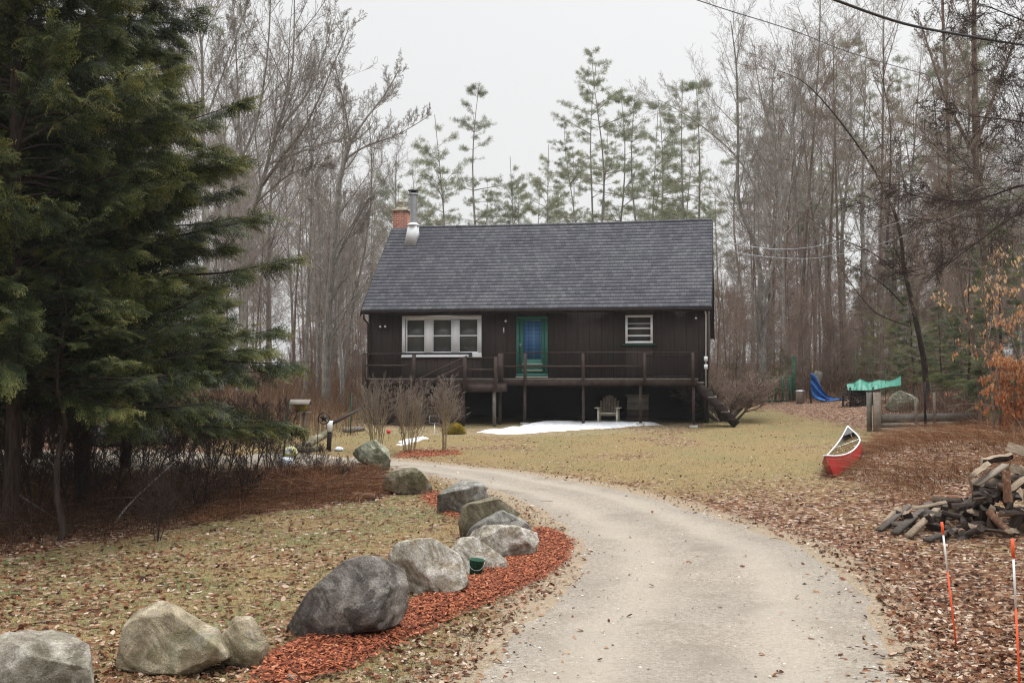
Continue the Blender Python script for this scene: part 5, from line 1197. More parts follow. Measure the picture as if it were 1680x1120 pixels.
# ---------------------------------------------------------------- trees: skeleton generator
def perp(d, g):
    a = Vector((g.gauss(0, 1), g.gauss(0, 1), g.gauss(0, 1))); a = a - a.dot(d) * d
    return a.normalized() if a.length > 1e-4 else Vector((1, 0, 0))
class Skel:
    def __init__(s, seed, rmin=0.006): s.g = random.Random(seed); s.big = []; s.small = []; s.rmin = rmin
    def grow(s, p, d, Lg, r, lev, P, big=None):
        g = s.g; n = 6 if lev <= 1 else (5 if lev == 2 else 4); pts = [p.copy()]; rad = [r]; st = Lg / (n - 1); dirs = [d.copy()]
        wob = P['wob'] * (1.0 if lev else 0.4)
        for i in range(1, n):
            d = (d + perp(d, g) * g.uniform(0, wob) + Vector((0, 0, 1)) * P['trop'][min(lev, len(P['trop']) - 1)]).normalized()
            p = p + d * st; t = i / (n - 1)
            pts.append(p.copy()); rad.append(max(s.rmin * 0.7, r * (1 - t * (0.75 if lev else P.get('taper', 0.8))))); dirs.append(d.copy())
        (s.big if (lev <= P['biglev'] and r > P.get('bigr', 0.03)) else s.small).append((pts, rad))
        if lev >= P['maxlev']: return
        k = P['n'][lev]; k = max(1, int(round(k * g.uniform(0.8, 1.2) * (min(1.5, Lg / P['ref'][lev]) if 'ref' in P else 1))))
        t0 = P['t0'][lev]
        for c in range(k):
            t = t0 + (1 - t0) * (c + g.random()) / k; q = t * (n - 1); i = min(int(q), n - 2); f = q - i
            bp = pts[i].lerp(pts[i + 1], f); bd = dirs[i].lerp(dirs[i + 1], f).normalized(); br = rad[i] * (1 - f) + rad[i + 1] * f
            ang = math.radians(P['ang'][lev] * g.uniform(0.7, 1.25)); cd = bd * math.cos(ang) + perp(bd, g) * math.sin(ang)
            cl = Lg * P['ratio'][lev] * (1 - P['fall'][lev] * (t - t0) / (1 - t0 + 1e-6)) * g.uniform(0.7, 1.25)
            s.grow(bp, cd.normalized(), cl, max(s.rmin, min(br * 0.75, r * P['rr'][lev])), lev + 1, P)
    def follow(s, path, r0, r1, P, lev=0):      # a trunk or limb with a given course
        Q = catmull([tuple(p) for p in path], max(6, len(path) * 3)); n = len(Q)
        rad = [r0 + (r1 - r0) * (i / (n - 1)) ** 0.85 for i in range(n)]; s.big.append((list(Q), rad)); g = s.g
        Lg = float(np.linalg.norm(np.diff(Q, axis=0), axis=1).sum()); k = max(1, int(P['n'][lev] * P.get('dens', 1))); t0 = P['t0'][lev]
        for c in range(k):
            t = t0 + (1 - t0) * (c + g.random()) / k; q = t * (n - 1); i = min(int(q), n - 2); f = q - i
            bp = Vector(Q[i] * (1 - f) + Q[i + 1] * f); bd = Vector(Q[i + 1] - Q[i]).normalized()
            ang = math.radians(P['ang'][lev] * g.uniform(0.7, 1.3)); cd = bd * math.cos(ang) + perp(bd, g) * math.sin(ang)
            cl = Lg * P['ratio'][lev] * (1 - P['fall'][lev] * (t - t0) / (1 - t0)) * g.uniform(0.7, 1.3)
            s.grow(bp, cd.normalized(), cl, max(s.rmin, min(rad[i] * 0.7, r0 * P['rr'][lev])), lev + 1, P)
    def build(s, name, mt, mc, loc=(0, 0, 0), label=None, cat='tree', group=None, sides=7):
        root = empty(name, loc, 0, label, cat, group)
        if s.big: Acc().tubes(s.big, sides).build('trunk', MATS[mt], root, smooth=True)
        if s.small: Acc().tubes(s.small, 3).build('crown', MATS[mc], root)
        return root
FOREST = dict(wob=0.12, trop=[0.03, 0.10, 0.07, 0.05, 0.03], biglev=1, bigr=0.035, maxlev=4, n=[20, 8, 6, 4], t0=[0.35, 0.15, 0.15, 0.15], ang=[42, 38, 40, 42], ratio=[0.30, 0.42, 0.5, 0.5], fall=[0.55, 0.4, 0.3, 0.2], rr=[0.26, 0.42, 0.5, 0.6], taper=0.88)
SPREAD = dict(wob=0.22, trop=[0.02, 0.09, 0.08, 0.05, 0.03], biglev=1, bigr=0.03, maxlev=4, n=[15, 9, 7, 5], t0=[0.2, 0.15, 0.15, 0.15], ang=[40, 36, 38, 42], ratio=[0.42, 0.42, 0.45, 0.5], fall=[0.55, 0.4, 0.3, 0.2], rr=[0.28, 0.40, 0.5, 0.6])
BUSHY = dict(wob=0.2, trop=[0.02, 0.08, 0.05, 0.03, 0.02], biglev=0, bigr=0.03, maxlev=4, n=[30, 10, 7, 4], t0=[0.12, 0.1, 0.1, 0.1], ang=[50, 42, 42, 42], ratio=[0.36, 0.42, 0.45, 0.5], fall=[0.65, 0.4, 0.3, 0.2], rr=[0.28, 0.42, 0.5, 0.6])
DENSE = dict(wob=0.25, trop=[0.02, 0.0, -0.03, -0.06, -0.05], biglev=0, bigr=0.03, maxlev=4, n=[44, 10, 8, 4], t0=[0.1, 0.1, 0.1, 0.1], ang=[72, 48, 48, 48], ratio=[0.25, 0.36, 0.42, 0.5], fall=[0.75, 0.4, 0.3, 0.2], rr=[0.2, 0.45, 0.5, 0.6])
def proto_tree(name, P, H, r, seed, mt, mc, lean=0.03):
    s = Skel(seed, 0.0065); s.grow(Vector((0, 0, -0.3)), Vector((lean, 0, 1)).normalized(), H, r, 0, P); return s.build(name, mt, mc)
PRO = {
 'forest_a': proto_tree('bare_tree', FOREST, 19, 0.135, 1, 'bark_grey', 'twig_grey'),
 'forest_b': proto_tree('bare_tree', FOREST, 17, 0.115, 2, 'bark_grey', 'twig_grey', -0.04),
 'forest_c': proto_tree('bare_tree', dict(FOREST, t0=[0.5, 0.15, 0.15, 0.15], n=[15, 7, 6, 4]), 21, 0.13, 3, 'bark_brown', 'twig_brown'),
 'spread_a': proto_tree('bare_tree', SPREAD, 16, 0.16, 4, 'bark_grey', 'twig_grey', 0.05),
 'bushy_a': proto_tree('bare_sapling', BUSHY, 9, 0.08, 6, 'bark_brown', 'twig_red'),
 'bushy_b': proto_tree('bare_sapling', BUSHY, 11, 0.09, 7, 'bark_brown', 'twig_brown', 0.06),
 'dense_a': proto_tree('dead_spruce', DENSE, 14, 0.10, 8, 'bark_brown', 'twig_red'),
 'dense_b': proto_tree('dead_spruce', DENSE, 12, 0.09, 9, 'bark_brown', 'twig_brown'),
 'birch': proto_tree('birch_tree', dict(FOREST, n=[14, 7, 5, 4]), 15, 0.11, 10, 'bark_pale', 'twig_grey', 0.05),
}
# ---------------------------------------------------------------- needle foliage
def frames(dirs, g, roll=None):     # matrices whose X axis follows dirs, Z roughly up
    d = dirs / (np.linalg.norm(dirs, axis=1, keepdims=True) + 1e-9); z = np.array([[0, 0, 1.0]]) + g.normal(0, roll or 0.22, d.shape)
    y = np.cross(z, d); y /= np.linalg.norm(y, axis=1, keepdims=True) + 1e-9; z = np.cross(d, y)
    return np.stack([d, y, z], -1)
def fan_shape(seed, Lf=0.36):        # one flat drooping hemlock spray
    g = np.random.default_rng(seed); V = []; Tn = []
    def strip(a, b, w_, t):
        d = b - a; s = np.array([-d[1], d[0], 0]); s /= np.linalg.norm(s) + 1e-9; m = a * 0.45 + b * 0.55
        V.extend([a - s * w_ * 0.35, m + s * w_, b]); V.extend([a + s * w_ * 0.35, b, m - s * w_]); Tn.extend([t] * 6)
    k = 9
    for i in range(k):
        t = (i + 0.5) / k; side = 1 if i % 2 else -1
        for side in ((1, -1) if i % 2 == 0 else (1, -1)):
            l = Lf * 0.52 * (1 - 0.72 * t) * g.uniform(0.45, 1.3); an = math.radians(g.uniform(42, 60)) * side
            a = np.array([t * Lf, 0, -0.10 * Lf * t * t * 1.6]); b = a + np.array([math.cos(an) * l, math.sin(an) * l, -0.3 * l - 0.03 * g.random()])
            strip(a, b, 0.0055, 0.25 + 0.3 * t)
            m = max(2, int(l / 0.035))
            for j in range(m):
                u = (j + 0.6) / m; p = a + (b - a) * u; l2 = 0.038 * (1 - 0.5 * u) * g.uniform(0.6, 1.5)
                for s2 in (1, -1):
                    a2 = an + math.radians(48) * s2; q = p + np.array([math.cos(a2) * l2, math.sin(a2) * l2, g.normal(-0.012, 0.012)]); strip(p, q, 0.0065, np.clip(0.25 + 0.4 * t + 0.25 * u + g.normal(0, 0.05), 0, 1))
    strip(np.array([0, 0, 0.0]), np.array([Lf * 1.02, 0, -0.16 * Lf]), 0.008, 0.5)
    return np.array(V), np.arange(len(V)).reshape(-1, 3), np.array(Tn)
FANS = [fan_shape(k) for k in range(4)]
def tuft_shape(seed, L_, w_, n):
    g = np.random.default_rng(seed); V = []
    for i in range(n):
        d = g.normal(size=3) * (0.5, 0.8, 0.7) + (0.9, 0, 0.35); d /= np.linalg.norm(d); s = np.cross(d, g.normal(size=3)); s /= np.linalg.norm(s); l = L_ * g.uniform(0.7, 1.2)
        V += [-s * w_ * 0.3, s * w_ + d * l * 0.5, d * l]
    return np.array(V), np.arange(len(V)).reshape(-1, 3), None
def hemlock(name, H, rad, z0, seed, nbr, trunk_r, fan_sc=1.0, dens=1.0, mat='hemlock_leaf', arms=()):
    g = np.random.default_rng(seed); R_ = random.Random(seed); polys = []; FP = []; FD = []; FS = []; FT = []
    trunk = [([(0.06 * math.sin(t * 2.2 + seed), 0.05 * math.cos(t * 1.7), -0.3 + t / 9 * (H + 0.3)) for t in range(10)], [max(0.012, trunk_r * (1 - t / 9.3)) for t in range(10)])]
    brs = []
    for b in range(nbr):
        t = (b + g.random()) / nbr; z = z0 + (H - z0) * t ** 1.15; az = g.uniform(0, 2 * math.pi)
        L_ = rad * (1 - ((z - z0) / (H - z0)) ** 1.0) * g.uniform(0.5, 1.18) + 0.15; brs.append((z, az, L_, g.uniform(0.0, 0.5)))
    brs += list(arms)
    for z, az, L_, el in brs:
        n = 7; p = np.array([0, 0, z]); d = np.array([math.cos(az) * math.cos(el), math.sin(az) * math.cos(el), math.sin(el)]); pts = [p.copy()]; dirs = [d.copy()]
        for i in range(1, n):
            d = d + g.normal(0, 0.05, 3) + np.array([0, 0, -0.06 if i < 4 else 0.05]); d /= np.linalg.norm(d); p = p + d * L_ / (n - 1); pts.append(p.copy()); dirs.append(d.copy())
        polys.append((pts, [max(0.004, 0.011 * L_ * (1 - i / (n - 0.6))) for i in range(n)]))
        pts = np.array(pts); dirs = np.array(dirs); k = int(max(5, L_ * 11 * dens))
        q = (0.16 + 0.84 * g.random(k) ** 0.7) * (n - 1.001); i = q.astype(int); f = (q - i)[:, None]
        bp = pts[i] * (1 - f) + pts[i + 1] * f; bd = dirs[i]; tt_ = q / (n - 1)
        hor = np.stack([-bd[:, 1], bd[:, 0], np.zeros(k)], -1); hor /= np.linalg.norm(hor, axis=1, keepdims=True) + 1e-6
        side = np.where(g.random(k) < 0.5, -1, 1) * g.uniform(0.25, 1.15, k)
        dd = bd + hor * side[:, None] + np.stack([np.zeros(k), np.zeros(k), g.normal(-0.16, 0.22, k)], -1); dd /= np.linalg.norm(dd, axis=1, keepdims=True)
        # short side twigs carry the sprays outward from the limb
        off = L_ * 0.30 * (1 - tt_) * g.random(k) * np.abs(side); st = bp.copy(); bp = bp + dd * off[:, None]
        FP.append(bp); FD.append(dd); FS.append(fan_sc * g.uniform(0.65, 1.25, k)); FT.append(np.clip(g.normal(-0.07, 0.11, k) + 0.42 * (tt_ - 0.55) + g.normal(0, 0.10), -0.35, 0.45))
        for a_, b_ in zip(st[::3], bp[::3]):
            if np.linalg.norm(b_ - a_) > 0.1: polys.append(([a_, (a_ + b_) / 2, b_], [0.006, 0.004, 0.003]))
    FP = np.concatenate(FP); FD = np.concatenate(FD); FS = np.concatenate(FS); FT = np.concatenate(FT)
    M = frames(FD, g, 0.5) * FS[:, None, None]; which = g.integers(0, 4, len(FP)); acc = Acc()
    for k in range(4):
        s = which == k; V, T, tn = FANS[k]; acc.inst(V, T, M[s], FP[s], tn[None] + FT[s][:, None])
    root = empty(name); Acc().tubes(trunk, 10).build('trunk', MATS['bark_dark'], root, smooth=True)
    Acc().tubes(polys, 4).build('branches', MATS['twig_dark'], root); acc.build('crown', MATS[mat], root); return root
def pine(name, H, crown0, rad, seed, tr, nwh, mat='pine_leaf', bare=8, irregular=0.4, tuft=None, mt='bark_grey'):
    g = np.random.default_rng(seed); polys = []; FP = []; FD = []; FT = []
    bend = g.normal(0, 0.28, 2)
    def tx(z): return np.array([bend[0] * math.sin(z * 0.35 + seed), bend[1] * math.sin(z * 0.27), z])
    trunk = [([tuple(tx(z)) for z in np.linspace(-0.3, H, 12)], [max(0.02, tr * (1 - i / 11.5)) for i in range(12)])]
    for b in range(bare):
        z = g.uniform(0.25, 1) * crown0; az = g.uniform(0, 6.28); l = g.uniform(0.4, 1.8); p0 = tx(z); d = np.array([math.cos(az), math.sin(az), g.uniform(-0.2, 0.3)]); p1 = p0 + d * l * 0.5 + g.normal(0, 0.05, 3); polys.append(([p0, p1, p1 + d * l * 0.5 + g.normal(0, 0.1, 3)], [0.025, 0.015, 0.008]))
    for wv in range(nwh):
        z = crown0 + (H - crown0) * (wv + g.uniform(-0.3, 0.9)) / nwh; z = min(z, H - 0.15); t = (z - crown0) / (H - crown0); nb = g.integers(1, 6)
        for b in range(nb):
            az = g.uniform(0, 6.28); prof = min(1.0, 0.55 + 1.2 * t) * (1 - t) ** 0.65 * 1.25
            l = max(0.35, rad * prof * g.uniform(1 - irregular * 1.3, 1 + irregular)); el = 0.12 + 0.7 * t + g.normal(0, 0.17); p = tx(z); d = np.array([math.cos(az) * math.cos(el), math.sin(az) * math.cos(el), math.sin(el)]); pts = [p]; n = 6
            for i in range(1, n): d = d + np.array([0, 0, 0.05 if i > 2 else -0.04]) + g.normal(0, 0.07, 3); d /= np.linalg.norm(d); p = p + d * l / (n - 1); pts.append(p)
            polys.append((pts, [max(0.008, 0.016 * l * (1 - i / 5.5)) for i in range(n)])); pts = np.array(pts)
            for c in range(int(3 + l * 3.6)):
                u = g.uniform(0.3, 1.0) * (n - 1.001); i = int(u); bp = pts[i] + (pts[i + 1] - pts[i]) * (u - i); az2 = az + g.normal(0, 0.8); l2 = g.uniform(0.25, 0.75) * min(1, l / 1.5 + 0.3); d2 = np.array([math.cos(az2), math.sin(az2), g.uniform(-0.05, 0.5)])
                ep = bp + d2 * l2; polys.append(([bp, (bp + ep) / 2 + (0, 0, -0.02), ep], [0.012, 0.009, 0.006])); tn = g.uniform(-0.18, 0.18)
                for q in range(6): FP.append(bp + (ep - bp) * (0.45 + 0.12 * q) + g.normal(0, 0.05, 3)); FD.append(d2 + g.normal(0, 0.35, 3)); FT.append(0.5 + tn + g.normal(0, 0.08))
    FP = np.array(FP); FD = np.array(FD); V, T, _ = tuft or tuft_shape(5, 0.21, 0.0105, 12)
    acc = Acc().inst(V, T, frames(FD, g) * g.uniform(0.8, 1.25, len(FP))[:, None, None], FP, np.clip(FT, 0, 1))
    root = empty(name); Acc().tubes(trunk, 8).build('trunk', MATS[mt], root, smooth=True); Acc().tubes(polys, 3).build('branches', MATS['twig_grey'], root); acc.build('crown', MATS[mat], root); return root
PRO['pine_a'] = pine('pine_tree', 22, 10.5, 2.9, 21, 0.17, 13)
PRO['pine_b'] = pine('pine_tree', 23, 14, 2.6, 22, 0.15, 9, irregular=0.7)
PRO['pine_c'] = pine('pine_tree', 17, 6, 2.5, 23, 0.13, 12)
PRO['young_pine'] = pine('young_pine', 5.5, 0.5, 1.7, 24, 0.06, 12, 'young_pine_leaf', 0, 0.3, tuft_shape(8, 0.15, 0.007, 13))
PRO['hemlock_far'] = hemlock('hemlock_tree', 11, 2.6, 0.8, 31, 95, 0.12, 1.5, 0.6, 'hemlock_pale_leaf')
used_p = set()
def zmax(root): return max(max(v.co.z for v in c.data.vertices) if len(c.data.vertices) < 3000 else float(np.array([v.co.z for v in c.data.vertices]).max()) for c in root.children)
PH = {k: zmax(r) for k, r in PRO.items()}
def plant(key, x, y, H=None, rz=None, label=None, group=None, cat='tree', sc_=None, lean=None):
    pr = PRO[key]; ht = PH[key]
    s = sc_ or (H / ht if H else 1.0); z = G1(x, y); rz = RT.uniform(0, 6.28) if rz is None else rz
    if key in used_p: o = copy_tree(pr)
    else: used_p.add(key); o = pr
    o.location = (x, y, z); o.rotation_euler = (lean[0] if lean else RT.gauss(0, 0.025), lean[1] if lean else RT.gauss(0, 0.025), rz); o.scale = (s, s, s)
    o['label'] = label; o['category'] = cat
    if group: o['group'] = group
    elif 'group' in o: del o['group']
    return o
RT = random.Random(5)
def topH(py, Y, x): return at(840, py, Y).z - G1(x, Y)
# pines standing above the roof, each at its place
for key, px, py, Y, lab in [
    ('pine_a', 770, 132, 80, 'tall pine with a pointed layered crown left of centre above the roof'),
    ('pine_c', 738, 185, 84, 'pine tucked against the left side of the tall pointed one'),
    ('pine_c', 838, 252, 82, 'short pine in the dip of the skyline, left of the open sky gap'),
    ('pine_c', 902, 236, 78, 'small full pine just left of the tallest pair of pines'),
    ('pine_b', 947, 196, 72, 'thin bare stemmed pine with one long limb reaching left'),
    ('pine_b', 985, 74, 76, 'tallest pine above the roof, with a sparse ragged top'),
    ('pine_b', 960, 92, 81, 'sparse pine joined behind the left of the tallest pine'),
    ('pine_a', 1018, 150, 79, 'pine just right of the tallest pine'),
    ('pine_a', 1046, 155, 75, 'pine with dense dark clumps, third to the right of the sky gap'),
    ('pine_a', 1120, 132, 72, 'broad pine above the right end of the roof ridge'),
    ('pine_a', 1152, 128, 74, 'pine partly behind the forked bare tree right of the roof'),
    ('pine_b', 1215, 150, 76, 'pine whose dark clump of needles shows right of the forked bare tree')]:
    x = xat(px, Y); plant(key, x, Y, topH(py, Y, x), None, lab, 'pines behind the house')
for k, (px, py, Y) in enumerate([(712, 272, 108), (800, 290, 112), (885, 290, 110), (930, 240, 108), (1000, 200, 112), (1068, 185, 104), (1095, 160, 108), (1135, 200, 110), (655, 300, 108), (1345, 120, 70), (1420, 150, 62), (1570, 20, 58), (1610, 60, 66), (1500, 90, 72), (690, 280, 88), (865, 300, 95), (1080, 230, 90), (630, 250, 90), (1285, 170, 80), (520, 300, 90), (1180, 290, 95), (1385, 60, 78), (930, 300, 98)]):
    x = xat(px, Y); plant(['pine_a', 'pine_b', 'pine_c'][k % 3], x, Y, topH(py, Y, x), None, 'hazy pine standing among the bare trees of the wood', 'hazy pines in the wood')
# bare trees of the wood (individuals, back to front)
BGL = 'bare grey tree in the misty wood around the house'
def clear(x, y):
    px = 840 + F * x / y
    if y < 46 and -9 < x < 10: return False
    if y < 50 and px > 430: return not (430 < px < 1500) if y < 46 else not (470 < px < 1560)
    return True
cnt = 0; tries = 0
spots = []
while cnt < 210 and tries < 6000:
    tries += 1
    y = RT.uniform(50, 112); px = RT.uniform(-250, 1950)
    if 700 < px < 1090 and RT.random() < 0.9: continue
    if px < 330 and RT.random() < 0.75: continue
    x = xat(px, y)
    if not clear(x, y) or any((x - a) ** 2 + (y - b) ** 2 < 2.2 for a, b in spots): continue
    spots.append((x, y))
    right = px > 1230
    key = RT.choices(['forest_a', 'forest_b', 'forest_c', 'spread_a', 'birch', 'dense_a', 'dense_b', 'bushy_b'], [3, 3, 4, 1, 1.2, 3.2 if right else 0.3, 3.0 if right else 0.3, 1.5])[0]
    if right: H = RT.uniform(15, 24) * (1 if key[0] != 'd' else 0.85)
    elif px < 700: H = RT.uniform(12, 17.5) if px > 500 else RT.uniform(14, 20)
    else: H = RT.uniform(8, 11)
    if key == 'bushy_b': H *= 0.6
    if not right and px > 440: H *= min(1, y / 85 + 0.15)
    lab = {'d': 'twiggy brown tree with dense fine branches in the wood', 'b': BGL}.get(key[0], BGL)
    if key == 'birch': lab = 'slender pale barked tree in the misty wood'
    if key == 'bushy_b': lab = 'low bushy bare tree at the foot of the wood'
    plant(key, x, y, H, None, lab, {'d': 'dense brown trees in the wood', 'birch': 'pale barked trees'}.get(key if key == 'birch' else key[0], 'low bushy trees' if key == 'bushy_b' else 'bare trees of the wood')); cnt += 1
# reddish saplings at the wood edge
for k in range(34):
    px = RT.choice([RT.uniform(440, 600), RT.uniform(1170, 1700), RT.uniform(1170, 1700), RT.uniform(620, 700)]); Y = RT.uniform(50, 66); x = xat(px, Y)
    plant('bushy_a', x, Y, RT.uniform(3.5, 8) if px > 600 else RT.uniform(3, 6), None, 'reddish bare sapling at the edge of the wood', 'reddish saplings', 'sapling')
# named bare trees with their own course
def traced(name, lab, Y, paths, P, seed, mt='bark_grey', mc='twig_grey', rmin=0.006, dens=1.0):
    s = Skel(seed, rmin); b = None
    for pts, r0, r1, depth in paths:
        W = []
        for i, (px, py) in enumerate(pts):
            p = at(px, py, Y); p.y += depth * i / max(1, len(pts) - 1)
            if b is None: b = Vector((p.x, p.y, G1(p.x, p.y)))
            W.append(p - b)
        s.follow(W, r0 * 0.66, r1 * 0.6, dict(P, dens=dens))
    return s.build(name, mt, mc, b, lab, 'tree', None, 8)
LIMB = dict(SPREAD, wob=0.11, rr=[0.2, 0.38, 0.5, 0.6], n=[18, 8, 6, 4], t0=[0.25, 0.12, 0.12, 0.15], ratio=[0.34, 0.42, 0.45, 0.5], ang=[36, 36, 38, 42], trop=[0.02, 0.12, 0.09, 0.06, 0.03])
traced('bare_tree', 'forked bare tree right of the house, its V of limbs rising over the gable', 56, [
    ([(1252, 640), (1251, 560), (1252, 480)], 0.34, 0.27, 0), ([(1252, 482), (1236, 404), (1207, 335), (1203, 232), (1198, 130), (1186, 55)], 0.22, 0.03, -2),
    ([(1252, 482), (1276, 414), (1292, 335), (1291, 250), (1266, 170), (1252, 80)], 0.2, 0.03, 2), ([(1262, 372), (1248, 310), (1214, 243), (1150, 180), (1095, 140)], 0.14, 0.02, 3),
    ([(1290, 262), (1310, 170), (1330, 90)], 0.12, 0.02, 1)], LIMB, 71, dens=0.9)
traced('bare_tree', 'large bare tree left of the house whose long thin limbs fan out to the right', 42, [
    ([(392, 640), (400, 500), (404, 393), (429, 304), (450, 229), (479, 118), (483, -20)], 0.22, 0.03, 0), ([(430, 304), (470, 262), (520, 205), (586, 71)], 0.12, 0.02, -2),
    ([(438, 270), (500, 235), (560, 205)], 0.09, 0.015, 2), ([(418, 335), (480, 290), (545, 275)], 0.07, 0.012, -1), ([(455, 215), (505, 140), (545, 10)], 0.09, 0.015, 1)], LIMB, 72, dens=0.95)
traced('bare_tree', 'bare tree with a pale curved stem in front of the fanning one', 40, [
    ([(362, 640), (366, 500), (368, 393), (379, 321), (393, 268), (421, 200), (439, 89), (445, -30)], 0.17, 0.03, 0), ([(395, 262), (385, 150), (372, 0)], 0.08, 0.02, 1), ([(379, 321), (375, 250), (372, 143)], 0.07, 0.015, 2)], LIMB, 73, dens=0.9)
traced('bare_tree', 'upright bare tree rising out of the edge of the hemlock foliage', 38, [
    ([(345, 640), (340, 400), (333, 193), (330, 71), (312, -60)], 0.15, 0.03, 0), ([(333, 210), (365, 100), (400, -20)], 0.07, 0.015, 1), ([(333, 230), (300, 120), (270, 20)], 0.07, 0.015, -1)], dict(LIMB, ang=[30, 34, 38, 42]), 74)
traced('bare_tree', 'gnarled bare tree beside the house corner with one long limb toward the chimney', 47, [
    ([(536, 672), (535, 600), (540, 500), (548, 400), (556, 304), (575, 232)], 0.30, 0.13, 0), ([(575, 232), (600, 190), (628, 150), (654, 98)], 0.10, 0.02, 1), ([(575, 232), (566, 170), (556, 120)], 0.08, 0.02, -1),
    ([(566, 262), (600, 240), (650, 222), (702, 192)], 0.09, 0.015, 0), ([(548, 400), (520, 330), (505, 270)], 0.08, 0.02, 1), ([(545, 440), (580, 380), (610, 330)], 0.07, 0.02, -1)], dict(LIMB, wob=0.22), 75, dens=0.8)
traced('birch_tree', 'pale barked tree directly right of the gnarled trunk, left of the deck', 48, [([(562, 672), (560, 600), (555, 520), (556, 400), (562, 250), (575, 180)], 0.14, 0.03, 0)], dict(LIMB, ratio=[0.22, 0.42, 0.45, 0.5]), 76, 'bark_pale')
traced('bare_tree', 'thin bare tree leaning right between the pale tree and the house', 49, [([(560, 668), (568, 580), (586, 471), (600, 400), (610, 300), (606, 200)], 0.12, 0.03, 0)], dict(LIMB, ratio=[0.24, 0.42, 0.45, 0.5]), 77)
traced('bare_tree', 'straight grey tree left of the bird feeder', 50, [([(500, 668), (503, 560), (508, 420), (512, 300), (510, 210)], 0.16, 0.03, 0)], dict(LIMB, ratio=[0.24, 0.42, 0.45, 0.5]), 78)
traced('bare_tree', 'twin trunk grey tree right of the bird feeder', 52, [([(520, 668), (522, 560), (526, 420), (520, 300)], 0.16, 0.03, 0), ([(524, 668), (548, 560), (552, 420)], 0.12, 0.03, 0)], dict(LIMB, ratio=[0.24, 0.42, 0.45, 0.5]), 79)
traced('leaning_tree', 'dark leaning tree arching left over the garden netting', 41, [
    ([(1522, 668), (1512, 600), (1500, 560), (1482, 500), (1464, 440), (1455, 400), (1437, 352), (1400, 290), (1340, 215), (1285, 165), (1235, 150)], 0.20, 0.008, -3), ([(1482, 500), (1440, 470), (1385, 445), (1320, 430)], 0.05, 0.012, -2),
    ([(1492, 535), (1430, 520), (1390, 500), (1340, 455)], 0.05, 0.012, -3), ([(1464, 440), (1430, 410), (1370, 380), (1330, 340)], 0.06, 0.012, 1), ([(1455, 400), (1470, 300), (1480, 180), (1470, 80)], 0.08, 0.02, 2)],
    dict(LIMB, ratio=[0.16, 0.4, 0.45, 0.5], trop=[0, 0.04, 0.04, 0.03, 0.02]), 80, 'bark_dark', 'twig_brown', 0.007, 1.2)
traced('bare_tree', 'brown trunk rising behind the orange leaved beech', 33, [([(1612, 700), (1605, 600), (1592, 540), (1575, 440), (1560, 340), (1555, 200), (1548, 60), (1545, -60)], 0.15, 0.06, 0)], dict(LIMB, ratio=[0.16, 0.4, 0.45, 0.5]), 81, 'bark_brown', 'twig_brown')
traced('bare_tree', 'thick brown tree at the far right reaching out of the frame', 34, [([(1640, 690), (1625, 500), (1605, 340), (1600, 200), (1598, 50), (1600, -80)], 0.22, 0.10, 0), ([(1602, 260), (1560, 150), (1530, 20)], 0.1, 0.03, 1), ([(1600, 240), (1650, 130), (1700, 20)], 0.1, 0.03, 1)], dict(LIMB, ratio=[0.2, 0.4, 0.45, 0.5]), 82, 'bark_brown', 'twig_brown')
# a near tree just outside the right edge whose dark twigs hang into the picture
BIGB = dict(LIMB, n=[13, 9, 7, 4], trop=[0, 0.0, -0.02, -0.02, -0.01], ratio=[0.36, 0.42, 0.45, 0.5])
def at3(px, py, Y): return at(px, py, Y)
s = Skel(91, 0.0035); base = Vector((xat(2020, 17), 17, G1(xat(2020, 17), 17)))
s.follow([Vector((0, 0, -0.2)), at(2000, 300, 17) - base, at(1990, 0, 17) - base, at(1980, -260, 17) - base], 0.2, 0.1, dict(BIGB, n=[3, 6, 5, 4]))
for pts, r in [([(2000, 560, 17), (1850, 395, 16), (1700, 345, 15.5), (1600, 400, 15.2), (1520, 462, 15)], 0.035), ([(2000, 330, 17), (1850, 250, 16.5), (1700, 205, 16), (1590, 190, 15.6)], 0.035),
               ([(1998, 200, 17), (1860, 110, 16.5), (1740, 60, 16), (1620, 10, 15.5)], 0.035), ([(1995, 420, 17), (1850, 310, 17), (1700, 300, 17.5), (1590, 330, 18), (1480, 318, 18.5)], 0.035),
               ([(1995, 60, 17), (1850, -30, 16.5), (1720, -60, 16), (1600, -60, 15.5)], 0.035)]:
    s.follow([at(*p) - base for p in pts], r, 0.006, BIGB)
s.build('bare_tree', 'bark_dark', 'twig_dark', base, 'near bare tree outside the right edge, its dark twigs hanging into the upper right', 'tree', None, 8)
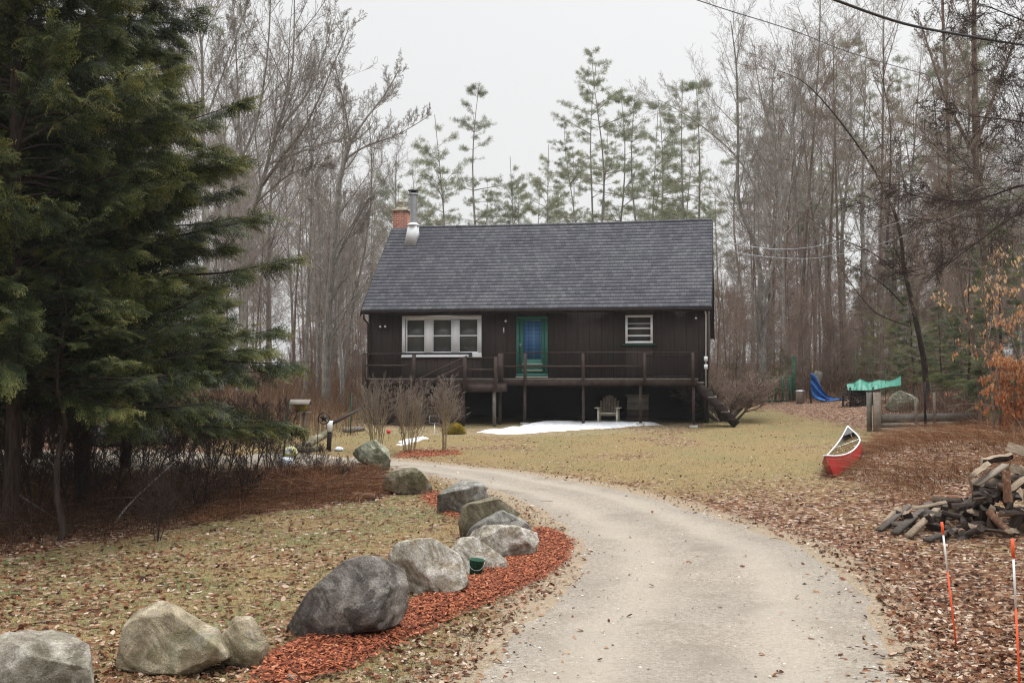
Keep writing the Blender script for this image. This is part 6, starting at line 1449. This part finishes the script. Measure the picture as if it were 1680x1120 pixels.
# understorey evergreens on the right
for k, (px, py, Y, key, lab) in enumerate([
    (1500, 450, 47, 'hemlock_far', 'green hemlock behind the leaning dark tree'), (1545, 470, 43, 'hemlock_far', 'dark low hemlock right of the leaning tree'), (1640, 370, 33, 'hemlock_far', 'dark green hemlock behind the orange beech leaves'),
    (1720, 330, 30, 'hemlock_far', 'dark hemlock cut by the right edge of the photo'), (1440, 500, 52, 'young_pine', 'yellow green young pine above the garden netting'), (1475, 560, 49, 'young_pine', 'low young pine just behind the green netting'),
    (1282, 570, 53, 'young_pine', 'yellow green young pine behind the green gate'), (1200, 560, 56, 'young_pine', 'young pine between the gable and the bare shrub'), (1340, 600, 55, 'young_pine', 'small young pine behind the blue tarp'),
    (1385, 600, 56, 'young_pine', 'small young pine behind the broken stump'), (1565, 500, 50, 'hemlock_far', 'middle distance hemlock left of the orange beech'), (1420, 430, 62, 'hemlock_far', 'hazy hemlock deep in the wood above the netting'), (1590, 400, 38, 'hemlock_far', 'green hemlock between the leaning tree and the orange beech'), (1375, 520, 57, 'hemlock_far', 'small hemlock behind the broken stump and tarp'), (1520, 520, 46, 'young_pine', 'yellow green pine sapling left of the dark low hemlock'), (1470, 400, 66, 'hemlock_far', 'hazy tall hemlock behind the leaning tree top')]):
    x = xat(px, Y); plant(key, x, Y, topH(py, Y, x), None, lab, None)
# beech saplings that keep their orange leaves
def beech(lab, Y, stems, nleaf, seed, tl, th, z_lo, z_hi):
    s = Skel(seed, 0.004); b = None
    BP = dict(SPREAD, n=[15, 6, 4, 3], maxlev=3, t0=[0.15, 0.15, 0.1, 0.1], ang=[70, 40, 40, 40], trop=[0.0, 0.0, -0.02, -0.02], ratio=[0.24, 0.45, 0.4, 0.5], fall=[0.3, 0.3, 0.3, 0.2], biglev=0, bigr=0.01)
    for pts in stems:
        W = []
        for px, py in pts:
            p = at(px, py, Y)
            if b is None: b = Vector((p.x, p.y, G1(p.x, p.y)))
            W.append(p - b)
        s.follow(W, 0.035, 0.006, BP)
    root = s.build('beech_sapling', 'bark_brown', 'twig_brown', b, lab, 'tree', None)
    g = np.random.default_rng(seed); tips = []
    for p, r in s.small:
        for q in p[1:]: tips.append((*q,))
    tips = np.array(tips); tips = tips[(tips[:, 2] > z_lo) & (tips[:, 2] < z_hi)]; pick = tips[g.integers(0, len(tips), nleaf)] + g.normal(0, 0.035, (nleaf, 3))
    leaf = np.array([[0, 0, 0], [0.022, 0.004, -0.035], [0, 0.008, -0.085], [-0.022, 0.004, -0.035]])
    az = g.uniform(0, 6.28, nleaf); M = np.zeros((nleaf, 3, 3)); c, sn = np.cos(az), np.sin(az); tlt = g.normal(0, 0.35, nleaf)
    M[:, 0, 0] = c; M[:, 1, 0] = sn; M[:, 0, 1] = -sn; M[:, 1, 1] = c; M[:, 2, 2] = 1; M[:, 0, 2] = tlt * 0.6; M[:, 1, 2] = g.normal(0, 0.3, nleaf)
    M *= g.uniform(0.7, 1.3, nleaf)[:, None, None]
    hh = np.clip((pick[:, 2] - z_lo) / (z_hi - z_lo), 0, 1)
    Acc().inst(leaf, [[0, 1, 2, 3]], M, pick, np.clip(tl + (th - tl) * hh + g.normal(0, 0.14, nleaf), 0, 1)).build('dead_leaves', MATS['beech_leaf'], root)
    return root
beech('beech sapling with bright orange leaves low at the right edge', 24, [[(1640, 720), (1640, 660), (1635, 610), (1650, 590)], [(1690, 720), (1690, 650), (1700, 600)], [(1668, 720), (1665, 650), (1668, 600)]], 2300, 95, 0.2, 0.6, 0.3, 2.1)
beech('taller beech sapling with pale tan and orange leaves in tiers', 25, [[(1632, 720), (1625, 600), (1615, 500), (1610, 425)], [(1700, 720), (1680, 620), (1655, 540), (1640, 480)]], 750, 96, 0.3, 1.0, 1.0, 4.6)
# ---------------------------------------------------------------- the hemlocks at the left
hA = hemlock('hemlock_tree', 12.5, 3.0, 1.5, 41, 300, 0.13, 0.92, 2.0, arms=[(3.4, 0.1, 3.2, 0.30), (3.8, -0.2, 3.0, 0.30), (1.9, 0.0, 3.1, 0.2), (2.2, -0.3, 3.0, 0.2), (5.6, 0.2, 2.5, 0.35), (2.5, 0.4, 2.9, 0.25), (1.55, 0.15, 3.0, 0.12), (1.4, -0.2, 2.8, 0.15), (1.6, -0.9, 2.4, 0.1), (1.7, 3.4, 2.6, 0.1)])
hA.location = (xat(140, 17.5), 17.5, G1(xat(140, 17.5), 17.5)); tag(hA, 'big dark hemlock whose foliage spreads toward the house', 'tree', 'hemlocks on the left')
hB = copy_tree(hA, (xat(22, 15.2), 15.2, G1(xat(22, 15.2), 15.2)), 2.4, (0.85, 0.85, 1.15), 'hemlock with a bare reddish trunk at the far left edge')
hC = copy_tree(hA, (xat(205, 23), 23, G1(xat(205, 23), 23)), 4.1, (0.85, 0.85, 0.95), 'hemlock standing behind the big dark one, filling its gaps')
hD = copy_tree(hA, (xat(-150, 19), 19, G1(xat(-150, 19), 19)), 1.2, (1.0, 1.0, 1.3), 'hemlock added beyond the left edge for shade')  # extra hemlock, trunk out of view, added to deepen the shade here
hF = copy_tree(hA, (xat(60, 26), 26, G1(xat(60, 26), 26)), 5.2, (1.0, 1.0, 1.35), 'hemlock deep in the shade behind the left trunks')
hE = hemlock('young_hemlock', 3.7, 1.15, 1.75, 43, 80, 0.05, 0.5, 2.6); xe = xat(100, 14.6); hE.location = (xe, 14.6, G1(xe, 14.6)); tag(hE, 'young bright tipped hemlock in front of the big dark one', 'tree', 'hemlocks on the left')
# hanging lower dead twigs and saplings below them
SHR = dict(wob=0.25, trop=[0.06, 0.07, 0.05, 0.03], biglev=0, bigr=0.02, maxlev=3, n=[10, 7, 5], t0=[0.25, 0.2, 0.2], ang=[35, 35, 38], ratio=[0.45, 0.5, 0.5], fall=[0.4, 0.3, 0.2], rr=[0.5, 0.5, 0.6])
SZ = {}
def shrub_proto(name, nst, H, r, seed, spread, mb, mt, P=SHR):
    s = Skel(seed, 0.005); g = s.g
    for k in range(nst):
        az = k / nst * 6.28 + g.uniform(-0.4, 0.4); sp = spread * g.uniform(0.4, 1.1); d = Vector((math.cos(az) * sp, math.sin(az) * sp, 1)).normalized()
        rb = g.uniform(0.03, 0.05 + 0.22 * (nst > 6)); s.grow(Vector((math.cos(az) * rb, math.sin(az) * rb, -0.05)), d, H * g.uniform(0.7, 1.1) * 0.62, r * g.uniform(0.6, 1.1), 0, P)
    root = empty(name); Acc().tubes(s.big, 6).build('stems', MATS[mb], root, smooth=True); Acc().tubes(s.small, 3).build('twigs', MATS[mt], root); root['zh'] = 0; SZ[root.name] = zmax(root); del root['zh']; return root
sA = shrub_proto('bare_shrub', 13, 2.9, 0.026, 51, 0.30, 'twig_tan', 'twig_brown', dict(SHR, n=[8, 5, 4], biglev=1, bigr=0.008)); usedS = [0]
def shrub(px, py, topy, lab, rz, wide=1.0, pr=None, group=None, first=False, dy=0.0):
    p = gp(px, py); p.y += dy; p.z = G1(p.x, p.y); h = at(px, topy, p.y).z - p.z
    s = h / SZ[pr.name]; o = pr if first else copy_tree(pr); o.location = p; o.rotation_euler = (0, 0, rz); o.scale = (s * wide, s * wide, s); tag(o, lab, 'shrub', group); return o
shrub(617, 738, 606, 'bare shrub at the left corner of the deck', 0.3, 0.72, sA, 'bare shrubs in front of the stair', True)
shrub(670, 742, 612, 'middle bare shrub with pale stems over the small snow patch', 2.0, 0.85, sA, 'bare shrubs in front of the stair')
sB = shrub_proto('bare_shrub', 5, 2.9, 0.03, 54, 0.14, 'twig_tan', 'twig_brown', dict(SHR, t0=[0.33, 0.2, 0.2], ang=[40, 35, 38], n=[13, 6, 4], biglev=1, bigr=0.008))
shrub(729, 742, 610, 'vase shaped bare shrub on a single stem, right of the other two', 1.0, 0.95, sB, 'bare shrubs in front of the stair', True)
sC = shrub_proto('spreading_shrub', 11, 2.9, 0.075, 57, 1.05, 'bark_brown', 'twig_red', dict(SHR, n=[12, 9, 6], ang=[38, 36, 38], biglev=1, bigr=0.012))
shrub(1188, 690, 588, 'wide spreading bare shrub with reddish twigs at the right end of the deck', 0.4, 1.45, sC, None, True)
# yellow green low shrub
yb = gp(746, 712); yo = empty('low_evergreen_shrub', yb, 0, 'low yellow green shrub below the deck, right of the vase shaped shrub', 'shrub')
g = np.random.default_rng(8); m = 1300; P_ = g.normal(size=(m, 3)); P_ /= np.linalg.norm(P_, axis=1, keepdims=True); P_[:, 2] = np.abs(P_[:, 2]); P_ = P_ * (0.30, 0.24, 0.30) * g.uniform(0.5, 1.05, (m, 1)); V, T, _ = tuft_shape(9, 0.06, 0.008, 5)
Acc().inst(V, T, frames(P_ + (0, 0, 0.05), g), P_, np.clip(g.normal(0.5, 0.2, m) + P_[:, 2] * 0.8, 0, 1)).build('leaves', MATS['yellow_leaf'], yo)
Acc().tubes([([(0, 0, 0), tuple(P_[i] * 0.5), tuple(P_[i] * 0.9)], [0.008, 0.005, 0.003]) for i in range(30)], 4).build('stems', MATS['twig_brown'], yo)
# saplings and bare brush stems in the shade at the left
sD = shrub_proto('brushy_sapling', 4, 2.9, 0.02, 61, 0.4, 'twig_dark', 'twig_dark'); first = True
for k, (px, py, tp) in enumerate([(440, 772, 650), (405, 790, 640), (365, 800, 650), (330, 845, 700), (468, 800, 700), (290, 800, 640), (235, 820, 650), (180, 840, 660), (120, 850, 670), (60, 860, 640), (258, 890, 760), (395, 832, 740), (520, 792, 722), (150, 790, 640), (30, 800, 650), (560, 800, 745), (345, 770, 640), (-60, 850, 600)]):
    o = shrub(px, py, tp, 'bare dark sapling in the brush below the hemlocks', k * 1.3, 1.0, sD, 'dark saplings below the hemlocks', first); first = False
# pale bare stick and fallen birch branch in the dark brush
def stick(lab, pts, r, mat='bark_pale'):
    P = [at(a_, b_, Y_) for a_, b_, Y_ in pts]; Q = catmull([tuple(p) for p in P], 14); o = Acc().tube(list(Q - Q[0]), list(np.linspace(r, r * 0.4, 14)), 6).build('fallen_branch', MATS[mat]); o.location = Q[0]; tag(o, lab, 'branch')
stick('pale fallen branch leaning diagonally in the dark brush', [(168, 888, 15.6), (205, 835, 16.4), (245, 795, 17.4), (300, 745, 19)], 0.016)
stick('thin pale dead branch low at the left edge of the brush', [(8, 795, 15.5), (60, 830, 15.6), (120, 868, 15.6)], 0.010, 'bark_grey')
stick('dead branch sticking out of the lower left hemlock shade', [(165, 880, 15.4), (150, 905, 15.1), (210, 888, 15.2)], 0.007, 'bark_grey')
# ---------------------------------------------------------------- litter, grass, mulch chips, brush (what nobody could count)
def stuff(o, ): tag(o, kind='stuff'); return o
def rot_rand(g, m, tilt):
    az = g.uniform(0, 2 * math.pi, m); a = np.stack([np.cos(az), np.sin(az), g.normal(0, tilt, m)], -1); a /= np.linalg.norm(a, axis=1, keepdims=True)
    n = np.stack([g.normal(0, tilt, m), g.normal(0, tilt, m), np.ones(m)], -1); b = np.cross(n, a); b /= np.linalg.norm(b, axis=1, keepdims=True); c = np.cross(a, b)
    return np.stack([a, b, c], -1)
def sample_fan(g, m, y0, y1, pad=0.62):      # spread over the view and well beside it, thinner with distance
    y = 1 / (g.uniform(1 / y1, 1 / y0, m)); x = g.uniform(-pad, pad, m) * (y + 3); return x, y
g = np.random.default_rng(99)
# fallen leaves
x, y = sample_fan(g, 420000, 4.5, 50); sd = road_sd(x, y)
dens = np.clip(leafiness(x, y), 0, 1) * (sd > -0.05) + 0.0
dens = np.where(sd < -0.02, 0.006 + 0.26 * np.exp(sd / 0.16), dens * 0.62 + 0.02)
dens += 0.35 * np.exp(-np.abs(sd - 0.15) / 0.35) * (sd > 0)
for bx, by, br in BLD: dens += 0.5 * np.exp(-np.abs(np.hypot(x - bx, (y - by)) - br * 0.85) / 0.13)
m_ = np.minimum(poly_sd(MULCH, x, y), 1.0); dens = np.where(m_ < 0, 0.13, dens)
k = g.random(len(x)) < dens * 0.62; x, y = x[k], y[k]; m = len(x)
LEAF = []
for q in range(3):
    c = [0.25, -0.2, 0.45][q]; L_ = np.array([[-0.5, 0, 0.0], [-0.12, -0.30, 0.12 * c], [0.28, -0.20, 0.30 * c], [0.5, 0.02, 0.05], [0.24, 0.22, 0.26 * c], [-0.16, 0.28, 0.10 * c], [0.05, 0, -0.10 * c]]); LEAF.append(L_)
LT = [[0, 1, 6], [1, 2, 6], [2, 3, 6], [3, 4, 6], [4, 5, 6], [5, 0, 6]]
a = Acc(); z = G(x, y) + 0.012; wq = g.integers(0, 3, m); tone = np.clip(g.beta(1.4, 1.5, m) + 0.06 * (wq == 1), 0, 1)
sz = 0.018 + 0.065 * g.random(m) ** 1.8
for q in range(3):
    s_ = wq == q; a.inst(LEAF[q], LT, rot_rand(g, s_.sum(), 0.42) * sz[s_][:, None, None], np.stack([x[s_], y[s_], z[s_]], -1), tone[s_])
# a few leaves blown onto the snow
stuff(a.build('fallen_leaves', MATS['leaf_mat'])); NLV = m
# grass blades: dry straw and some green
def blades(name, mat, m0, y0, y1, hmin, hmax, wd, densf, tonef, lay=1.1):
    x, y = sample_fan(g, m0, y0, y1); k = (g.random(m0) < densf(x, y)) & (road_sd(x, y) > 0.05); x, y = x[k], y[k]; m = len(x)
    z = G(x, y) - 0.004; h = g.uniform(hmin, hmax, m); az = g.uniform(0, 6.28, m); ln = g.normal(0, lay, m); b0 = np.stack([x, y, z], -1)
    d = np.stack([np.cos(az) * ln, np.sin(az) * ln, np.ones(m)], -1); d /= np.linalg.norm(d, axis=1, keepdims=True); wv = np.stack([-np.sin(az + g.normal(0, 0.6, m)), np.cos(az), np.zeros(m)], -1) * wd
    wv *= (0.6 + y[:, None] / 18)
    mid = b0 + d * h[:, None] * 0.55; tip = b0 + (d + np.stack([np.cos(az), np.sin(az), -0.5 * np.ones(m)], -1) * 0.35) * h[:, None]
    V = np.stack([b0 - wv, b0 + wv, mid + wv * 0.7, mid - wv * 0.7, tip], 1).reshape(-1, 3); I = np.arange(m)[:, None] * 5
    o = Acc().add(V, q=I + np.array([[0, 1, 2, 3]]), t=I + np.array([[3, 2, 4]]), tone=np.repeat(tonef(x, y, m), 5)).build(name, MATS[mat]); stuff(o)
lawn = lambda x, y: np.clip(1.15 - leafiness(x, y), 0.05, 1) * (poly_sd(MULCH, x, y) > 0.05)
blades('dry_grass', 'straw_mat', 330000, 4.5, 44, 0.02, 0.065, 0.0022, lambda x, y: 0.9 * lawn(x, y), lambda x, y, m: np.clip(g.normal(0.5, 0.2, m) + 0.25 * (fbm(x * 0.8, y * 0.8, 3, 4) - 0.5), 0, 1))
grn = lambda x, y: np.where((x < 0) & (y < 22), 0.85, 0.22) * sstep(0.42, 0.60, fbm(x * 0.9, y * 0.9, 3, 17)) * lawn(x, y)
blades('green_grass', 'grass_mat', 240000, 4.5, 44, 0.02, 0.05, 0.0022, grn, lambda x, y, m: np.clip(g.normal(0.5, 0.2, m), 0, 1), 0.8)
# mulch chips
a = Acc(); Ms = []; chip = np.array([[-0.5, -0.12, 0], [0.45, -0.16, 0.03], [0.5, 0.1, 0], [-0.42, 0.14, -0.02], [0, 0, 0.12]]); CT = [[0, 1, 4], [1, 2, 4], [2, 3, 4], [3, 0, 4]]
for PL, n_ in ((MULCH, 26000), (MULCH2, 1500), (MULCH3, 1200)):
    PL = np.array(PL); x = g.uniform(PL[:, 0].min() - 0.3, PL[:, 0].max() + 0.3, n_ * 4); y = g.uniform(PL[:, 1].min() - 0.3, PL[:, 1].max() + 0.3, n_ * 4); s_ = poly_sd(PL, x, y); k = g.random(len(x)) < np.clip(0.7 - s_ * 7.0, 0, 1) * (s_ < 0.14); x, y = x[k][:n_], y[k][:n_]; m = len(x)
    a.inst(chip, CT, rot_rand(g, m, 0.28) * g.uniform(0.02, 0.062, m)[:, None, None], np.stack([x, y, G(x, y) + 0.03 + g.uniform(0, 0.035, m) * (s_[k][:n_] < 0)], -1), np.clip(g.beta(1.8, 1.8, m) * 0.95, 0, 1))
stuff(a.build('red_mulch', MATS['mulch_mat']))
# pebbles on and beside the driveway
x, y = sample_fan(g, 60000, 4.5, 26, 0.5); sd = road_sd(x, y); k = (sd < 0.7) & (g.random(len(x)) < np.where(sd < -0.3, 0.16, 0.45)); x, y = x[k], y[k]; m = len(x)
PB = np.array([[1, 0, 0], [0.2, 0.8, 0], [-0.8, 0.3, 0], [-0.5, -0.7, 0], [0.5, -0.6, 0], [0, 0, 0.6]]); a = Acc().inst(PB, [[0, 1, 5], [1, 2, 5], [2, 3, 5], [3, 4, 5], [4, 0, 5]], rot_rand(g, m, 0.15) * (0.004 + 0.014 * g.random(m) ** 3)[:, None, None], np.stack([x, y, gmacro(x, y) + 0.014 + 0.0], -1), g.uniform(0, 1, m))
stuff(a.build('gravel', MATS['pebble_mat']))
# dead brush: arching stems
def stems(name, mat, P, n_, h0, h1, r, arch, seed, side=None, tone0=0.45, tsd=0.22, clump=0.0):
    g = np.random.default_rng(seed); P = np.array(P); c = n_ * 6
    x = g.uniform(P[:, 0].min(), P[:, 0].max(), c); y = g.uniform(P[:, 1].min(), P[:, 1].max(), c)
    keep = (poly_sd(P, x, y) < 0.1) & (road_sd(x, y) > 0.25)
    if clump: keep &= g.random(c) < sstep(clump, clump + 0.25, fbm(x * 1.1, y * 1.1, 2, seed))
    x, y = x[keep][:n_], y[keep][:n_]; m = len(x); h = g.uniform(h0, h1, m) * (0.3 + 0.7 * sstep(0.05, -1.1, poly_sd(P, x, y))) * (0.45 + 1.1 * fbm(x * 1.3, y * 1.3, 2, seed + 3)); az = g.uniform(0, 6.28, m) if side is None else g.normal(side, 0.7, m)
    ar = np.abs(g.normal(arch, arch * 0.5, m)); b0 = np.stack([x, y, G(x, y) - 0.02], -1); hd = np.stack([np.cos(az), np.sin(az), np.zeros(m)], -1); up = np.array([[0, 0, 1.0]])
    pts = []
    for t in (0, 0.3, 0.62, 1.0): pts.append(b0 + hd * (h * ar * t ** 1.6)[:, None] + up * (h * (t - 0.42 * np.minimum(ar, 1.3) * t * t))[:, None] + g.normal(0, 0.012, (m, 3)) * t)
    P4 = np.stack(pts, 1); rr_ = np.array([1, 0.8, 0.55, 0.25])[None] * (r * g.uniform(0.6, 1.3, m))[:, None]
    o = Acc().tubes([(P4[i], rr_[i]) for i in range(m)], 3, tone=list(np.clip(g.normal(tone0, tsd, m), 0, 1))).build(name, MATS[mat]); stuff(o)
stems('dead_brush', 'brush_mat', BRUSH_L, 14000, 0.25, 0.75, 0.0035, 1.0, 1, tone0=0.24, clump=0.25)  # low tone paints hemlock shade into these dark, wet stems
BRL2 = px_poly([(330, 862), (440, 842), (560, 826), (625, 812), (640, 790), (600, 770), (480, 772), (380, 800)])
stems('dead_brush', 'rust_brush_mat', BRL2, 6500, 0.3, 0.8, 0.004, 1.3, 2, tone0=0.5, clump=0.2)
stems('dead_brush', 'rust_brush_mat', BRUSH_R, 13000, 0.3, 0.75, 0.0045, 1.25, 3, side=3.5, tone0=0.58, clump=0.28)
stems('dry_grass_clump', 'straw_mat', px_poly([(1372, 782), (1405, 768), (1400, 756), (1372, 770)]), 900, 0.2, 0.42, 0.003, 0.8, 31, tone0=0.6)
stems('dead_brush', 'rust_brush_mat', px_poly([(1398, 772), (1440, 750), (1430, 730), (1408, 745)]), 900, 0.25, 0.55, 0.004, 1.0, 32, tone0=0.5)
BEDP = px_poly([(1445, 690), (1610, 700), (1700, 705), (1800, 690), (1800, 640), (1600, 655), (1450, 665)])
stems('garden_weeds', 'brush_mat', BEDP, 6000, 0.4, 1.2, 0.005, 0.35, 4, tone0=0.42)
UND_L = px_poly([(400, 735), (590, 712), (600, 675), (560, 668), (430, 672), (300, 700)]); UND_L2 = [(-12, 44), (-4.5, 47), (-4.5, 60), (-18, 60)]
stems('undergrowth', 'brush_mat', UND_L, 4500, 0.35, 1.1, 0.005, 0.3, 5, tone0=0.6, tsd=0.15)
stems('undergrowth', 'brush_mat', UND_L2, 9000, 0.5, 1.8, 0.007, 0.3, 6, tone0=0.6, tsd=0.18)
stems('undergrowth', 'brush_mat', [(8, 54), (14, 50), (24, 44), (34, 44), (34, 64), (8, 64)], 13000, 0.4, 1.7, 0.008, 0.35, 7, tone0=0.42)
stems('undergrowth', 'brush_mat', [(-30, 15), (-5.3, 16.2), (-3.8, 20), (-4.5, 26), (-14, 30), (-30, 30)], 9000, 0.3, 1.1, 0.005, 0.5, 8, tone0=0.3, clump=0.3)  # tone kept low, shade below the hemlocks put into the colour
stems('undergrowth', 'brush_mat', [(11.5, 20), (24, 18), (26, 42), (14, 42)], 7000, 0.3, 1.2, 0.006, 0.5, 9, tone0=0.45, clump=0.3)
stems('undergrowth', 'brush_mat', [(-40, 30), (-9, 28), (-7.5, 36), (-12, 48), (-40, 48)], 8000, 0.5, 1.8, 0.008, 0.35, 10, tone0=0.3)  # dark tone carries the shade behind the hemlocks
stems('undergrowth', 'brush_mat', [(-50, 62), (50, 62), (70, 100), (-70, 100)], 12000, 1.0, 3.4, 0.014, 0.25, 11, tone0=0.45)
for (px, py, hgt, n_) in ((235, 1085, 0.28, 90), (1600, 1010, 0.2, 160), (1630, 1075, 0.18, 120), (1200 + 380, 985, 0.16, 90)):
    c_ = gp(px, py); P = [(c_.x - 0.16, c_.y - 0.12), (c_.x + 0.16, c_.y - 0.12), (c_.x + 0.16, c_.y + 0.12), (c_.x - 0.16, c_.y + 0.12)]; stems('dry_tuft', 'straw_mat', P, n_, hgt * 0.6, hgt * 1.2, 0.0018, 0.9, int(px), tone0=0.55)
# twigs dropped on the driveway and its edges
x, y = sample_fan(g, 420, 5, 22, 0.5); kk = (road_sd(x, y) > -0.5) | (g.random(420) < 0.15); x, y = x[kk], y[kk]; m = len(x); az = g.uniform(0, 6.28, m); l = g.uniform(0.02, 0.10, m); c_ = np.stack([x, y, G(x, y) + 0.02], -1); d = np.stack([np.cos(az) * l, np.sin(az) * l, np.zeros(m)], -1)
stuff(Acc().tubes([([c_[i] - d[i], c_[i] + (0, 0, 0.008), c_[i] + d[i]], [0.003, 0.0035, 0.002]) for i in range(m)], 4).build('fallen_twigs', MATS['twig_dark']))
# ---------------------------------------------------------------- mist
hz = Acc().box(-175, 175, -27, 265, -8.0, 45.0).build('haze'); tag(hz, kind='stuff')
m = bpy.data.materials.new('haze_mat'); m.use_nodes = True; nt = m.node_tree; nt.nodes.clear()
v = nt.nodes.new('ShaderNodeVolumePrincipled'); v.inputs['Color'].default_value = (0.93, 0.95, 0.97, 1); v.inputs['Density'].default_value = 0.00035; v.inputs['Anisotropy'].default_value = 0.2
o_ = nt.nodes.new('ShaderNodeOutputMaterial'); nt.links.new(v.outputs[0], o_.inputs['Volume']); hz.data.materials.append(m)
